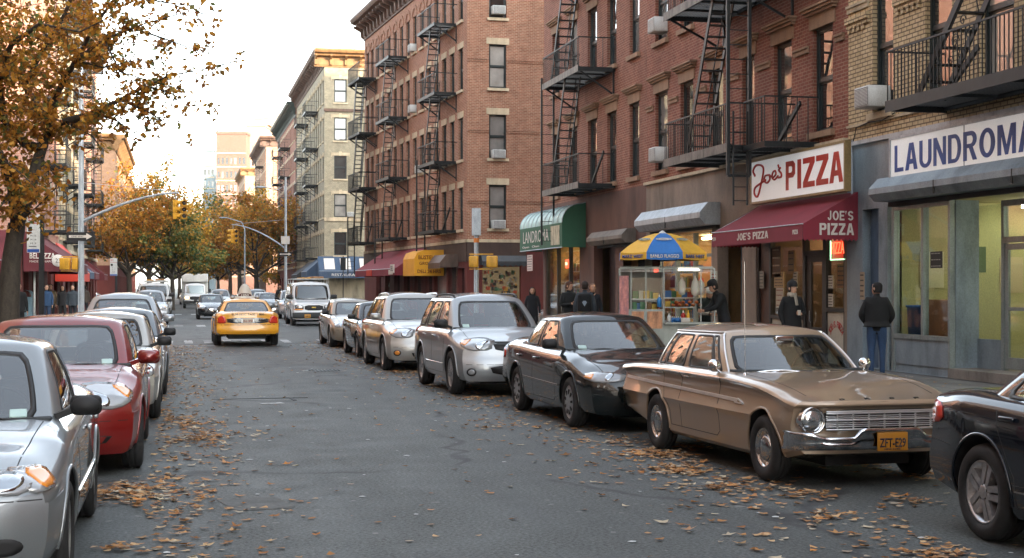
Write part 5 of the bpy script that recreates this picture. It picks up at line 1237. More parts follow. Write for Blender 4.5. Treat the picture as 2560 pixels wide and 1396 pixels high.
m = MB(); m.box((w*.76, -P_-.012, .10), (w*.95, -P_-.004, zt*.50)); m.build('printed_panel', dirty('panel_print', srgb('b5ab90'), .6, .5, 6, fine=30), fp)
# roller shutter boxes
def shutter(label, x0, x1, z0, z1, out, mat, cat='shutter box'):
    r_ = empty('shutter_box', label, cat, 'roller shutter boxes', M=FR @ Mx.Translation((x0, -.03, z0))); w, h = x1-x0, z1-z0
    m = MB(); pr = [(0, 0), (-out*.75, -.0), (-out, h*.30), (-out, h*.55), (-out*.6, h), (0, h)]
    m.grid([[V((0, *p)) for p in pr+[pr[0]]], [V((w, *p)) for p in pr+[pr[0]]]], smooth=False); m.poly([(0, *p) for p in pr]); m.poly([(w, *p) for p in pr]); m.build('housing', mat, r_)
    m = MB()
    for i in range(1, max(2, int(w/2.4))): x = w*i/max(2, int(w/2.4)); m.box((x-.015, -out-.004, h*.02), (x+.015, -out+.02, h*.56))
    m.build('seam_strip', IRON, r_, fix=False)
    m = MB(); m.box((.05, -.10, -.09), (w-.05, -.0, -.005)); m.build('guide_slot', BLACK, r_)
    return r_
shutter('long grey-blue shutter housing above the laundromat windows', rxo(2172, .5), -YL1-.6, 3.38, 3.82, .48, METP)
shutter('grey shutter housing above the deli front behind the hot dog stand', rxo(1588, .55), rxo(1752, .55), 3.34, 3.90, .55, GALV)
shutter('small weathered shutter housing beside the green awning', rxo(1468, .45), rxo(1556, .45), 3.10, 3.52, .45, dirty('weathered_metal', srgb('6f665c'), .6, .3))
# pizza shop front
XE = lambda px: X(YD1, px)
DKW = dirty('dark_painted_wood', srgb('1d1512'), .5, .3, 3); BRW = dirty('brown_wood_panel', srgb('4e3222'), .6, .3, 2)
q = [XE(p) for p in (1893, 1925, 2010, 2022, 2058, 2066, 2114)]
fr_ = frame_bars(bE, 'shopfront_frame', DKW, [(q[0], q[0]+.1, .17, 3.2), (q[1]-.05, q[1]+.05, .17, 3.2), (q[2]-.06, q[2]+.06, .17, 3.2), (q[4], q[5], .17, 3.2), (q[6]-.08, q[6], .17, 3.2), (q[1], q[2], 1.05, 1.13), (q[5], q[6], 1.25, 1.33), (q[2], q[4], 2.45, 2.55), (q[0], q[6], 3.1, 3.2)])
m = MB(); m.box((q[0]+.1, .05, .17), (q[1]-.05, .09, 3.1)); m.build('wood_panel', BRW, bE)
m = MB(); m.box((q[1]+.05, .03, .17), (q[2]-.06, .07, 1.05)); m.build('stall_riser', dirty('white_panel', srgb('b9b2a2'), .6, .2, 2), bE)
m = MB(); m.box((q[5], .03, .17), (q[6]-.08, .07, 1.25)); pnl = m.build('menu_board', dirty('white_panel', srgb('b9b2a2')), bE)
cx, cz = (q[5]+q[6]-.08)/2, .86; RA = (q[6]-.08-q[5])*.40
for i, ch_ in enumerate("JOE'S PIZZA"):
    if ch_ in " ": continue
    a = R(155-130*i/10); me = textmesh(ch_, .085 if ch_ != "'" else .03, .14 if ch_ != "'" else .05, .002, bold=.03); me.materials.clear(); me.materials.append(REDT); link('board_lettering', me, pnl, Mx.Translation((cx+RA*cos(a), .026, cz-.15+RA*.85*sin(a))) @ Mx.Rotation(-(a-pi/2), 4, 'Y') @ UPR)
for x0, x1, z0, z1 in ((q[1]+.05, q[2]-.06, 1.13, 3.1), (q[5], q[6]-.08, 1.33, 3.1)):
    m = MB(); m.box((x0, .05, z0), (x1, .056, z1)); m.build('shop_window', SHOPG, bE)
dr = frame_bars(bE, 'door', DKW, [(q[2]+.06, q[3]+.08, .17, 2.45), (q[4]-.10, q[4], .17, 2.45), (q[3]+.08, q[4]-.1, .17, .9), (q[3]+.08, q[4]-.1, 2.3, 2.45)], y=.02, d=.05); m = MB(); m.box((q[3]+.08, .04, .9), (q[4]-.1, .046, 2.3)); m.build('pane', SHOPG, dr); m = MB(); m.tube([(q[3]+.1, .0, 1.0), (q[3]+.1, -.03, 1.05), (q[3]+.1, -.03, 1.25)], .012, 6); m.build('handle', CHROME, dr)
o = MB(); rbox(o, (XE(1990), 2.2, .75), (4.2, .7, 1.1), .02); c_o = o.build('pizza_counter', BRW, None, FR @ Mx.Translation((-YD1, 0, 0))); tag(c_o, 'dark counter inside the pizza shop', 'counter')
notice(1944, 700, .55, .36, 'paper notice taped low in the left pizza window', 'b59c72', 5, .04); notice(1985, 700, .22, .36, 'white paper beside the taped notice in the left pizza window', 'b9b6a8', 5, .04)
notice(1946, 745, .42, .45, 'white drawing leaning at the bottom of the pizza window', 'c5beab', 4, .04, fg='8a4a3a'); notice(2073, 712, .22, .38, 'white menu sheet upper one beside the pizza door', 'c8c8c0', 6, .04); notice(2073, 745, .22, .38, 'white menu sheet lower one beside the pizza door', 'c8c8c0', 6, .04)
notice(2122, 735, .22, .6, 'photo poster at the right edge of the pizza window', '9a8a78', 3, .04, fg='7a2f24'); notice(2160, 715, .18, .55, 'faded stickers on the pier right of the pizza shop', 'a08e78', 5, -.03)
notice(2483, 705, .55, .95, 'framed price list hanging inside the laundromat door', 'b9b9a0', 9, 1.2); notice(2336, 650, .42, .30, 'small black sign in the laundromat window', '2a2723', 3, .045, fg='9a9a90'); notice(2558, 760, .5, .85, 'white paper on the laundromat glass right of the door', 'cfcfc6', 3, .5)
notice(1325, 658, .9, .62, 'white parking regulation poster on the maroon side wall', 'c9b5ad', 6, 0)
notice(1938, 655, .5, .7, 'pale line drawing poster in the upper left pizza window', '6e5238', 4, .04, fg='c9b59a'); notice(1975, 655, .35, .5, 'tan flyer beside the line drawing in the pizza window', '96784e', 4, .04); notice(2100, 690, .4, .5, 'brown menu flyer in the right pizza window', '84603c', 5, .04); notice(1905, 700, .25, .4, 'small grey leaflet on the wood panel left of the pizza window', '8c8474', 5, .0)
# neon sign
r_ = empty('neon_sign', 'red neon sign with green border hanging in the pizza window', 'neon sign', M=FR @ Mx.Translation((rx(2098), -.0, rz(2098, 620)))); NR = plain('neon_red', (.8,.1,.05), .4, emit=(1,.08,.03), es=.55); NG = plain('neon_green', (.3,.9,.4), .4, emit=(.45,1,.55), es=.5)
w, h = (rx(2122)-rx(2082))/2*.98, .24
m = MB(); rbox(m, (0, .01, 0), (2*w-.04, .01, 2*h-.04), .003); m.build('backing', plain('neon_backing', (.25,.03,.02), .5, emit=(1,.08,.03), es=.05), r_)
m = MB(); m.tube([(-w, -.02, -h), (-w, -.02, h-.05), (-w+.05, -.02, h), (w, -.02, h)], .011, 6); m.tube([(-w, -.02, -h), (w, -.02, -h)], .011, 6); m.build('green_tube', NG, r_)
text('red_tube', 'PIZZA', 2*w*.8, h*1.0, NR, r_, Mx.Translation((0, -.03, .0)), depth=.01, bold=-.01)
# small shop clutter: shelves behind deli/grocery glass
def shelves(root, x0, x1, y, z0, z1, rows_n, name='stocked_shelf'):
    cols = [plain('goods_%d' % i, srgb(c), .6) for i, c in enumerate(['a8402e', 'c9a33a', '3f7a4a', '2f5f92', 'c9c2b0', '8a5a2c', '7a2f4a'])]
    for j in range(rows_n):
        z = z0+(z1-z0)*j/rows_n; m = MB(); m.box((x0, y, z-.03), (x1, y+.3, z), 0); x = x0+.03
        while x < x1-.1:
            w = rnd.uniform(.06, .16); h = rnd.uniform(.10, (z1-z0)/rows_n-.06); m.box((x, y+.02, z), (x+w*.9, y+.2, z+h), 1+rnd.randrange(7)); x += w
        m.build(name, [WHITEP]+cols, root, fix=False)
shelves(bE, X(YD1,1632), X(YD1,1700), .5, .5, 2.6, 5); shelves(bE, X(YD1,1700), X(YD1,1780), 1.6, .6, 2.9, 5); shelves(bD, X(YD0,1368), X(YD0,1450), 1.0, .6, 2.8, 5)
f1 = frame_bars(bE, 'deli_frame', ALU, [(X(YD1,p)-.04, X(YD1,p)+.04, .17, 3.2) for p in (1630, 1648, 1690, 1735, 1781)]+[(X(YD1,1630), X(YD1,1781), 2.55, 2.63), (X(YD1,1630), X(YD1,1781), .75, .83)])
m = MB(); m.box((X(YD1,1630), .05, .83), (X(YD1,1781), .056, 3.2)); m.build('shop_window', SHOPG, bE)
f1 = frame_bars(bD, 'grocery_frame', DKW, [(X(YD0,p)-.06, X(YD0,p)+.06, .5, 3.35) for p in (1368, 1394, 1424, 1451)])
m = MB(); m.box((X(YD0,1368), .05, .75), (X(YD0,1451), .056, 3.35)); m.build('shop_window', SHOPG, bD)
for px, py in ((1418, 660),):
    r_ = empty('open_sign', 'small lit red sign in the corner grocery window', 'neon sign', M=FR @ Mx.Translation((rx(px), -.0, rz(px, py)))); m = MB(); rbox(m, (0, 0, 0), (.36, .04, .30), .04); m.build('lamp_box', plain('red_lit', (.7,.05,.03), .4, emit=(1,.08,.03), es=.35), r_); text('glyph', 'OPEN', .26, .10, plain('sign_pale', (.8,.6,.3), .5, emit=(1,.7,.4), es=.3), r_, Mx.Translation((0, -.03, 0)))
r_ = empty('open_sign', 'small lit red sign above the hot dog stand at the deli window edge', 'neon sign', M=FR @ Mx.Translation((rx(1640), -.0, rz(1640, 668)))); m = MB(); rbox(m, (0, 0, 0), (.3, .04, .30), .04); m.build('lamp_box', plain('red_lit', (.7,.05,.03)), r_); text('glyph', 'OPEN', .2, .08, plain('sign_pale', (.8,.6,.3)), r_, Mx.Translation((0, -.03, 0)))
notice(1788, 715, .50, .75, 'deli price poster with brown band beside the hot dog stand', 'a9a99a', 8, -.03, fg='7a3322')
# conduit pipes and a wall lamp
def pipe(label, pts, r=.03, mat=GALV, cat='pipe'):
    m = MB(); m.tube(pts, r, 7); o = m.build('drain_pipe', mat, None, FR); tag(o, label, cat); return o
pipe('thin pale conduit running down between pizza sign and laundromat', [(rx(2139), -.08, 4.72), (rx(2139), -.08, 3.5), (rx(2143), -.10, 3.4), (rx(2143), -.10, 2.9)], .025)
pipe('loose dark cable strung along the base of the buff brick wall', [(rx(2139), -.05, 4.7), (rx(2150), -.08, 4.95), (rx(2180), -.07, 5.0), (rx(2215), -.07, 4.98), (rx(2245), -.07, 5.06)], .012, BLACK, 'cable')
# ---- fire escapes on the right row
zD = [5.0, 8.62, 12.25, 15.9]
fire_escape('black iron fire escape on the red brick tenement above the green awning', FR @ Mx.Translation((-48.9, 0, 0)), 4.6, zD, 1.2, flights=(.7, 2.6), ladder=(3.2, 8.9), bar=.16, top=False, lowstair=(3.1, 5.05, 4.5, 6.0), beam=IRONL)
fe = fire_escape('black iron fire escape with long drop ladder above the pizza sign', FR @ Mx.Translation((-34.95, 0, 0)), 4.45, [4.88, 8.50, 12.1, 15.7], 1.55, flights=(1.3, 3.2), bar=.13, beam=IRONL, lowstair=(4.3, 4.95, 5.5, 5.7))
# second half of the lower platform, past the ladder slot
for zz in (4.85, 8.48):
    m = MB(); P_ = 1.55
    m.box((4.5, -P_+.3, zz-.12), (5.7, -P_+.35, zz)); m.box((5.65, -P_+.35, zz-.12), (5.7, 0, zz)); 
    y = -P_+.4
    while y < -.08: m.box((4.5, y, zz-.03), (5.65, y+.03, zz-.005)); y += .08
    for k in range(8): x = 4.5+1.15*k/7; m.bar((x, -P_+.32, zz), (x, -P_+.32, zz+.95), .016)
    for k in range(6): yy = -P_+.32+(P_-.32)*k/5; m.bar((5.67, yy, zz), (5.67, yy, zz+.95), .016)
    m.bar((4.5, -P_+.32, zz+.95), (5.67, -P_+.32, zz+.95), .03); m.bar((5.67, -P_+.32, zz+.95), (5.67, 0, zz+.95), .03)
    m.build('platform', IRON, fe, fix=False)
m = MB(); lx = 4.5
for yy in (-1.60, -1.10): m.bar((lx, yy, 4.2), (lx, yy, 12), .07, .07)
m.bar((lx, -1.6, 4.2), (lx, -1.1, 4.2), .06)
for k in range(25): m.bar((lx, -1.6, 4.5+k*.32), (lx, -1.1, 4.5+k*.32), .02)
m.build('ladder_guide', IRON, fe, fix=False)
m = MB()
for yy in (-1.5, -1.18): m.bar((lx+.06, yy, 3.55), (lx+.06, yy, 5.6), .035)
for k in range(7): m.bar((lx+.06, -1.5, 3.65+k*.3), (lx+.06, -1.18, 3.65+k*.3), .018)
m.build('drop_ladder', IRON, fe, fix=False)
feL = fire_escape('black iron fire escape balcony over the laundromat sign', FR @ Mx.Translation((-23.95, 0, 0)), 7.2, [4.98, 8.45, 11.9], 1.15, flights=(.9, 4.3), bar=.125, beam=IRON, lowstair=(.5, 5.0, 1.7, 5.75))
m = MB()                                               # scrolled iron ornament on the stair
for c, r0 in (((2.1, 5.75), .14), ((2.55, 5.8), .12), ((2.3, 5.5), .12), ((2.35, 6.05), .10), ((1.95, 5.45), .10)):
    m.tube([(c[0]+r0*(1-t/14)*cos(t*.7), -1.0, c[1]+r0*(1-t/14)*sin(t*.7)) for t in range(14)], .010, 5)
m.build('scroll_ornament', IRON, feL)
# ================================================================== far buildings
ROOFM = dirty('tar_roof', (.06,.06,.06), .9)
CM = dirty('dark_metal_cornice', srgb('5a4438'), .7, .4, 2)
# ---- C: corner building across the side street
PC = at(1168, Zof(FS, onS(1168, FS))); aC = R(3.98); LC = 25.2; TC = 18.4
MC = Mx.Translation((PC.x-LC*sin(aC), PC.y+LC*cos(aC), 0)) @ Mx.Rotation(R(-90)+aC, 4, 'Z')     # origin far corner, x towards us
bC = empty('tenement_building', 'orange brick corner tenement with arched top windows and dark cornice', 'building', M=MC)
I = Mx.Identity(4)
def cx_(px):                                          # facade x of column px on C
    r = (px-1280)/F; c0 = (PC.x*CT-PC.y*ST, PC.x*ST+PC.y*CT); d = (-sin(aC)*CT-cos(aC)*ST, -sin(aC)*ST+cos(aC)*CT)
    t = (r*c0[1]-c0[0])/(d[0]-r*d[1]); return LC-t
FC = [4.54, 7.87, 11.2, 14.53]
colC = [1.0, 2.45, 4.1, 5.7, 7.45, 9.15, 10.85, 12.5, 14.2, 15.9, 17.5, 19.15, 20.75, 22.35, 24.0]
ww = .82; ops = []
for i, z in enumerate(FC):
    for x in colC: ops.append((x-ww/2, x+ww/2, z, z+(2.0 if i < 3 else 1.95)))
mb = MB(); facade(mb, I, LC, 4.0, TC, ops)
# side wall facing us
MS = Mx.Translation((LC, 0, 0)) @ Mx.Rotation(R(90), 4, 'Z')
DC = 16.0; sxw = lambda px: ((px-1280)/F*Zof(PC.x+3, PC.y)-(PC.x*CT-PC.y*ST))/1.0
wS = [(1.07, 1.93)]
opsS = [(a, b, z+.02, z+2.10) for a, b in wS for z in FC]
facade(mb, MS, DC, 4.0, TC, opsS); mb.add([(0,0,TC-.02),(LC,0,TC-.02),(LC,DC,TC-.02),(0,DC,TC-.02)], [(0,1,2,3)]); mb.add([(0,0,.2),(0,DC,.2),(0,DC,TC),(0,0,TC)], [(0,1,2,3)]); mb.add([(0,DC,.2),(LC,DC,.2),(LC,DC,TC),(0,DC,TC)], [(0,1,2,3)])
mb.build('wall', BR_C, bC)
for a, b, z0, z1 in ops: window(bC, I, a, z0, b-a, z1-z0, 'd', STONEL, 'arch' if z0 > 14 else 'flat', BR_C if z0 > 14 else STONEL)
for a, b, z0, z1 in opsS: window(bC, MS, a, z0, b-a, z1-z0, 'd', STONEL, 'flat')
for z in (5.85, 9.2, 12.55, 15.9):
    m = MB(); prev = 0
    for a, b in wS+[(DC, DC)]: m.box((prev, -.05, z), (a-.02, -.003, z+.06), 0, MS); m.box((prev, -.03, z-.1), (a-.02, -.003, z-.02), 0, MS); prev = b+.02
    m.build('string_course', BR_C, bC)
cornice(bC, I, 0, LC+.5, TC-1.0, CM, out=.95, h=1.3, step=1.0); cornice(bC, MS, 0, DC, TC-1.0, CM, out=.95, h=1.3, step=1.0)
m = MB(); m.box((0, -.08, 3.9), (LC+.08, .0, 4.05)); m.box((LC, -.08, 3.9), (LC+.08, DC, 4.05)); m.build('ledge', STONEL, bC)
DBR = dirty('dark_brown_fascia', srgb('3f2d25'), .7, .3, 1); MRW = dirty('maroon_wall', srgb('5e2620'), .8, .25, 1)
hC = [(LC-1.7, LC-.5, .25, 2.7), (LC-3.6, LC-2.0, .5, 2.8), (LC-6.6, LC-4.0, .4, 2.8)]+[(LC-8.5-2.6*i, LC-7.0-2.6*i, .3, 2.8) for i in range(6)]
m = MB(); facade(m, I, LC, .16, 3.9, hC, 0, .3); facade(m, MS, DC, .16, 3.9, [(.75, 2.65, .6, 2.75)], 0, .3); m.build('shopfront_wall', MRW, bC)
m = MB(); m.box((0, -.06, 3.0), (LC+.06, -.003, 3.88)); m.box((LC+.003, -.06, 3.0), (LC+.06, 2.9, 3.88)); m.build('fascia', DBR, bC)
for a, b, z0, z1 in hC: m = MB(); m.box((a, .2, z0), (b, .22, z1)); m.build('shop_window', WGL, bC)
m = MB(); m.box((.75, .25, .6), (2.65, .27, 2.75), 0, MS); m.build('shop_window', plain('lit_shop_glass', (.10,.09,.06), .05, emit=(1,.72,.38), es=.015), bC)
m = MB(); r_ = random.Random(2)
for i in range(95): x, z = r_.uniform(.8, 2.45), r_.uniform(.65, 2.5); m.box((x, .17+.02*(i % 3), z), (x+r_.uniform(.05, .2), .2+.02*(i % 3), z+r_.uniform(.05, .2)), r_.randrange(6), MS)
m.build('window_display', [plain('disp_'+c, srgb(c), .6) for c in ('a8482e', 'b98a3a', '3a5f42', '2a2f2a', '8f8a78', '54382a')], bC, fix=False)
def rootC(nm, label, cat, x, y, z, grp=None, side=False): return empty(nm, label, cat, grp, M=MC @ (MS if side else I) @ Mx.Translation((x, y, z)))
# shutter hood on C side + corner awnings
def hood(root_M, label, w, out, h, mat):
    r_ = empty('awning', label, 'awning', 'shop awnings', M=root_M); m = MB(); pr = [(0, 0), (-out, -.02), (-out, h*.35), (-out*.65, h), (0, h)]
    m.grid([[V((0, *p)) for p in pr+[pr[0]]], [V((w, *p)) for p in pr+[pr[0]]]], smooth=False); m.poly([(0, *p) for p in pr]); m.poly([(w, *p) for p in pr]); m.build('canopy', mat, r_)
    m = MB(); k = int(w/.25)
    for i in range(k): a = w*i/k; m.add([(a, -out, -.02), (a+w/k, -out, -.02), (a+w/k*.5, -out, -.10)], [(0,1,2)])
    m.build('fringe', mat, r_); return r_
hood(MC @ MS @ Mx.Translation((.6, -.0, 2.85)), 'dark hood over the corner shop side window', 2.2, .5, .42, dirty('dark_hood', srgb('33373a'), .5, .3))
hood(MC @ Mx.Translation((LC-3.9, -.06, 2.75)), 'brown metal hood beside the yellow corner awning', 2.4, .9, .6, dirty('brown_hood', srgb('5a463a'), .6, .3))
YC = dirty('yellow_canvas', srgb('d8981f'), .7, .15, 1)
r_ = rootC('awning', 'yellow awning with red-brown writing on the corner brick building', 'awning', LC-6.9, -.06, 2.35, 'shop awnings'); m = MB(); pr = [(0,0),(-1.5,0),(-1.5,.85),(-1.35,1.15),(-1.0,1.28),(0,1.3)]
m.grid([[V((0, *p)) for p in pr+[pr[0]]], [V((2.6, *p)) for p in pr+[pr[0]]]], smooth=False); m.poly([(0, *p) for p in pr]); m.poly([(2.6, *p) for p in pr]); cn = m.build('canopy', YC, r_)
BRT = plain('brown_letters', srgb('8a4a10'), .7)
for s_, z, w, h in (('BUSTELLO', .92, 1.1, .2), ('GROCERY', .62, 1.0, .16), ('DELI 24 HRS', .22, 1.2, .18)): text('lettering', s_, w, h, BRT, cn, Mx.Translation((2.606, -.75, z)) @ Mx.Rotation(R(90), 4, 'Z'), depth=.004, bold=.02)
def fawn(label, x0, x1, z, proj, h, mat, M0=MC, val=.35, y=-.06):
    r_ = empty('awning', label, 'awning', 'shop awnings', M=M0 @ Mx.Translation((x0, y, z))); w = x1-x0
    m = MB(); m.add([(0,-proj,0),(w,-proj,0),(w,0,h),(0,0,h)], [(0,1,2,3)]); m.add([(0,-proj,0),(0,0,h),(0,0,0)], [(0,1,2)]); m.add([(w,-proj,0),(w,0,h),(w,0,0)], [(0,1,2)]); m.build('canopy', mat, r_, fix=False)
    m = MB(); m.box((0,-proj-.01,-val), (w,-proj,0)); m.box((0,-proj,-val), (.01,0,0)); m.box((w-.01,-proj,-val), (w,0,0)); m.build('valance', mat, r_, fix=False)
    m = MB(); m.tube([(0,-proj,0),(w,-proj,0)], .02, 5); m.build('awning_frame', GALV, r_); return r_
a1 = fawn('long dark red awning along the corner brick building shops', LC-19, LC-8.0, 2.75, 1.7, 1.1, MAR)
r_ = a1
m = MB(); m.box((9.5, -1.72, -.30), (10.6, -1.712, -.05)); m.build('sign_patch', WT, r_); m = MB(); m.box((3.5, -1.74, -.33), (5.0, -1.712, .0)); m.build('sign_patch', plain('bright_red', srgb('c8361e'), .6), r_)
notice_c = empty('shop_sign', 'small white number sign hanging at the long red awning', 'sign', M=MC @ Mx.Translation((LC-8.2, -1.85, 2.75))); m = MB(); m.box((-.45, -.02, -.22), (.45, .02, .22)); m.build('panel', WT, notice_c); text('lettering', 'DELI', .6, .26, BLACK, notice_c, Mx.Translation((0, -.026, 0)), depth=.004)
# C fire escapes: four columns
for k, (px_near, lab) in enumerate(((1143, 'nearest fire escape stack on the orange brick corner building'), (1022, 'second fire escape stack from the corner on the orange brick building'), (944, 'third fire escape stack from the corner on the orange brick building'))):
    x1 = cx_(px_near); Lp = 3.6
    fire_escape(lab, MC @ Mx.Translation((x1-Lp, 0, 0)), Lp, FC, 1.15, flights=(.9, 2.4), ladder=(2.6, 6.2) if k else (2.6, 8.2), bar=.28, thick=1.15, lowstair=(2.0, 4.55, 3.55, 5.6), beam=None)
fire_escape('farthest fire escape stack at the far end of the orange brick building', MC @ Mx.Translation((.4, 0, 0)), 3.2, FC, 1.15, flights=(.9, 2.2), bar=.28, thick=1.15)
for x, z, y, sd, lab in ((1.5, 4.7, -.05, 1, 'white air conditioner in the lowest side window of the corner building'), (1.5, 8.03, -.05, 1, 'white air conditioner in the second side window of the corner building'), (1.5, 14.85, -.05, 1, 'white air conditioner in the top side window of the corner building'), (14.2, 14.7, -.1, 0, 'small air conditioner below an arched top window'), (14.2, 11.4, -.1, 0, 'small air conditioner mid-height on the long brick facade'), (15.9, 8.0, -.1, 0, 'small air conditioner on the second floor of the long brick facade')):
    ac_unit(MC @ (MS if sd else I) @ Mx.Translation((x, y, z+.05)), lab)
# ---- generic far tenement on the street line
def tenement(label, s0, y0, y1, top, mat, nf, ff, fh, cols, depth=14, left=False, side=None, cor=CM, ccol=None, lint='flat', lm=STONEL, fes=(), base=MRW, win=(.85, 1.9), fw=None, topmat=None, styl='d'):
    """y0 near end, y1 far end; front on the line x = s0"""
    w = y1-y0
    M = (Mx.Translation((s0, y0, 0)) @ Mx.Rotation(R(90), 4, 'Z')) if left else (Mx.Translation((s0, y1, 0)) @ Mx.Rotation(R(-90), 4, 'Z'))
    r = empty('tenement_building', label, 'building', M=M); ops = []
    for i in range(nf):
        for c in range(cols): x = w*(c+.5)/cols; ops.append((x-win[0]/2, x+win[0]/2, ff+fh*i, ff+fh*i+win[1]))
    mb = MB(); facade(mb, I, w, ff-.6, top, ops); so = []
    nx = 0 if left else w; MSd = Mx.Translation((nx, 0, 0)) @ Mx.Rotation(R(90), 4, 'Z') if not left else Mx.Translation((0, depth, 0)) @ Mx.Rotation(R(-90), 4, 'Z')
    if side: 
        so = [(a, a+win[0]+.1, ff+fh*i, ff+fh*i+win[1]) for a in side for i in range(nf)]
        facade(mb, MSd, depth, ff-.6, top, so)
    shell(mb, I, w, depth, .2, top, skip=('f', ('r' if not left else 'l')) if side else ('f',)); mb.build('wall', mat, r)
    for a, b, z0, z1 in ops: window(r, I, a, z0, b-a, z1-z0, styl, lm, lint)
    for a, b, z0, z1 in so: window(r, MSd, a, z0, b-a, z1-z0, styl, lm, 'key' if lint == 'key' else 'flat')
    if cor:
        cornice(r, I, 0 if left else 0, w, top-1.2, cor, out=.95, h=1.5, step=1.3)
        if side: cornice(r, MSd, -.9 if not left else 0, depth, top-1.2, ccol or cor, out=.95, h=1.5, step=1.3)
    hb = [(w*(c+.5)/max(1, int(w/3.5))-1.1, w*(c+.5)/max(1, int(w/3.5))+1.1, .3, 2.9) for c in range(int(w/3.5))]
    m = MB(); facade(m, I, w, .16, ff-.6, hb, 0, .3)
    if side: facade(m, MSd, depth, .16, ff-.6, [], 0)
    m.build('shopfront_wall', base, r)
    for a, b, z0, z1 in hb: m = MB(); m.box((a, .25, z0), (b, .27, z1)); m.build('shop_window', WGL, r)
    m = MB(); m.box((0, -.08, ff-.75), (w, -.003, ff-.55)); m.build('ledge', lm, r)
    for j, (x, lab) in enumerate(fes): fire_escape(lab, M @ Mx.Translation((x, 0, 0)), 3.4, [ff-.1+fh*i for i in range(nf)], 1.15, flights=(.9, 2.3), bar=.34, thick=1.15)
    return r, M, MSd
YB0 = onS(811, 12.5); YB1 = YB0+31
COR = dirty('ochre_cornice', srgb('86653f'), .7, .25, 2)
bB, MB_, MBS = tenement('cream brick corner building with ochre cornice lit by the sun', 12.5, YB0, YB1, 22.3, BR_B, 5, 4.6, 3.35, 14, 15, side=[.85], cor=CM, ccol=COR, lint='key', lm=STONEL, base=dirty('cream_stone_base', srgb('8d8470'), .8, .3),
    fes=((YB1-YB0-9.5, 'fire escape stack on the cream building nearest its corner'), (YB1-YB0-20, 'fire escape stack on the cream building farther from its corner')), win=(1.0, 2.05))
m = MB(); m.box((-.05, -.12, 17.2), (15, -.003, 17.45), 0, MBS); m.build('string_course', CM, bB); m = MB(); m.box((-.05, -.1, 7.6), (15, -.003, 7.9), 0, MBS); m.build('string_course', STONEL, bB)
m = MB()
for x in (3, 6.5): m.tube([(YB1-YB0-x, 3, 22), (YB1-YB0-x, 3, 25)], .04, 5)
m.build('roof_aerial', GALV, bB)
ac_unit(MB_ @ MBS @ Mx.Translation((2.3, -.05, 8.2)), 'white air conditioner on the cream corner building')
NB = dirty('navy_canvas', srgb('34475e'), .7, .2, 1)
a_ = fawn('navy blue awning with white banners around the cream corner shop', -.6, 4.6, 3.2, 1.4, 1.3, NB, MB_ @ MBS, .6)
for x in (.5, 1.9, 3.6): m = MB(); m.add([(x, -1.25, .14), (x+.9, -1.25, .14), (x+.9, -.25, 1.10), (x, -.25, 1.10)], [(0,1,2,3)]); m.v = [(p[0], p[1]-.01, p[2]+.02) for p in m.v]; m.build('banner', WT, a_)
text('lettering', 'RESTAURANT', 2.6, .22, WT, a_, Mx.Translation((2.4, -1.42, -.32)), depth=.004)
fawn('navy awning over the street side shop of the cream building', YB1-YB0-7, YB1-YB0-1, 3.2, 1.4, 1.2, NB, MB_, .6)
fawn('dark awning beyond the navy one on the cream building', YB1-YB0-16, YB1-YB0-9, 3.0, 1.6, 1.2, dirty('charcoal_canvas', srgb('3a3b3c'), .8, .2), MB_, .5)
tenement('red brick row building with green-black cornice beyond the cream one', 12.4, YB1+.3, YB1+30, 21.6, BR_D, 5, 4.6, 3.3, 14, 14, cor=dirty('green_black_cornice', srgb('2f3a34'), .6, .3), fes=((18, 'fire escape stack on the far red row building'), (6, 'farther fire escape stack on the far red row building')))
tenement('sunlit tan building standing farther up the right side', 12.5, 218, 250, 23.5, BR_T, 6, 4.6, 3.1, 13, 16, side=[3, 8], cor=CM, base=STONED, fes=((22, 'fire escape stack on the farther tan row building'),))
tenement('small tan corner building far up the right side', 12.5, 288, 318, 24.5, BR_T, 6, 4.6, 3.1, 12, 18, side=[3, 8, 13], cor=COR, base=STONED, fes=())
# towers
def tower(label, px0, px1, Z, top, mat, depth=30, nx=8, fh=3.2, rot=0.0, steps=()):
    p0, p1 = at(px0, Z), at(px1, Z); w = (p1-p0).length; M = Mx.Translation(p0) @ Mx.Rotation(-TH+rot, 4, 'Z'); r = empty('apartment_tower', label, 'tower', 'apartment towers on the horizon', M=M)
    mb = MB(); nf = int((top-6)/fh); ops = []
    for i in range(nf):
        for c in range(nx): x = w*(c+.5)/nx; ops.append((x-w/nx*.28, x+w/nx*.28, 5+fh*i, 5+fh*i+1.5))
    facade(mb, I, w, 0, top, ops); shell(mb, I, w, depth, 0, top); mb.build('wall', mat, r)
    me = None
    for k, (a, b, z0, z1) in enumerate(ops):
        if z1 < 14: continue
        if me is None: q = MB(); q.box((0, .12, 0), (b-a, .16, z1-z0)); q.box((0, .06, (z1-z0)*.45), (b-a, .12, (z1-z0)*.5)); me = q.mesh('window', [WGL])
        if len([c for c in r.children]) < 98: link('window', me, r, Mx.Translation((a, 0, z0)))
    q = MB()
    for i in range(0, nf+1): q.box((-.05, -.15, 4.2+fh*i), (w+.05, -.003, 4.45+fh*i))
    q.build('floor_band', STONEL, r)
    q = MB(); q.box((-.2, -.2, top), (w+.2, depth, top+.6)); q.build('parapet', mat, r)
    for a, b, h in steps: q = MB(); q.box((w*a, 3, top+.6), (w*b, depth*.6, top+h)); q.build('rooftop_block', mat, r)
    return r
tower('broad tan apartment tower at the end of the street', 541, 615, 345, 37.6, BR_TT, 30, 7)
tower('paler middle wing of the tan tower group', 616, 660, 350, 40, dirty('pale_tower', srgb('a88c74'), .8, .1), 30, 4, steps=((.25, 1.2, 7),))
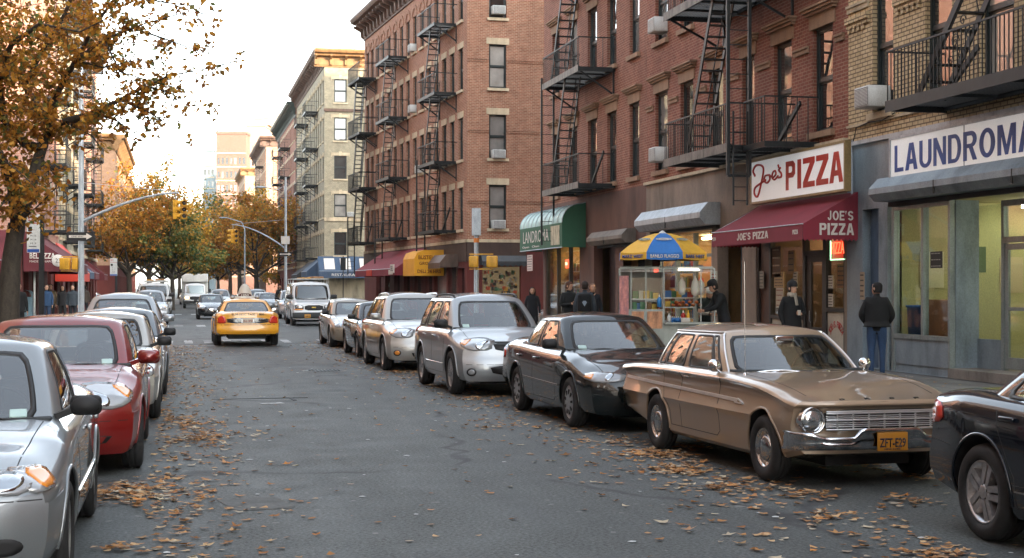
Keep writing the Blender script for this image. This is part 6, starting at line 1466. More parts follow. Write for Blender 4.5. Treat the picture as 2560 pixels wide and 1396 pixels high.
tower('taller rear tower with raised rooftop block', 632, 676, 420, 48, dirty('rose_tower', srgb('94705e'), .8, .1), 20, 4, steps=((.0, .06, 7.5), (.88, 1, 6)))
tower('stepped tan tower behind the far row buildings', 660, 718, 380, 43, BR_TT, 30, 6)
tower('slim grey-blue apartment tower left of the tan tower', 508, 536, 420, 40.5, dirty('blue_grey_tower', srgb('76858a'), .6, .2, .3), 25, 3)
# ---- left row
SL = -6.5
tenement('pink brick corner building behind the street tree with maroon awning', SL, 66, 86, 21, BR_P, 5, 4.7, 3.3, 9, 14, left=True, side=[2, 5, 9, 12], cor=COR, lint='arch', lm=STONEL, fes=((10, 'fire escape stack on the pink brick corner building'),))
tenement('pale brick middle building of the left row', SL, 86.3, 106, 20, BR_B, 5, 4.6, 3.3, 9, 14, left=True, cor=CM, lint='key', fes=((3, 'near fire escape stack on the pale left row building'), (12, 'far fire escape stack on the pale left row building')))
tenement('rosy brick building at the end of the near left row', SL, 106.3, 126, 20.5, BR_P, 5, 4.6, 3.3, 9, 14, left=True, cor=COR, fes=((4, 'fire escape stack on the rosy left row building'),))
tenement('low sunlit building far up the left side', SL+.9, 140, 172, 15.5, BR_T, 4, 4.4, 2.9, 10, 14, left=True, side=[3, 8], cor=COR)
tenement('sunlit tenement farther up the left side behind the trees', SL, 185, 240, 15, BR_T, 4, 4.4, 3, 14, 14, left=True, cor=COR)
ML = lambda s0, y: Mx.Translation((s0, y, 0)) @ Mx.Rotation(R(90), 4, 'Z')
MARD = dirty('dark_maroon_canvas', srgb('5c2228'), .85, .15, 1.0, fine=200, bmp=.1)
al = fawn('long maroon awning with white lettering on the left corner building', .2, 13, 2.9, 1.9, 1.3, MARD, ML(SL, 66), .45)
YT = Mx.Rotation(R(-90), 4, 'Z')
text('lettering', 'BELLIZZA', 1.05, .24, WT, al, Mx.Translation((-.006, -.78, .22)) @ YT, depth=.004, bold=.02); text('lettering', 'MADE IN NAPOLI', 1.05, .09, WT, al, Mx.Translation((-.006, -.78, -.02)) @ YT, depth=.004)
m = MB(); m.lathe([(.26, 0), (.24, .02), (.001, .02)], 20, M=Mx.Translation((-.012, -1.42, .02)) @ YT @ Mx.Rotation(R(90), 4, 'X')); ov = m.build('oval_plaque', WT, al); text('lettering', '23', .2, .18, BLACK, al, Mx.Translation((-.04, -1.42, .02)) @ YT, depth=.004)
aw = fawn('maroon awning end with white lettering facing the cross street', 8.2, 13.4, 2.9, 1.4, 1.3, MARD, Mx.Translation((SL, 66, 0)) @ Mx.Translation((-14, 0, 0)), .55)
text('lettering', 'BAR & GRILL', 2.3, .30, WT, aw, Mx.Translation((3.4, -1.42, -.12)), depth=.004); text('lettering', 'STEAK & SEAFOOD', 2.3, .12, WT, aw, Mx.Translation((3.4, -1.42, -.40)), depth=.004)
fawn('bright red awning partly behind the left signal pole', 17, 22, 2.6, 1.5, 1.6, plain('bright_red', srgb('c8361e')), ML(SL, 66), .5)
for k, (y, c) in enumerate(((92, NB), (98, MARD), (110, MARD))): fawn(['navy awning farther along the left row', 'maroon awning past the navy one on the left', 'last maroon awning of the near left row'][k], 0, 4.5, 2.7, 1.3, 1.0, c, ML(SL, y), .4)
# near left row outside the frame (it stands across the street; its bricks show in windows and paint)
def plainblock(label, x0, y0, x1, y1, h, mat, wf=None):
    r = empty('brick_block', label, 'building', loc=(0,0,0)); m = MB(); m.box((x0, y0, .2), (x1, y1, h)); m.build('wall', mat, r)
    if wf:
        for y in range(int(y0)+2, int(y1)-1, 3):
            for i in range(5):
                q = shared(('window', 'blk'), lambda: MB().box((0, -.5, 0), (.04, .5, 1.9)), [WGL]); link('window', q, r, Mx.Translation((wf+.003, y, 5+3.4*i)))
    return r
BR_N = brick('brick_dusky', srgb('7c665a'), srgb('6c564b'), srgb('867a70'), soot=.3)
plainblock('warm brick tenement row across the street from the pizza shop', -20, 8, SL, 52, 21, BR_N, SL)
plainblock('brick tenement row across the street behind the viewer', -20, -50, SL, 6, 21, BR_N, SL)
plainblock('tall brick block behind the pizza tenement', 30, 16, 60, 52, 31, BR_T)  # added out of view to keep the sun off the corner tenement's side
plainblock('tall brick block behind the orange corner tenement', 30, 72, 62, 94, 37, BR_T)  # hidden block, added to shade all but the top of the cream side wall
plainblock('brick tenement row continuing behind the viewer on the right', FS, -60, 30, YL1-.5, 20, BR_D)
# ================================================================== ground
def asphalt():
    m, nt, b = newmat('asphalt'); setp(b, rough=.78, spec=.45)
    t = nt.nodes.new('ShaderNodeTexCoord'); v = t.outputs['Object']
    big = noise(nt, .16, 5, .6, vec=v, stretch=(1, .35, 1)); mid = noise(nt, 1.3, 5, .65, vec=v); fine = noise(nt, 34, 4, .85, vec=v); stk = noise(nt, .9, 4, .6, vec=v, stretch=(1.6, .06, 1))
    c = ramp(nt, big, [(.3, (.032,.036,.036)), (.45, (.057,.063,.062)), (.55, (.072,.079,.077)), (.70, (.112,.120,.116))])
    c = mixc(nt, .55, c, ramp(nt, stk, [(.3, (.33,.33,.33)), (.7, (.66,.66,.66))]), 'OVERLAY')
    c = mixc(nt, .5, c, ramp(nt, mid, [(.3, (.33,.33,.33)), (.7, (.65,.65,.65))]), 'OVERLAY')
    c = mixc(nt, .75, c, ramp(nt, fine, [(.40, (.05,.05,.05)), (.60, (.95,.95,.95))]), 'OVERLAY')
    # worn tar seams and cracks
    vo = nt.nodes.new('ShaderNodeTexVoronoi'); vo.feature = 'DISTANCE_TO_EDGE'; vo.inputs['Scale'].default_value = .22
    mp = nt.nodes.new('ShaderNodeMapping'); mp.inputs['Scale'].default_value = (1, .55, 1)
    ds = nt.nodes.new('ShaderNodeVectorMath'); ds.operation = 'ADD'; nz = nt.nodes.new('ShaderNodeTexNoise'); nz.inputs['Scale'].default_value = 1.2; nt.links.new(v, nz.inputs['Vector']); nt.links.new(v, ds.inputs[0]); nt.links.new(nz.outputs['Color'], ds.inputs[1]); nt.links.new(ds.outputs[0], mp.inputs['Vector']); nt.links.new(mp.outputs[0], vo.inputs['Vector'])
    cr_ = ramp(nt, vo.outputs['Distance'], [(0, (1,1,1)), (.008, (.8,.8,.8)), (.016, (0,0,0))])
    gate = ramp(nt, noise(nt, .35, 2, vec=v), [(.44, (0,0,0)), (.52, (.85,.85,.85))])
    cc = mixc(nt, 1.0, cr_, gate, 'MULTIPLY'); c = mixc(nt, cc, c, (.022,.022,.024))
    # pale paint flecks / gum
    sp = ramp(nt, noise(nt, 9, 1, .4, vec=v), [(.735, (0,0,0)), (.75, (.5,.5,.5))]); c = mixc(nt, sp, c, (.22,.22,.21))
    nt.links.new(c, b.inputs['Base Color']); nt.links.new(ramp(nt, mid, [(.3, (.62,)*3), (.7, (.85,)*3)]), b.inputs['Roughness']); bump(nt, b, fine, .2, .006); return m
ASP = asphalt()
g = MB(); g.box((-1500, -300, -.5), (1500, 2500, 0)); struct(g.build('road', ASP, None))
def concrete():
    m, nt, b = newmat('sidewalk_concrete'); setp(b, rough=.85, spec=.3); t = nt.nodes.new('ShaderNodeTexCoord'); v = t.outputs['Object']
    c = ramp(nt, noise(nt, .5, 6, .65, vec=v), [(.3, (.10,.098,.092)), (.5, (.15,.147,.14)), (.72, (.20,.195,.185))])
    c = mixc(nt, .6, c, ramp(nt, noise(nt, 50, 2, .7, vec=v), [(.3, (.3,.3,.3)), (.7, (.7,.7,.7))]), 'OVERLAY')
    bt = nt.nodes.new('ShaderNodeTexBrick'); bt.offset = 0; bt.inputs['Scale'].default_value = 1; bt.inputs['Brick Width'].default_value = 1.5; bt.inputs['Row Height'].default_value = 1.5; bt.inputs['Mortar Size'].default_value = .012
    bt.inputs['Color1'].default_value = (1,1,1,1); bt.inputs['Color2'].default_value = (.85,.85,.85,1); bt.inputs['Mortar'].default_value = (.35,.35,.35,1); nt.links.new(v, bt.inputs['Vector'])
    c = mixc(nt, 1.0, c, bt.outputs['Color'], 'MULTIPLY'); nt.links.new(c, b.inputs['Base Color']); return m
CON = concrete(); KRB = dirty('kerb_stone', (.17,.165,.155), .8, .3, 2)
def walk(nm, x0, x1, y0, y1, kx=None):
    a, b = (x0+.16, x1) if kx == 'l' else (x0, x1-.16)
    m = MB(); m.box((a, y0, .004), (b, y1, .15)); struct(m.build('sidewalk', CON, None))
    k = MB(); k.box((x0, y0, .004), (x0+.157, y1, .153)) if kx == 'l' else k.box((x1-.157, y0, .004), (x1, y1, .153)); struct(k.build('kerb', KRB, None))
KR, KL = 7.55, -2.55
walk('s', KR, 40, -60, 53.2, 'l'); walk('s', KR, 60, 67.6, 97, 'l'); walk('s', KR, 60, YB0-3.5, 196, 'l'); walk('s', KR, 60, 210, 420, 'l')
walk('s', -40, KL, -60, 52, 'r'); walk('s', -40, KL, 64, 130, 'r'); walk('s', -40, KL, 137, 176, 'r'); walk('s', -40, KL, 182, 420, 'r')
RP_ = dirty('worn_road_paint', (.33,.34,.34), .7, .5, 5, fine=25)
def worn(nm, quads):
    m = MB()
    for x0, x1, y0, y1 in quads:
        # ragged outline so the paint looks worn
        n = max(3, int((y1-y0)/.35)); L_ = []; R_ = []
        for i in range(n+1): y = y0+(y1-y0)*i/n; L_.append((x0+rnd.uniform(0, .04), y, .005)); R_.append((x1-rnd.uniform(0, .04), y, .005))
        for i in range(n):
            if rnd.random() < .12: continue
            m.add([L_[i], R_[i], R_[i+1], L_[i+1]], [(0,1,2,3)])
    struct(m.build(nm, RP_, None, fix=False))
worn('crosswalk_marking', [(-2.3+i*.62*1.0, -2.3+i*.62+.30, 47.6, 50.2) for i in range(0, 16) if i % 1 == 0 and rnd.random() < .8]); worn('stop_line_marking', [(x, x+.6, 45.3, 45.7) for x in [i*.6 for i in range(-3, 12)]])
worn('crosswalk_marking', [(-2.2+i*1.0, -2.2+i*1.0+.45, 68.0, 71.0) for i in range(10)]); worn('crosswalk_marking', [(-2.2+i*1.0, -2.2+i*1.0+.45, 98.0, 101.0) for i in range(10)])
# manholes and a patched cover
def manhole(label, px, py, r):
    Z = F*CH/(py-HY); p = at(px, Z, .004); e = empty('manhole_cover', label, 'manhole cover', loc=p); m = MB(); m.lathe([(r+.06, 0), (r+.05, .006), (r, .006)], 32); m.build('rim', KRB, e); m = MB(); m.lathe([(r, .002), (r-.01, .009), (.001, .010)], 32)
    for i in range(-5, 6):
        for j in range(-5, 6):
            if (i*i+j*j)*.09**2*.8 < (r-.05)**2: m.cb((i*.075, j*.075, .013), (.04, .04, .008))
    m.build('cover', IRON, e)
manhole('round iron manhole cover in the right half of the roadway', 810, 928, .42)
manhole('worn manhole cover near the crosswalk', 460, 886, .30)
def patch_(px, py, w, l, a, nm, mt): Z = F*CH/(py-HY); p = at(px, Z); q = MB(); n = 14; pts = [(w/2*cos(t)*(1 if i % 2 else .97)/max(abs(cos(t)), abs(sin(t))), l/2*sin(t)/max(abs(cos(t)), abs(sin(t))), .004) for i, t in enumerate([2*pi*k/28 for k in range(28)])]; q.poly(pts); struct(q.build(nm, mt, None, TR(p.x, p.y, 0, a), fix=False))
DKA = dirty('dark_asphalt', (.045,.048,.047), .85, .35, 3, fine=34, bmp=.2); LTA = dirty('pale_asphalt', (.09,.095,.093), .85, .3, 3, fine=34, bmp=.2)
patch_(760, 900, 1.6, 5.0, .02, 'asphalt_patch', LTA); patch_(640, 1260, .5, .7, .2, 'asphalt_patch', LTA)
m = MB(); m.box((0,0,.004), (1.5, .05, .008)); m.box((1.2, -.5, .004), (1.26, .05, .008)); p = at(530, F*CH/(1000-HY)); o = m.build('asphalt_seam', BLACK, None, TR(p.x, p.y, 0, .05)); struct(o)
m = MB(); m.box((0,0,.0045), (.28, .14, .009)); m.box((.28, .02, .0045), (.36, .2, .009)); p = at(655, F*CH/(1012-HY)); o = m.build('paint_arrow_mark', RP_, None, TR(p.x, p.y, 0, .3)); struct(o)
# ================================================================== TREES
def leafmat(name, stops, rough=.6, tr=.35):
    m, nt, b = newmat(name); g = nt.nodes.new('ShaderNodeNewGeometry'); c = ramp(nt, g.outputs['Random Per Island'], stops); n = noise(nt, .5, 3); c = mixc(nt, .4, c, ramp(nt, n, [(.3, (.3,.3,.3)), (.7, (.7,.7,.7))]), 'OVERLAY')
    nt.links.new(c, b.inputs['Base Color']); setp(b, rough=rough, spec=.3)
    out = [x for x in nt.nodes if x.type == 'OUTPUT_MATERIAL'][0]; tl = nt.nodes.new('ShaderNodeBsdfTranslucent'); nt.links.new(c, tl.inputs[0]); mx = nt.nodes.new('ShaderNodeMixShader'); mx.inputs[0].default_value = tr
    nt.links.new(b.outputs[0], mx.inputs[1]); nt.links.new(tl.outputs[0], mx.inputs[2]); nt.links.new(mx.outputs[0], out.inputs[0]); return m
LF_OR = leafmat('autumn_leaves', [(0, (.34,.13,.02)), (.3, (.48,.22,.03)), (.52, (.60,.32,.05)), (.7, (.28,.10,.03)), (.85, (.22,.17,.04)), (1, (.13,.17,.05))], tr=.45)
LF_YE = leafmat('yellow_leaves', [(0, (.55,.27,.03)), (.35, (.70,.40,.05)), (.6, (.45,.20,.03)), (.8, (.26,.23,.05)), (1, (.12,.17,.05))], tr=.45)
LF_GR = leafmat('green_leaves', [(0, (.05,.09,.03)), (.35, (.09,.13,.04)), (.6, (.15,.16,.04)), (.8, (.35,.22,.04)), (1, (.48,.26,.04))])
BARK = dirty('bark', (.05,.04,.03), .9, .4, 8, fine=30, bmp=.5)
def leaf_face(mb, p, s, r):
    d = V((r.uniform(-1,1), r.uniform(-1,1), r.uniform(-1,.3))).normalized(); u = d.cross(V((r.uniform(-1,1), r.uniform(-1,1), r.uniform(-1,1)))).normalized(); n = d.cross(u)
    L = s*r.uniform(.7, 1.25); w = L*.36; c = n*L*.12
    mb.add([p, p+d*L*.35+u*w+c, p+d*L, p+d*L*.35-u*w+c], [(0,1,2,3)])
def branch(tb, lf, p, d, L, r0, depth, r, leaf, dens_, droop=.0, lmin=1):
    n = 5; pts = [p]; rs = [r0]
    for i in range(n):
        d = (d+V((r.uniform(-1,1), r.uniform(-1,1), r.uniform(-.8,.8)))*.20+V((0,0,-droop))).normalized(); p = p+d*L/n; pts.append(p); rs.append(r0*(1-.55*(i+1)/n))
    tb.tube(pts, rs, 6 if r0 > .03 else 4, cap=False)
    if depth <= lmin:
        for q in pts[1:]:
            for _ in range(dens_): leaf_face(lf, q+V((r.gauss(0,1), r.gauss(0,1), r.gauss(0,1)))*L*.22, leaf, r)
    if depth > 0:
        k = 3 if depth > 1 else 4
        for i in range(k):
            j = 1+int((n-1)*(i+1)/k); a = r.uniform(0, 2*pi); s = V((cos(a), sin(a), r.uniform(-.1, .6))); branch(tb, lf, pts[j], (d*.7+s*.8).normalized(), L*r.uniform(.55,.75), rs[j]*.62, depth-1, r, leaf, dens_, droop, lmin)
def tree(label, x, y, h, trunk_h, spread, mat, seed, leaf=.22, dens_=8, depth=3, group='street trees', lean=(0,0), n0=6):
    r = random.Random(seed); root = empty('street_tree', label, 'tree', group, loc=(x, y, .12)); tb = MB(); lf = MB(); rt = h*.016+.05
    top = V((lean[0], lean[1], trunk_h)); tb.tube([(0,0,-.1), (.02,0,trunk_h*.1), top*.5+V((.05,.03,0)), top], [rt*1.5, rt*1.1, rt, rt*.85], 9)
    for i in range(n0):
        a = 2*pi*i/n0+r.uniform(-.4,.4); up = r.uniform(.5, 1.5) if i % 2 else r.uniform(.25, .8); d = V((cos(a)*spread, sin(a)*spread, up)).normalized(); branch(tb, lf, top*(.8+.2*(i % 3)/2), d, (h-trunk_h)*r.uniform(.42,.6), rt*.55, depth, r, leaf, dens_)
    branch(tb, lf, top, V((0,0,1)), (h-trunk_h)*.55, rt*.6, depth, r, leaf, dens_)
    tb.build('trunk', BARK, root, fix=False); lf.build('crown', mat, root, fix=False); return root
# foreground tree: limbs laid out by hand
def near_tree():
    Z0 = 26.0; r = random.Random(3); base = at(18, Z0); root = empty('street_tree', 'large foreground street tree with orange-brown leaves and leaning dark trunk', 'tree', 'street trees', loc=(base.x, base.y, .12)); tb = MB(); lf = MB()
    def Pp(px, py, dz=0): q = at(px, Z0+dz); return V((q.x-base.x, q.y-base.y, zat(py, Z0+dz)-.12))
    limbs = [([(16,905,0),(20,780,0),(28,650,0),(42,560,0)], [.25,.20,.165,.15]),
        ([(42,560,0),(72,480,.2),(98,390,.5),(118,335,.6),(165,305,.2),(230,285,-.6),(300,250,-1.4),(360,215,-2.0)], [.13,.115,.10,.085,.075,.055,.035,.015]),
        ([(42,560,0),(30,470,-.4),(8,400,-.9),(-30,330,-1.3)], [.11,.085,.07,.05]),
        ([(118,335,.6),(100,270,1.0),(60,215,1.4),(20,140,1.8)], [.075,.06,.05,.03]),
        ([(105,370,.5),(60,360,.3),(10,300,-.6),(-5,180,-1.4),(30,110,-2),(100,60,-2.6)], [.08,.07,.06,.055,.045,.03]),
        ([(118,335,.6),(140,240,.2),(190,150,-.4),(260,100,-.9),(330,70,-1.3)], [.07,.055,.045,.03,.015]),
        ([(60,215,1.4),(110,120,1.0),(160,40,.6),(200,-60,.2)], [.05,.045,.035,.025]), ([(190,150,-.4),(240,60,-.8),(300,-20,-1.2)], [.04,.03,.02]),
        ([(-5,180,-1.4),(-40,60,-1.0),(-60,-80,-.6)], [.06,.045,.03])]
    twig = [[(300,250,-1.4),(380,285,-2.0),(430,320,-2.5)], [(330,235,-1.7),(420,190,-2.3),(520,172,-3.0),(600,152,-3.4)], [(360,215,-2),(420,230,-2.4),(480,262,-2.8),(525,285,-3)], [(260,100,-.9),(360,60,-1.6),(450,35,-2.1),(560,30,-2.6)], [(330,70,-1.3),(420,100,-1.8),(500,130,-2.3),(545,110,-2.7)], [(300,-20,-1.2),(400,5,-1.8),(480,15,-2.4)], [(230,285,-.6),(290,300,-1.2),(330,330,-1.7),(380,350,-2)], [(190,150,-.4),(260,170,-1),(340,150,-1.7),(430,150,-2.2)], [(98,390,.5),(140,440,.3),(150,480,.2)], [(42,560,0),(90,520,-.4),(140,470,-.7)], [(8,400,-.9),(60,440,-1.4),(90,470,-1.7)], [(165,305,.2),(230,340,.2),(260,380,.2)], [(28,470,-.4),(0,520,-1),(-20,560,-1.4)], [(260,100,-.9),(300,180,-1.5),(400,210,-2.1),(450,220,-2.5)], [(100,60,-2.6),(200,80,-3.2),(280,40,-3.6)]]
    bare = [[(300,250,-1.4),(380,335,-1.8),(430,362,-2.0),(440,374,-2.1)], [(330,260,-1.6),(420,330,-1.9),(500,345,-2.2),(560,322,-2.4)], [(600,152,-3.4),(625,160,-3.5)], [(500,130,-2.3),(580,60,-2.6),(660,-30,-3)]]
    for l, rs in limbs: tb.tube([Pp(*q) for q in l], rs, 9, cap=False)
    for l in bare: tb.tube([Pp(*q) for q in l], .006, 4, cap=False)
    def along(l, k, tdens, spread, leaf=.105):
        P = [Pp(*q) for q in l]
        for i in range(len(P)-1):
            n = max(1, int((P[i+1]-P[i]).length/.16*k))
            for j in range(n):
                p = P[i].lerp(P[i+1], (j+r.random())/n); a = r.uniform(0, 2*pi); f = (P[i+1]-P[i]).normalized(); d = (f*r.uniform(.2, .9)+V((cos(a), sin(a), r.uniform(-.7, .7)))).normalized(); L = spread*r.uniform(.5, 1.2)
                q = [p]
                for s_ in range(4): d = (d+V((r.uniform(-1,1), r.uniform(-1,1), r.uniform(-1,.7)))*.25).normalized(); q.append(q[-1]+d*L/4)
                tb.tube(q, [.009, .007, .005, .004, .003], 4, cap=False)
                for _ in range(tdens): u = r.random()**.7; t = int(u*3.99); leaf_face(lf, q[t].lerp(q[t+1], u*4-t)+V((r.gauss(0,1), r.gauss(0,1), r.gauss(0,1)))*.05, leaf, r)
    for i, (l, rs) in enumerate(limbs):
        if i == 0: continue
        along(l[1:] if i == 1 else l, 1.7, 26, .72)
    for l in twig:
        tb.tube([Pp(*q) for q in l], [.022, .014, .008, .005][:len(l)], 5, cap=False); along(l, .85, 11, .36)
    # dense upper-left mass
    for _ in range(240):
        px, py = r.uniform(-120, 330), r.uniform(-150, 330)
        if py > 400-px*.75: continue
        if px < 100 or r.random() < .6-px/500:
            c = Pp(px, py, r.uniform(-2.5, 2.2)); d = V((r.uniform(-1,1), r.uniform(-1,1), r.uniform(-.6,.6))).normalized(); tb.tube([c, c+d*.35, c+d*.6+V((0,0,.05))], [.008,.006,.003], 4, cap=False)
            for _ in range(20): leaf_face(lf, c+d*r.uniform(0,.65)+V((r.gauss(0,1), r.gauss(0,1), r.gauss(0,1)))*.13, .115, r)
    for _ in range(52):
        px, py = r.uniform(-60, 130), r.uniform(330, 560)
        if abs(px-70) < 35 and py < 480: continue
        c = Pp(px, py, r.uniform(-1.5, 1.5)); tb.tube([c, c+V((.1,.1,.1))], [.006,.003], 4, cap=False)
        for _ in range(14): leaf_face(lf, c+V((r.gauss(0,1), r.gauss(0,1), r.gauss(0,1)))*.17, .12, r)
    tb.build('trunk', BARK, root, fix=False); lf.build('crown', LF_OR, root, fix=False)
near_tree()
def T(label, px, Z, top, th, sp, mat, seed, **k): p = at(px, Z); return tree(label, p.x, p.y, top, th, sp, mat, seed, **k)
T('orange street tree on the left kerb beyond the signal arm', 322, 112, 9.6, 3.0, .95, LF_OR, 11, leaf=.25, dens_=7)
T('tall yellow-orange street tree behind the first on the left', 372, 135, 12.3, 3.2, .9, LF_YE, 12, leaf=.29, dens_=7)
T('dark green street tree overhanging the left lane', 430, 114, 8.0, 2.8, 1.0, LF_GR, 13, leaf=.26, dens_=14)
T('slender orange tree farther along the left kerb', 405, 165, 12.8, 3.2, .9, LF_GR, 14, leaf=.34, dens_=6)
T('far golden tree at the left end of the street', 448, 230, 13.0, 4, 1.0, LF_YE, 15, leaf=.42, dens_=10)
T('big orange street tree on the right kerb with forked trunk', 640, 160, 13.0, 3.4, 1.0, LF_OR, 21, leaf=.32, dens_=9)
T('rusty street tree beside the big one on the right', 598, 185, 13.2, 4, .9, LF_YE, 22, leaf=.35, dens_=7)
T('small green-tinged tree at the far right kerb', 545, 235, 12.0, 3.4, 1.0, LF_GR, 23, leaf=.42, dens_=9)
T('thinly leaved tree near the tan towers', 575, 225, 15.5, 4.2, .8, LF_OR, 24, leaf=.34, dens_=5)
T('golden tree closing the view at the street end', 490, 320, 11.5, 4, 1.1, LF_YE, 25, leaf=.6, dens_=9)
T('orange tree at the far end right of the lane', 520, 300, 12, 4, 1.0, LF_OR, 26, leaf=.55, dens_=9)
T('low olive tree behind the parked trucks on the left', 470, 270, 9, 3, 1.1, LF_GR, 27, leaf=.5, dens_=9)
# ================================================================== fallen leaves
LIT = leafmat('leaf_litter', [(0, (.26,.11,.04)), (.2, (.42,.22,.09)), (.4, (.20,.09,.03)), (.6, (.52,.36,.20)), (.75, (.45,.17,.03)), (.87, (.36,.31,.24)), (1, (.55,.46,.32))], .8, .1)
def litter():
    r = random.Random(5); mb = MB()
    def leaf(x, y, s, z=.006):
        s *= r.choice((.6, .85, 1, 1, 1.15, 1.35))
        a = r.uniform(0, 2*pi); n = 9 if s > .05 else 6; cu = r.uniform(.0, .35)*s; c = (x, y, z+.003); pts = []
        rad = [1, .45, .95, .42, 1.0, .42, .95, .45, .6] if n == 9 else [1, .6, .9, .7, .95, .6]
        t1, t2 = r.uniform(-1, 1), r.uniform(-1, 1)
        for i in range(n):
            b = a+2*pi*i/n; q = rad[i]*s*r.uniform(.85, 1.1); pts.append((x+q*cos(b), y+q*sin(b)*.8, z+.002+abs(q)*cu/s*1.1*r.uniform(.2, 1)+max(0, (t1*cos(b)+t2*sin(b))*q*.22)))
        mb.add([c]+pts, [(0, i+1, (i+1) % n+1) for i in range(n)])
    def spot(px, py): Z = F*CH/(py-HY); p = at(px, Z); return p.x, p.y
    # gutters
    for _ in range(1500):
        y = r.uniform(6, 46)**1.0; leaf(-.25+abs(r.gauss(0, .55)), y, r.uniform(.03, .06))
    for _ in range(2100):
        y = r.uniform(6, 48); leaf(5.15-abs(r.gauss(0, .75)), y, r.uniform(.03, .06))
    for _ in range(480): leaf(r.uniform(-.4, 5.3), r.uniform(6, 50), r.uniform(.025, .05))
    for _ in range(500): leaf(r.uniform(5.3, 7.5), r.uniform(6, 48), r.uniform(.03, .06))
    for _ in range(350): leaf(r.uniform(7.7, 13), r.uniform(10, 50), r.uniform(.03, .055), .155)
    heaps = [(300,1228,.50,.30,190),(340,1245,.45,.22,120),(470,1100,.35,.30,110),(480,1065,.4,.35,90),(520,1095,.25,.2,60),(450,1050,.3,.3,60),(1640,1140,.38,.22,150),(1690,1178,.34,.18,130),(1560,1110,.3,.2,50),(1720,1120,.3,.2,60),(1830,1222,.3,.14,60),(2010,1240,.25,.12,40),(2330,1190,.35,.2,110),(2150,1160,.35,.2,80),(870,903,.3,.3,40),(1010,932,.4,.25,40),(2340,1390,.25,.1,40),(2280,1255,.25,.12,30),(300,1375,.12,.08,25),(1240,1070,.3,.2,25),(1850,1205,.4,.2,40),(2100,1300,.4,.15,25),(430,1290,.35,.25,25)]
    for px, py, sx, sy, n in heaps:
        x, y = spot(px, py)
        for _ in range(n): leaf(x+r.gauss(0, sx*.62), y+r.gauss(0, sy*1.2), r.uniform(.03, .065), .006+abs(r.gauss(0, .014)))
    o = mb.build('fallen_leaves', LIT, None, fix=False); tag(o, 'dry brown autumn leaves scattered over the roadway and gutters', 'leaves', kind='stuff')
litter()
m = MB(); r = random.Random(9)
for _ in range(160):
    x, y = r.uniform(-.2, 5.4), r.uniform(6, 45); s = r.uniform(.012, .04); a = r.uniform(0, 3); m.add([(x+s*cos(a+t)*r.uniform(.6,1.2), y+s*sin(a+t)*r.uniform(.6,1.2), .007) for t in (0, 1.3, 2.6, 3.9, 5.2)], [(0,1,2,3,4)])
tag(m.build('paper_litter', plain('paper_scrap', (.5,.52,.52), .8), None, fix=False), 'small pale scraps and flecks on the asphalt', 'litter', kind='stuff')
# ================================================================== street furniture
def signal_head(root, M, faces=True, side=False):
    b = MB()
    for i in range(3): rbox(b, (0, 0, -.18-.33*i), (.30, .22, .32), .03)
    h = b.build('signal_head', YEL, root, M)
    for i in range(3):
        v = MB(); v.lathe([(.13, 0), (.135, .22)], 16, M=Mx.Translation((0, -.10, -.18-.33*i)) @ Mx.Rotation(R(90), 4, 'X'), a0=R(-20), a1=R(200)); v.build('visor', YEL, h)
        l = MB(); l.lathe([(.10, .0), (.06, .02), (.001, .03)], 16, M=Mx.Translation((0, -.115, -.18-.33*i)) @ Mx.Rotation(R(90), 4, 'X')); l.build('lens', DKLENS, h)
def arrow_sign(root, M, txt='ONE WAY', right=True):
    m = MB(); m.box((-.46, -.015, -.15), (.46, .015, .15)); s = m.build('one_way_sign', BLACK, root, M); g = 1 if right else -1
    m = MB(); m.prism([(g*x, -.018, z) for x, z in ((-.38,-.045),(.22,-.045),(.22,-.11),(.42,0),(.22,.11),(.22,.045),(-.38,.045))], (0, -.004, 0)); ar = m.build('arrow', WT, s)
    text('lettering', txt, .42, .055, BLACK, ar, Mx.Translation((-g*.08, -.024, 0)), depth=.002)
def mast(label, px, Z, hgt, arm_tip_px, arm_z0, arm_z1, left, sgn):
    p = at(px, Z, .12); r_ = empty('traffic_signal', label, 'traffic signal', 'traffic signal poles', loc=p, rz=-TH); m = MB(); m.tube([(0,0,0), (0,0,.3)], .14, 12); m.tube([(0,0,.3), (0,0,hgt)], [.115, .07], 12); m.build('pole', GALV, r_)
    L = (arm_tip_px-px)/F*Z; m = MB(); a0, a1 = arm_z0-.12, arm_z1-.12; m.tube([(L*t, 0, a0+(a1-a0)*(1-(1-t)**1.7)) for t in [i/14 for i in range(15)]], [.06-.03*i/14 for i in range(15)], 8); m.build('mast_arm', GALV, r_)
    m = MB(); m.tube([(0, 0, a1+.35), (L*.93, 0, a1+.05)], .012, 5); m.build('guy_rod', GALV, r_); return r_, L, a1
def zz(py, Z): return zat(py, Z)
rL, L_, a1 = mast('galvanised signal pole with long curved arm at the left corner', 203, 51, 10.5, 447, zz(556, 51), zz(482, 51), True, 1)
m = MB(); m.bar((L_-.10, 0, a1), (L_-.10, 0, a1-.25), .03); m.build('hanger', GALV, rL)
D7 = Mx.Diagonal((.68, .68, .68, 1)); signal_head(rL, TR(L_-.10, 0, a1-.24, R(75)) @ D7); signal_head(rL, TR(L_+.16, .05, a1-.24, R(20)) @ D7)
arrow_sign(rL, Mx.Translation((.0, -.13, zz(592, 51)-.12)))
pb = MB(); rbox(pb, (-.55, 0, zz(660, 51)-.12), (.36, .22, .42), .04); rbox(pb, (-.20, 0, zz(660, 51)-.12), (.2, .3, .42), .04); pb.build('pedestrian_signal', YEL, rL); m = MB(); m.bar((-.7, 0, zz(642, 51)-.12), (0, 0, zz(642, 51)-.12), .03); m.bar((-.7, 0, zz(678, 51)-.12), (0, 0, zz(678, 51)-.12), .03); m.build('bracket', YEL, rL)
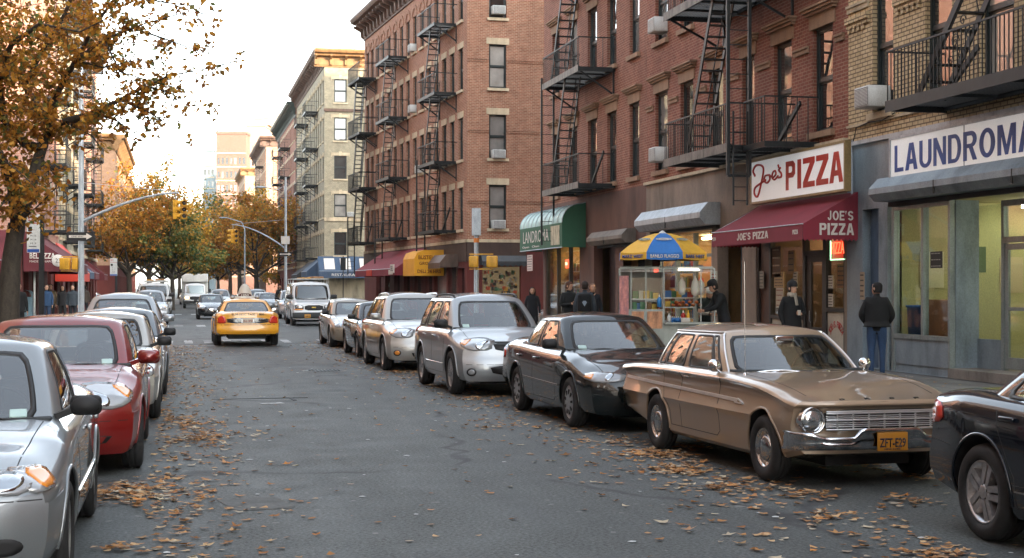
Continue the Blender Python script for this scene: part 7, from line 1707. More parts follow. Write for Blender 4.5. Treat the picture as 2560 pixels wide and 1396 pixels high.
rR, L_, a1 = mast('galvanised signal pole with curved arm beyond the white van', 714, 104, 9.4, 579, zz(622, 104), zz(562, 104), False, -1)
signal_head(rR, TR(L_+.0, 0, a1-.3, R(-60))); signal_head(rR, TR(L_+.3, .05, a1-.3, R(20))); arrow_sign(rR, Mx.Translation((0, -.13, zz(636, 104)-.12)))
m = MB(); m.tube([(L_+.1, 0, a1), (L_+.1, 0, a1-.3)], .02, 5); m.build('hanger', GALV, rR)
m = MB(); m.box((-.3, -.13, zz(599, 104)-.45), (.3, -.1, zz(599, 104)+.1)); m.build('street_sign', WT, rR)
m = MB(); hx = zz(480, 104)-.1; m.tube([(0, 0, 7.5), (-.1, 0, 8.8), (-.6, 0, hx+.1), (-1.4, 0, hx+.3)], .045, 7); m.build('lamp_arm', GALV, rR); m = MB(); ell(m, (-1.75, 0, hx+.3), (.38, .16, .08)); m.build('lamp_head', GALV, rR)
p = at(560, 150, .1); r_ = empty('street_lamp', 'curved street lamp arm reaching over the far right lane', 'street lamp', loc=at(612, 150, .1), rz=-TH); m = MB(); m.tube([(0,0,0),(0,0,7.6),(-.3,0,8.3),(-1.8,0,8.75)], [.1,.07,.05,.04], 8); m.build('pole', GALV, r_); m = MB(); ell(m, (-2.2, 0, 8.75), (.45, .16, .08)); m.build('lamp_head', GALV, r_)
# right near corner pole with boxes (beside the brick side wall)
Zp = 52.5; p = at(1191, Zp, .12); r_ = empty('signal_pole', 'galvanised pole with yellow crossing signals at the right corner', 'signal pole', loc=p, rz=-TH)
m = MB(); m.tube([(0,0,0),(0,0,.4)], .15, 12); m.tube([(0,0,.4),(0,0,zz(560, Zp)-.12)], [.095,.08], 12); m.build('pole', GALV, r_)
m = MB(); m.box((-.14, -.12, zz(588, Zp)-.12), (.14, -.09, zz(526, Zp)-.1)); m.box((-.16, -.09, zz(588, Zp)-.14), (.16, -.05, zz(524, Zp)-.08)); bs = m.build('sign_back', GALV, r_)
m = MB(); m.lathe([(.098, 0), (.098, .16)], 14, M=Mx.Translation((0, 0, zz(607, Zp)-.12))); m.build('sticker_band', plain('orange_sticker', srgb('c9742e'), .6), r_)
for dx, wv in ((-.09, .34), (.56, .40)):
    b = MB(); rbox(b, (dx, -.15, zz(655, Zp)-.12), (wv, .24, .42), .05); h = b.build('pedestrian_signal', YEL, r_)
m = MB(); m.bar((-.25, -.1, zz(636, Zp)-.12), (.6, -.1, zz(636, Zp)-.12), .04); m.bar((-.25, -.1, zz(673, Zp)-.12), (.6, -.1, zz(673, Zp)-.12), .04); m.build('bracket', YEL, r_)
def bus_sign(label, px, Z, y0, y1, wpx, off, pole, panel):
    p = at(px, Z, .12); r_ = empty('bus_stop_sign', label, 'bus stop sign', loc=p, rz=-TH); k = Z/F; m = MB(); m.box((-.06, -.06, 0), (.06, .06, zz(y0, Z)-.12)); m.build('pole', pole, r_)
    w = wpx*k; x0 = off*k; m = MB(); m.box((x0, -.09, zz(y1, Z)-.12), (x0+w, -.065, zz(y0, Z)-.12)); pn = m.build('panel', panel, r_); h = (y1-y0)*k; zb = zz(y1, Z)-.12
    m = MB(); m.box((x0+.01, -.094, zb+h*.755), (x0+w-.01, -.091, zb+h*.775)); m.build('red_band', REDT, pn); m = MB(); m.box((x0+.01, -.094, zb+.01), (x0+w-.01, -.091, zb+h*.09)); m.build('blue_band', BLUT, pn)
    m = MB(); m.box((x0+w*.1, -.094, zb+h*.56), (x0+w*.4, -.091, zb+h*.68)); m.box((x0+w*.15, -.094, zb+h*.50), (x0+w*.45, -.091, zb+h*.515)); m.box((x0+w*.15, -.094, zb+h*.15), (x0+w*.75, -.091, zb+h*.17)); m.build('pictogram', BLACK, pn)
    text('lettering', 'BUS', w*.4, h*.12, REDT, pn, Mx.Translation((x0+w*.3, -.092, zb+h*.89)), depth=.002)
    for i, s_ in enumerate(('M 15', 'M 14', 'M 9')): text('route_lettering', s_, w*.45, h*.045, BLACK, pn, Mx.Translation((x0+w*.5, -.092, zb+h*(.44-.1*i))), depth=.002)
bus_sign('black-posted bus stop sign with white route panel beside the left tree', 104, 40, 537, 632, 32, -34, BLACK, WHITEP)
bus_sign('smaller white bus sign farther up the left sidewalk', 290, 92, 646, 690, 18, -14, BLACK, WHITEP)
p = at(86, 64, .12)
pipe_ = MB(); pipe_.tube([(0,0,0),(0,0,2.8)], .045, 8); tag(pipe_.build('awning_post', WHITEP, None, Mx.Translation(p)), 'white post holding the corner of the left maroon awning', 'post')
for i, (px, Z, h) in enumerate(((1605//1, 0, 0),)): pass
r_ = empty('mailbox', 'pale blue steel box on the far left corner sidewalk', 'mailbox', loc=at(66, 66, .15), rz=-TH); m = MB(); rbox(m, (0,0,.75), (.6, .5, .9), .03); m.build('box_body', dirty('pale_blue_metal', srgb('7f9fb0'), .5), r_)
m = MB(); m.lathe([(.3, -.25), (.3, .25)], 16, M=Mx.Translation((0,0,1.2)) @ Mx.Rotation(R(90), 4, 'X'), a0=0, a1=pi); m.build('rounded_top', dirty('pale_blue_metal', srgb('7f9fb0')), r_)
m = MB()
for x in (-.22, .22): m.bar((x, 0, 0), (x, 0, .32), .06)
m.build('leg', IRON, r_)
# blue plastic bins by the cream corner
for i, px in enumerate((785, 800, 872)):
    r_ = empty('recycling_bin', ['pale blue bin left of the pair behind the white van', 'pale blue bin right of the pair behind the white van', 'lone pale blue bin by the corner building kerb'][i], 'bin', 'bins on the corner', loc=at(px, 82 if i < 2 else 76, .15)); m = MB(); m.lathe([(.2, 0), (.27, .9), (.29, .92), (.29, 1.0), (.001, 1.03)], 14); m.build('tub', dirty('pale_blue_plastic', srgb('8fb4c4'), .5, .15), r_)
m = MB(); m.bar((0,0,0), (0,0,3.4), .05); m.box((-.15, -.03, 2.6), (.15, -.01, 3.3)); tag(m.build('parking_sign', IRON, None, TR(*at(858, 84, .15), -TH)), 'thin dark parking sign post before the navy awning', 'sign post')
# overhead wires
def wire(label, a, b, sag, r=.012):
    m = MB(); a, b = V(a), V(b); m.tube([a.lerp(b, t/24)+V((0,0,-sag*4*(t/24)*(1-t/24))) for t in range(25)], r, 4, cap=False); tag(m.build('overhead_wire', BLACK, None, fix=False), label, 'wire')
wire('thin wire sagging from the foreground tree toward the far towers', (-3, 30, 6.2), (2, 140, 22), 2.5); wire('thin wire crossing the sky high over the street', (-6.5, 70, 12), (12.5, 150, 20), 2.0, .015)
HZ = .00013
# ================================================================== PEOPLE
SKIN = dirty('skin', srgb('b58a70'), .55, .1, 4, bmp=0); SKIND = dirty('skin_dark', srgb('7d5640'), .55, .1, 4, bmp=0)
def cloth(h): return dirty('cloth_'+h, srgb(h), .9, .25, 5, fine=60, bmp=.3)
def person(label, M, pose=None, top='15171a', legs='22262c', shoes='181614', skin=None, hair='1c1512', hat=None, s=1.0, bulk=1.0, coat=0.0, long_hair=False, beard=False, head=(0, 0), group=None):
    r_ = empty('person', label, 'person', group, M=M); skin = skin or SKIN
    J = dict(pel=(0,0,.93), sp=(0,-.0,1.12), ch=(0,.0,1.32), nk=(0,.0,1.47), hb=(0,-.01,1.55), hd=(0,-.015,1.62),
        sl=(.17,.0,1.42), el=(.24,.03,1.14), wl=(.25,-.06,.90), hl=(.25,-.09,.83), sr=(-.17,.0,1.42), er=(-.24,.03,1.14), wr=(-.25,-.06,.90), hr=(-.25,-.09,.83),
        pl=(.09,0,.88), kl=(.10,-.02,.48), al=(.10,.02,.09), tl=(.11,-.15,.045), pr=(-.09,0,.88), kr=(-.10,-.02,.48), ar=(-.10,.02,.09), tr=(-.11,-.15,.045))
    if pose: J.update(pose)
    b = bulk; Rr = dict(pel=(.145*b,.11*b), sp=(.135*b,.105*b), ch=(.155*b,.115*b), nk=(.062,.062), hb=(.055,.055), hd=(.05,.05), sl=(.075*b,.07*b), el=(.055*b,.055*b), wl=(.036,.034), hl=(.033,.02), sr=(.075*b,.07*b), er=(.055*b,.055*b), wr=(.036,.034), hr=(.033,.02),
        pl=(.10*b,.10*b), kl=(.066,.066), al=(.05,.05), tl=(.042,.032), pr=(.10*b,.10*b), kr=(.066,.066), ar=(.05,.05), tr=(.042,.032))
    E = [('pel','sp',0),('sp','ch',0),('ch','nk',0),('nk','hb',3),('hb','hd',3),('ch','sl',0),('sl','el',0),('el','wl',0),('wl','hl',3),('ch','sr',0),('sr','er',0),('er','wr',0),('wr','hr',3),('pel','pl',1),('pl','kl',1),('kl','al',1),('al','tl',2),('pel','pr',1),('pr','kr',1),('kr','ar',1),('ar','tr',2)]
    ks = list(J); me = bpy.data.meshes.new('p'); me.from_pydata([J[k] for k in ks], [(ks.index(a), ks.index(c)) for a, c, _ in E], [])
    o = bpy.data.objects.new('p', me); COL.objects.link(o); o.modifiers.new('s', 'SKIN'); 
    for i, k in enumerate(ks): me.skin_vertices[0].data[i].radius = Rr[k]; me.skin_vertices[0].data[i].use_root = (k == 'pel')
    su = o.modifiers.new('u', 'SUBSURF'); su.levels = 2; su.render_levels = 2
    bpy.context.view_layer.update(); m2 = bpy.data.meshes.new_from_object(o.evaluated_get(bpy.context.evaluated_depsgraph_get())); bpy.data.objects.remove(o)
    mb = MB()
    def seg(p, a, c):
        a, c = V(a), V(c); t = max(0, min(1, (p-a).dot(c-a)/max(1e-9, (c-a).length_squared))); return (p-(a+(c-a)*t)).length
    for f in m2.polygons:
        c = f.center; best = min(E, key=lambda e: seg(c, J[e[0]], J[e[1]])/(.5*(Rr[e[0]][0]+Rr[e[1]][0]))); mi = best[2]
        mb.f.append(list(f.vertices)); mb.m.append(mi); mb.sm.append(True)
    mb.v = [tuple(v.co) for v in m2.vertices]
    # head with face
    hc = V(J['hd'])+V((0, 0, .02)); HM = Mx.Translation(hc) @ Mx.Rotation(head[0], 4, 'Z') @ Mx.Rotation(head[1], 4, 'X')
    prof = [(-.115,.02),(-.105,.045),(-.085,.062),(-.05,.073),(-.01,.078),(.03,.08),(.07,.074),(.10,.055),(.118,.03),(.122,.002)]
    rows = []
    for z, r in prof:
        rows.append([HM @ V((r*.95*cos(t), r*1.18*sin(t)-(.012 if z < -.04 else 0), z)) for t in [2*pi*i/16 for i in range(16)]])
    mb.grid(rows, m=3, closed=True)
    mb.add([HM @ V(p) for p in ((-.012,-.088,.01),(.012,-.088,.01),(0,-.092,.03),(-.016,-.092,-.03),(.016,-.092,-.03),(0,-.118,-.024))], [(0,1,2),(0,3,5),(1,5,4),(0,5,1),(3,4,5)], 3, True)
    for sx in (-1, 1):
        ell(mb, (sx*.078, .0, 0), (.012, .022, .032), 3, M=HM); ell(mb, (sx*.030, -.083, .018), (.013, .008, .007), 4, M=HM, n=8)
    mb.cb((0, -.089, -.055), (.045, .012, .010), 5, M=HM)
    # fingers and thumbs
    for w, h in (('wl','hl'), ('wr','hr')):
        a, c = V(J[w]), V(J[h]); d = (c-a).normalized(); sd = d.cross(V((1,0,0.01))).normalized(); q = c+d*.02; inn = V((1,0,0)) if h == 'hr' else V((-1,0,0))
        for i in range(4):
            p = q+sd*(.024-.016*i); L = (.06,.07,.065,.05)[i]; mb.tube([p, p+d*L*.5+inn*.004, p+d*L*.85+inn*.022], [.009,.008,.006], 6, m=3)
        mb.tube([c+sd*.03, c+sd*.045+d*.03+inn*.008, c+sd*.04+d*.06+inn*.018], [.011,.009,.007], 6, m=3)
    bd = mb.build('body', [cloth(top), cloth(legs), cloth(shoes), skin, BLACK, plain('lips', srgb('8a4f45'), .6)], r_)
    hm = dirty('hair_'+hair, srgb(hair), .8, .3, 20, fine=120)
    hb = MB(); rows = []
    for z, r in [(-.075 if not long_hair else -.30, .066 if not long_hair else .105), (-.10 if long_hair else -.03, .083 if not long_hair else .115), (.02, .085 if not long_hair else .11), (.06, .086), (.095, .070), (.118, .045), (.129, .002)]:
        a0, a1 = (R(-32), R(212)) if z < .07 else (R(-90), R(270)); rows.append([HM @ V((r*cos(a0+(a1-a0)*i/18), r*1.18*sin(a0+(a1-a0)*i/18)+.012, z)) for i in range(19)])
    hb.grid(rows); hb.build('hair', hm, r_, fix=False)
    if hat:
        h = MB(); h.lathe([(.098,.04),(.104,.07),(.098,.12),(.07,.155),(.03,.17),(.001,.172)], 18, M=HM, sy=1.12)
        if hat[0] == 'cap': h.add([HM @ V(p) for p in ((-.07,-.09,.06),(.07,-.09,.06),(.06,-.19,.045),(-.06,-.19,.045),(-.07,-.09,.05),(.07,-.09,.05),(.06,-.19,.037),(-.06,-.19,.037))], [(0,1,2,3),(4,7,6,5),(0,3,7,4),(1,5,6,2),(2,6,7,3)])
        if hat[0] == 'pom': ell(h, (0,0,.18), (.03,.03,.03), M=HM)
        h.build('hat', cloth(hat[1]), r_)
    if coat:
        c = MB(); z0 = 1.30; prof = [(.185*b, 1.36), (.19*b, 1.2), (.18*b, 1.05), (.20*b, .93), (.21*b, 1.0-coat)]
        c.lathe(prof, 26, sx=1.0, sy=.74, M=Mx.Translation((J['ch'][0]*.5, J['ch'][1]*.5, 0))); c.build('coat', cloth(top), r_)
    if s != 1: r_.scale = (s, s, s)
    return r_, HM
def pat(px, Z, rz=0.0, z=.15): p = at(px, Z, z); return Mx.Translation(p) @ Mx.Rotation(-TH+rz, 4, 'Z')
# man at the laundromat corner, back to us, looking left
person('heavy man in black jacket and blue jeans seen from behind by the laundromat', pat(2192, 26.6, R(165)), dict(el=(.29,.0,1.14), wl=(.20,-.16,.98), hl=(.14,-.20,.96), er=(-.29,.0,1.14), wr=(-.20,-.16,.98), hr=(-.14,-.20,.96)), top='0f1012', legs='2b4262', s=.965, bulk=1.22, coat=.06, hair='15110f', head=(R(55), 0))
# woman with hat, scarf and cup
w_, HM = person('woman in black coat, knit hat and grey scarf holding a paper cup outside', pat(1980, 29.3, R(8)), dict(el=(.25,.0,1.14), wl=(.13,-.22,1.12), hl=(.07,-.27,1.13), er=(-.25,.02,1.13), wr=(-.22,-.10,.92)), top='101113', legs='15161a', hat=('pom', '1e1f22'), s=.965, coat=.42, bulk=1.02, head=(R(25), 0))
m = MB(); m.lathe([(.085,1.47),(.10,1.50),(.10,1.54),(.08,1.565)], 16); m.bar((.03,-.11,1.5), (.06,-.14,1.30), .07, .03); m.build('scarf', cloth('a39a8c'), w_)
m = MB(); m.lathe([(.028, 0), (.036, .10), (.036, .104), (.001, .104)], 14); q = m.build('paper_cup', plain('cup_white', srgb('b5aca0'), .7), None, w_.matrix_basis @ Mx.Translation((.05, -.30, 1.10))); tag(q, 'small white paper cup in the hand of the woman with the hat', 'cup')
# customer at the cart in black jacket, facing left
person('man in black leather jacket and cap leaning over the hot dog counter', pat(1812, 32.6, R(-80)), dict(sp=(0,-.05,1.12), ch=(0,-.12,1.30), nk=(0,-.18,1.43), hb=(0,-.22,1.50), hd=(0,-.26,1.57), sl=(.17,-.13,1.39), el=(.22,-.25,1.15), wl=(.12,-.46,1.08), hl=(.08,-.53,1.07), sr=(-.17,-.13,1.39), er=(-.22,-.25,1.15), wr=(-.12,-.46,1.08), hr=(-.08,-.53,1.07)), top='121415', legs='1a1c20', hat=('cap', '141414'), s=1.02, bulk=1.2, head=(0, R(20)))
# vendor behind the cart: white cap and sleeves, bending
v_, HM = person('street vendor in dark apron and white cap and sleeves behind the hot dog stand', pat(1762, 33.8, R(20)), dict(sp=(0,-.05,1.12), ch=(0,-.12,1.30), nk=(0,-.18,1.43), hb=(0,-.22,1.50), hd=(0,-.26,1.55), el=(.25,-.18,1.12), wl=(.10,-.40,1.08), hl=(.05,-.46,1.06), er=(-.25,-.18,1.12), wr=(-.10,-.42,1.08), hr=(-.05,-.48,1.06)), top='26302c', legs='1d2022', hat=('beanie', 'c9c9c4'), s=.94, head=(R(-20), R(25)))
m = MB()
for a, b in (((.25,-.18,1.12), (.10,-.40,1.08)), ((-.25,-.18,1.12), (-.10,-.42,1.08))): m.tube([a, b], [.068, .05], 10)
m.build('sleeve', cloth('cfc9bd'), v_)
# group left of the cart
person('young man in dark parka looking down at his phone left of the hot dog stand', pat(1422, 38.5, R(30)), dict(el=(.25,.0,1.14), wl=(.10,-.24,1.18), hl=(.05,-.29,1.20), er=(-.25,.0,1.14), wr=(-.10,-.24,1.18), hr=(-.05,-.29,1.20)), top='15191a', legs='20242a', hair='4a2c1c', s=1.0, bulk=1.12, coat=.12, head=(R(25), R(25)))
bp, HM = person('person with black backpack and grey sleeves seen from behind near the hot dog stand', pat(1462, 36.8, R(176)), top='3a4046', legs='22262c', hair='2a1e18', s=1.0, bulk=1.12, coat=.10)
m = MB(); rbox(m, (0, .20, 1.22), (.34, .20, .48), .07); rbox(m, (0, .31, 1.12), (.24, .06, .24), .03); k = m.build('backpack', cloth('101214'), None, bp.matrix_basis); tag(k, 'black backpack worn by the person with grey sleeves', 'backpack')
m = MB(); m.prism([(x, .345, z) for x, z in ((-.06, 1.24), (.0, 1.14), (.06, 1.24), (.03, 1.28), (-.03, 1.28))], (0, .006, 0)); m.build('emblem', plain('pale_emblem', srgb('77848f'), .6), k)
person('woman with sunglasses and hand at her chin behind the backpack wearer', pat(1481, 38.2, R(10)), dict(er=(-.22,-.10,1.15), wr=(-.06,-.19,1.36), hr=(-.02,-.19,1.43)), top='1b1d22', legs='16181c', hair='6a4a33', s=.97, coat=.2)
person('woman with long dark curly hair and blue shoulder strap crossing the side street', pat(1331, 50.0, R(0), .004), dict(er=(-.24,.0,1.14), wr=(-.20,-.15,.95), kl=(.10,-.12,.5), al=(.10,-.15,.09), tl=(.11,-.30,.045)), top='14171c', legs='16181c', hair='1c1310', s=1.0, coat=.4, long_hair=True)
# left pedestrians
for i, (px, Z, rzz, tp, lg, lb, sc_, lh) in enumerate(((117, 63, 10, '26405e', '2b3c55', 'pedestrian in blue jacket and jeans, left one on the far left corner', .98, True), (127, 66, 0, '6a5a45', '2a2c30', 'pedestrian in tan coat half hidden behind the blue jacket', 1.0, False), (157, 65, 0, '2c2c2e', '3a3c3e', 'pedestrian in dark coat with pale scarf on the left corner', .96, True), (182, 64, 0, '3a4248', '20242a', 'man in slate grey jacket beside the left signal pole', .98, False), (46, 45, 30, '121314', '15171a', 'figure in black behind the trunk of the near left tree', 1.0, False), (700, 88, 0, '15171a', '1c1f22', 'pedestrian in black between taxi and white van', 1.0, False), (212, 78, 180, '4a4038', '22262c', 'distant pedestrian walking away past the left signal pole', .98, False))):
    person(lb, pat(px, Z, R(rzz)), top=tp, legs=lg, s=sc_, long_hair=lh, coat=.15, bulk=1.08, group='pedestrians on the corners')
# ================================================================== HOT DOG CART
Zc = 32.8; cp = at(1672, Zc, .15); CM_ = Mx.Translation(cp) @ Mx.Rotation(-TH-.05, 4, 'Z'); zc = lambda py: zat(py, Zc)-.15; xc = lambda px: (px-1672)/F*Zc
STEEL = dirty('brushed_steel', srgb('727674'), .32, .25, 3, metal=.75, bmp=.03)
ct = empty('hot_dog_cart', 'steel street food cart with glass case and food pictures under the umbrella', 'food cart', M=CM_)
x0, x1, xm = xc(1550), xc(1786), xc(1660); D = .95
m = MB(); m.box((x0, -.0, .25), (xm, D, zc(775))); m.box((xm, .25, .25), (x1, D, zc(808))); m.build('cabinet', STEEL, ct)
for i, (a, b) in enumerate(((1578, 1610), (1618, 1656))):
    m = MB(); m.box((xc(a), -.012, zc(822)), (xc(b), -.002, zc(779))); m.build('food_picture', dirty('food_print', srgb('b5805a'), .5, .6, 9, fine=40, col2=srgb('6a3a22')), ct)
m = MB(); m.box((x0-.01, -.015, zc(830)), (xc(1572), -.002, zc(690))); m.build('food_banner', dirty('banner_print', srgb('b0706a'), .5, .7, 7, fine=30, col2=srgb('4a4a6a')), ct)
m = MB()
for x in (x0, xc(1578), xc(1615), xm, xc(1752), x1): m.bar((x, 0, zc(808)), (x, 0, zc(672)), .025)
for x in (x0, xm, x1): m.bar((x, D, zc(808)), (x, D, zc(672)), .025)
for z in (zc(672), zc(678), zc(775)): m.bar((x0, 0, z), (xm if z == zc(775) else x1, 0, z), .022)
m.bar((x0, D, zc(672)), (x1, D, zc(672)), .025); m.bar((x0, 0, zc(672)), (x0, D, zc(672)), .025); m.bar((x1, 0, zc(672)), (x1, D, zc(672)), .025); m.build('frame', STEEL, ct)
m = MB(); m.box((x0+.02, .4, zc(669)), (x1, D-.02, zc(666))); m.build('top_shelf', STEEL, ct)
m = MB(); m.box((xc(1578), .01, zc(772)), (xm-.02, .016, zc(695))); m.build('glass_case', SHOPG, ct); m = MB(); m.box((x0, .5, zc(775)), (xm, .52, zc(680))); m.build('back_panel', dirty('smoky_panel', srgb('4a4a40'), .4, .3), ct); shelves(ct, xc(1580), xm-.03, .2, zc(774), zc(720), 2, 'food_display'); shelves(ct, xm+.03, xc(1740), .55, zc(768), zc(720), 2, 'food_display')
m = MB(); m.box((xm, -.25, zc(808)-.02), (x1+.15, .25, zc(808)+.02)); m.build('serving_counter', STEEL, ct); m = MB(); m.box((xm, .1, zc(768)-.02), (xc(1735), .6, zc(768))); m.build('bun_shelf', STEEL, ct)
m = MB(); m.box((xc(1700), .55, zc(676)), (xc(1752), .62, zc(670))); m.build('lamp_tube', plain('cart_lamp', (1,1,1), emit=(1,.9,.7), es=2), ct)
for x in (x0+.3, x1-.3):
    m = MB(); m.lathe([(.001,-.04),(.2,-.04),(.24,-.03),(.24,.03),(.2,.04),(.001,.04)], 20, M=Mx.Translation((x, -.02, .24)) @ Mx.Rotation(R(90), 4, 'X')); m.build('wheel', RUB, ct)
def onC(x, y, z): return CM_ @ Mx.Translation((x, y, z))
def bottle(x, y, z, col, label, h=.2, r=.035, cap='d8d4c8'):
    b = MB(); b.lathe([(.001,0),(r,.0),(r,h*.62),(r*.5,h*.78),(r*.35,h*.8)], 12); o = b.build('bottle', plain('bottle_'+col, srgb(col), .3), None, onC(x, y, z)); tag(o, label, 'bottle', 'bottles on the hot dog stand'); c = MB(); c.lathe([(r*.38,h*.8),(r*.4,h*.88),(.006,h),(.001,h)], 10); c.build('cap', plain('cap_'+cap, srgb(cap), .4), o)
zt = zc(808)+.02
bottle(xc(1707), -.12, zt, 'a51c14', 'red ketchup bottle on the stand counter', .26, .05); bottle(xc(1719), -.14, zt, 'd9a51f', 'yellow mustard bottle on the stand counter', .27, .04, 'd9a51f'); bottle(xc(1672), -.12, zt, 'c9ccc9', 'white squeeze bottle at the left end of the stand counter', .2, .045); bottle(xc(1648), -.05, zc(768), '2f7fc0', 'tall blue spray bottle at the middle post of the stand', .28, .05)
r = random.Random(4)
for i in range(6):
    bottle(xc(1680)+i*.045, -.16+.05*(i % 2), zt, '2f6fae', 'small blue water bottle in the row on the stand counter', .13, .026, 'c9ccc9')
tr = MB(); rbox(tr, (0,0,.05), (.20, .12, .1), .01); tag(tr.build('napkin_box', plain('napkin_white', srgb('c4bdb0'), .6), None, onC(xc(1712), -.22, zt)), 'white napkin box in front of the ketchup', 'box')
bn = MB()
for i in range(9):
    for j in range(3): ell(bn, (i*.075, j*.11, .04+.065*(i % 2)), (.04, .07, .035), 0, 8)
tag(bn.build('bread_buns', dirty('bun_brown', srgb('a85a28'), .6, .3, 8), None, onC(xc(1684), .18, zc(768))), 'pile of brown buns and pretzels on the stand shelf', 'buns', kind='stuff')
def bag(x, y, z, w, h, label):
    b = MB(); b.lathe([(.012,0),(.02,-.04),(w*.35,-h*.3),(w*.5,-h*.65),(w*.38,-h*.92),(.001,-h)], 12, sy=.6); b.bar((0,0,0), (0,0,.1), .006); tag(b.build('plastic_bag', plain('bag_white', srgb('cdc6b6'), .45, sub=.2), None, onC(x, y, z)), label, 'bag', 'white bags hanging on the stand')
bag(xc(1705), .05, zc(692), .18, .42, 'single white plastic bag hanging left under the stand roof'); bag(xc(1738), .05, zc(690), .20, .45, 'middle white plastic bag hanging under the stand roof'); bag(xc(1752), .12, zc(694), .22, .40, 'rightmost hanging white bag by the stand end post')
for i, (px, c) in enumerate(((1572, '4a3a2c'), (1590, '7a5a40'), (1605, '2a2c2e'), (1625, '8a8578'), (1642, '5a2f22'))):
    b = MB(); rbox(b, (0,0,.09), (.22, .25, .18), .04); tag(b.build('supply_bundle', cloth(c), None, onC(xc(px), .68, zc(666)+.004)), ['dark brown', 'tan', 'black', 'pale grey', 'rust'][i]+' bundle stowed on the roof shelf of the stand', 'bundle', 'bundles on the stand roof')
# umbrella
um = empty('umbrella', 'blue and yellow striped vendor umbrella over the hot dog stand', 'umbrella', M=onC(xc(1657), .15, 0)); UY = dirty('umbrella_yellow', srgb('d9a83a'), .7, .12, 2); UB = dirty('umbrella_blue', srgb('2a6bb0'), .7, .12, 2)
zr, zt_, Ru = zc(632), zc(582), 1.02; m = MB(); m.tube([(0,0,0), (0,0,zt_+.05)], .018, 8); m.build('pole', GALV, um)
def upt(a, t): k = cos(pi/8)/cos(((a+pi/8) % (pi/4))-pi/8); rr = Ru*t*(1 if t < .01 else k**(1)); return V((rr*cos(a), rr*sin(a), zt_-(zt_-zr)*(t**1.35)))
for i in range(8):
    a0 = -pi/2-pi/8+i*pi/4; mt = UB if i % 2 == 0 else UY; m = MB(); n = 6; rows = []
    for t in [0.02,.2,.4,.6,.8,1.0]:
        rr = Ru*t; A, B = V((cos(a0), sin(a0), 0)), V((cos(a0+pi/4), sin(a0+pi/4), 0)); z = zt_-(zt_-zr)*(t**1.9); rows.append([V((*(A.lerp(B, j/n)*rr*(1)).xy, z-.02*sin(pi*j/n)*t)) for j in range(n+1)])
    m.grid(rows); m.grid([rows[-1], [V((p.x*1.01, p.y*1.01, p.z-.155)) for p in rows[-1]]]); pn = m.build('panel', mt, um)
    tx = {0: 'BANLO FLAGGO', 1: 'BARE NEST', 7: 'MARZ WEST'}.get(i)
    if tx:
        am = a0+pi/8; c = V((cos(am), sin(am), 0))*Ru*cos(pi/8)*1.022; text('lettering', tx, .62, .08, WT if i == 0 else BLUT, pn, Mx.Translation((c.x, c.y, zr-.095)) @ Mx.Rotation(am+pi/2, 4, 'Z'), bold=.03, depth=.003)
        lg = MB()
        for ra, rb in ((.17, .045), (.10, .03)): lg.tube([(ra*cos(q*pi/8), rb*sin(q*pi/8)*1.0, 0) for q in range(17)], .008, 5, cap=False)
        tl = atan((zt_-zr)*1.2/Ru); t = .62; c = V((cos(am), sin(am), 0))*Ru*cos(pi/8)*t; z = zt_-(zt_-zr)*(t**1.9)+.01; lg.build('emblem', WT if i == 0 else plain('emblem_blue', srgb('7a94a0'), .7), pn, Mx.Translation((c.x*1.0, c.y*1.0, z+.012)) @ Mx.Rotation(am+pi/2, 4, 'Z') @ Mx.Rotation(tl, 4, 'X'))
m = MB(); m.lathe([(.10, zt_-.02), (.06, zt_+.02), (.02, zt_+.05), (.001, zt_+.06)], 10); m.build('finial', WHITEP, um)
m = MB()
for i in range(8): a = -pi/2-pi/8+i*pi/4; m.bar((0, 0, zr-.05), (Ru*.6*cos(a), Ru*.6*sin(a), zr+.16), .01)
m.build('ribs', GALV, um, fix=False)
# ================================================================== CARS PLACED
def place(rs, px=None, py=None, near='r', axle='f', dh=0.0, s=None, y=None, away=False):
    root, sp = rs; ang = R(-90)+dh+(pi if away else 0)
    if s is None: Z = F*CH/(py-HY); P = at(px, Z)
    else: P = V((s, y, 0))
    lx = sp['wf'] if axle == 'f' else sp['wr']; ly = (-1 if near == 'r' else 1)*(sp['W']/2-.02)
    v = Mx.Rotation(ang, 3, 'Z') @ V((lx, ly, 0)); root.location = (P.x-v.x, P.y-v.y, 0); root.rotation_euler = (0, 0, ang); return root
def relabel(o, l): o['label'] = l; return o
place(blue_sedan(), 2450, 1352, 'r', 'r', R(0))
place(falcon(), 1905, 1203, 'r', 'f', R(2.2))
place(camry(), 1420, 1068, 'r', 'f', R(1.2))
place(rav4(), 1124, 986, 'r', 'f', R(1.5))
place(lexus(), 955, 926, 'r', 'f', R(.8))
place(small_sedan('dark bronze small sedan between the pale SUV and the champagne sedan', P_DK), 891, 894, 'r', 'f', R(.3))
place(small_sedan('champagne sedan parked just before the crosswalk with its near side showing', P_BRZ), 823, 868, 'r', 'f', R(.5))
place(small_sedan('brownish sedan at the far end of the right row, mostly hidden by the champagne one', P_BRZ), s=4.75, y=48.0, near='r', axle='f')
place(van(), 727, 815, 'r', 'f', R(0))
place(sedan_left(), 238, 1291, 'l', 'r', 0)
place(elantra(), 357, 1168, 'l', 'f', 0)
s1 = small_sedan('silver sedan with black mirrors directly behind the dark red one', P_SIL2); place(s1, 401, 1044, 'l', 'f', 0); s1[0]['group'] = 'cars parked along the left kerb'
s2 = small_sedan('pale grey sedan fourth in the left row in front of the wide SUV', P_GRY); place(s2, s=-.18, y=25.0, near='l'); s2[0]['group'] = 'cars parked along the left kerb'
l2 = lexus('wide silver SUV behind the sedans in the left row', P_SIL); place(l2, s=-.22, y=30.6, near='l'); l2[0]['group'] = 'cars parked along the left kerb'
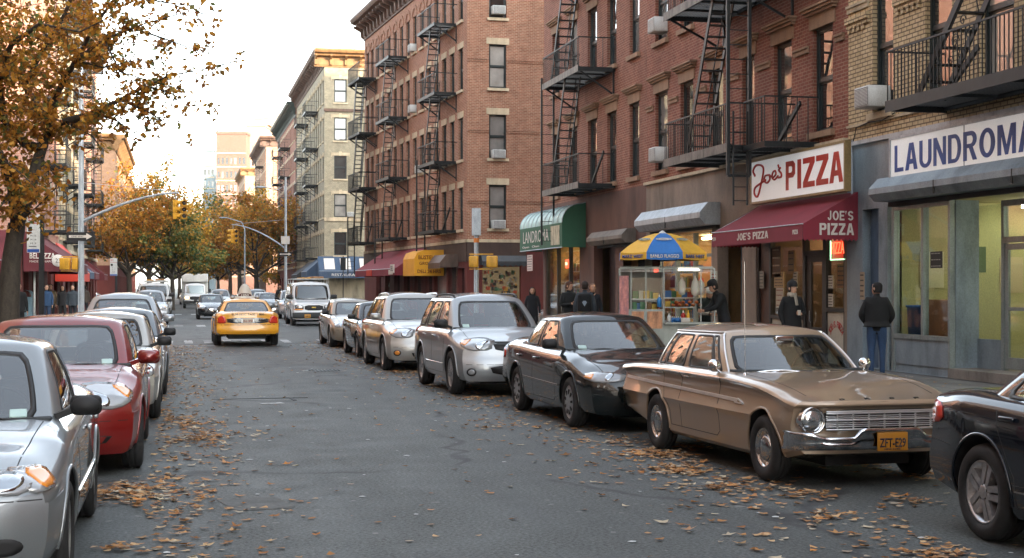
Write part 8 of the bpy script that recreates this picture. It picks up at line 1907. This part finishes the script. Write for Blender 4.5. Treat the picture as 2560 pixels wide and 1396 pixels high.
x1 = rav4(); relabel(x1[0], 'white SUV with roof rack parked past the left crossing'); x1[0]['group'] = 'cars parked along the left kerb'; place(x1, s=-.45, y=72.5, near='l')
place(taxi(), 694, 863, 'r', 'r', R(0), away=True)
o1 = small_sedan('dark grey sedan coming toward us left of the taxi', P_DK); o1[0]['group'] = 'cars driving on the street'; place(o1, 499, 799, 'l', 'f', 0); o1[0].location.x -= 0
o1[0].location = (at(528, 84).x, at(528, 84).y, 0)
tk = truck('white box truck coming toward us in the far left lane'); tk.location = (at(487, 128).x, at(487, 128).y, 0); tk.rotation_euler = (0, 0, R(-90))
def cp_car(src, label, x, y, rz=R(-90), group='cars far up the street'):
    c = copy_tree(src); c.location = (x, y, 0); c.rotation_euler = (0, 0, rz); c['label'] = label; c['group'] = group; return c
srcS, srcX, srcG = s1[0], x1[0], s2[0]; V1 = [o for o in COL.objects if o.name == 'parked_van'][0]
cp_car(V1, 'white van parked second beyond the left crossing', -1.4, 90); cp_car(srcS, 'silver sedan parked third beyond the left crossing', -1.4, 97.5); cp_car(V1, 'tall white van parked far up the left kerb', -1.4, 104)
for i, (x, y, s_) in enumerate(((-1.4, 111, srcG), (-1.4, 117, srcX), (6.4, 79, srcS), (6.4, 86, srcX), (6.4, 110, srcG), (6.4, 117, srcS), (6.4, 124, srcX), (6.4, 131, srcS), (-1.4, 142, srcX), (-1.4, 149, srcS), (3.2, 118, srcX), (1.0, 160, srcS), (3.3, 150, srcG), (6.4, 140, srcX), (6.4, 148, srcS))):
    cp_car(s_, ['grey sedan just past the tall van on the left kerb', 'white SUV behind the grey sedan far on the left kerb', 'silver sedan parked right behind the white cargo van', 'silver SUV second behind the white cargo van', 'grey sedan past the far signal pole on the right', 'silver sedan beyond the far grey one on the right', 'third parked SUV past the far signal pole', 'fourth parked sedan past the far signal pole', 'SUV on the left kerb under the orange trees', 'sedan on the left kerb under the orange trees', 'white SUV driving ahead of the taxi', 'distant silver sedan in the middle of the street', 'distant grey sedan driving ahead on the right lane', 'fifth parked SUV past the far signal pole', 'sixth parked sedan past the far signal pole'][i], x, y)
cp_car(srcX, 'pale car seen side-on in the left cross street behind the tree', -9.6, 58.5, R(0)); cp_car(srcS, 'pale sedan seen side-on in the right side street', 17.2, 62.5, R(180))
# ================================================================== AIR
hm_, hnt, hb_ = newmat('hazy_air'); hnt.nodes.remove(hb_); pv = hnt.nodes.new('ShaderNodeVolumePrincipled'); pv.inputs['Color'].default_value = (.95, .92, .88, 1); pv.inputs['Density'].default_value = HZ
hnt.links.new(pv.outputs[0], [n for n in hnt.nodes if n.type == 'OUTPUT_MATERIAL'][0].inputs['Volume'])
m = MB(); m.box((-300, -110, -1.5), (300, 520, 56)); hz = m.build('haze', hm_, None); hz['kind'] = 'stuff'; hz['label'] = 'thin warm autumn haze in the air over the street'
# ---- light
SEL, SAZ = R(20), R(38)                               # sun behind us over the right-hand roofs
sv = V((sin(SAZ)*cos(SEL), -cos(SAZ)*cos(SEL), sin(SEL)))
su = bpy.data.lights.new('sun', 'SUN'); su.energy = 2.0; su.angle = R(.6); su.color = (1, .75, .54); so = bpy.data.objects.new('sun', su); COL.objects.link(so); so.rotation_euler = sv.to_track_quat('Z', 'Y').to_euler()
w = bpy.data.worlds.new('World'); sc.world = w; w.use_nodes = True; nt = w.node_tree; bg = nt.nodes['Background']
sk = nt.nodes.new('ShaderNodeTexSky'); sk.sky_type = 'NISHITA'; sk.sun_disc = False; sk.sun_elevation = SEL; sk.sun_rotation = math.atan2(sv.x, sv.y); sk.air_density = 1.0; sk.dust_density = 1.6; sk.ozone_density = .4
bw = nt.nodes.new('ShaderNodeRGBToBW'); nt.links.new(sk.outputs[0], bw.inputs[0]); veil = mixc(nt, 1.0, bw.outputs[0], (.97, .995, .97), 'MULTIPLY')   # thin high cloud whitens the blue
sky_c = mixc(nt, .68, sk.outputs[0], veil); nt.links.new(sky_c, bg.inputs[0]); bg.inputs[1].default_value = .15
sc.view_settings.view_transform = 'Standard'; sc.view_settings.look = 'None'; sc.view_settings.exposure = 3.1; sc.view_settings.gamma = 1
sc.cycles.max_bounces = 7; sc.cycles.transparent_max_bounces = 12; sc.cycles.use_denoising = True; sc.cycles.caustics_reflective = False; sc.cycles.caustics_refractive = False; sc.cycles.sample_clamp_indirect = 6
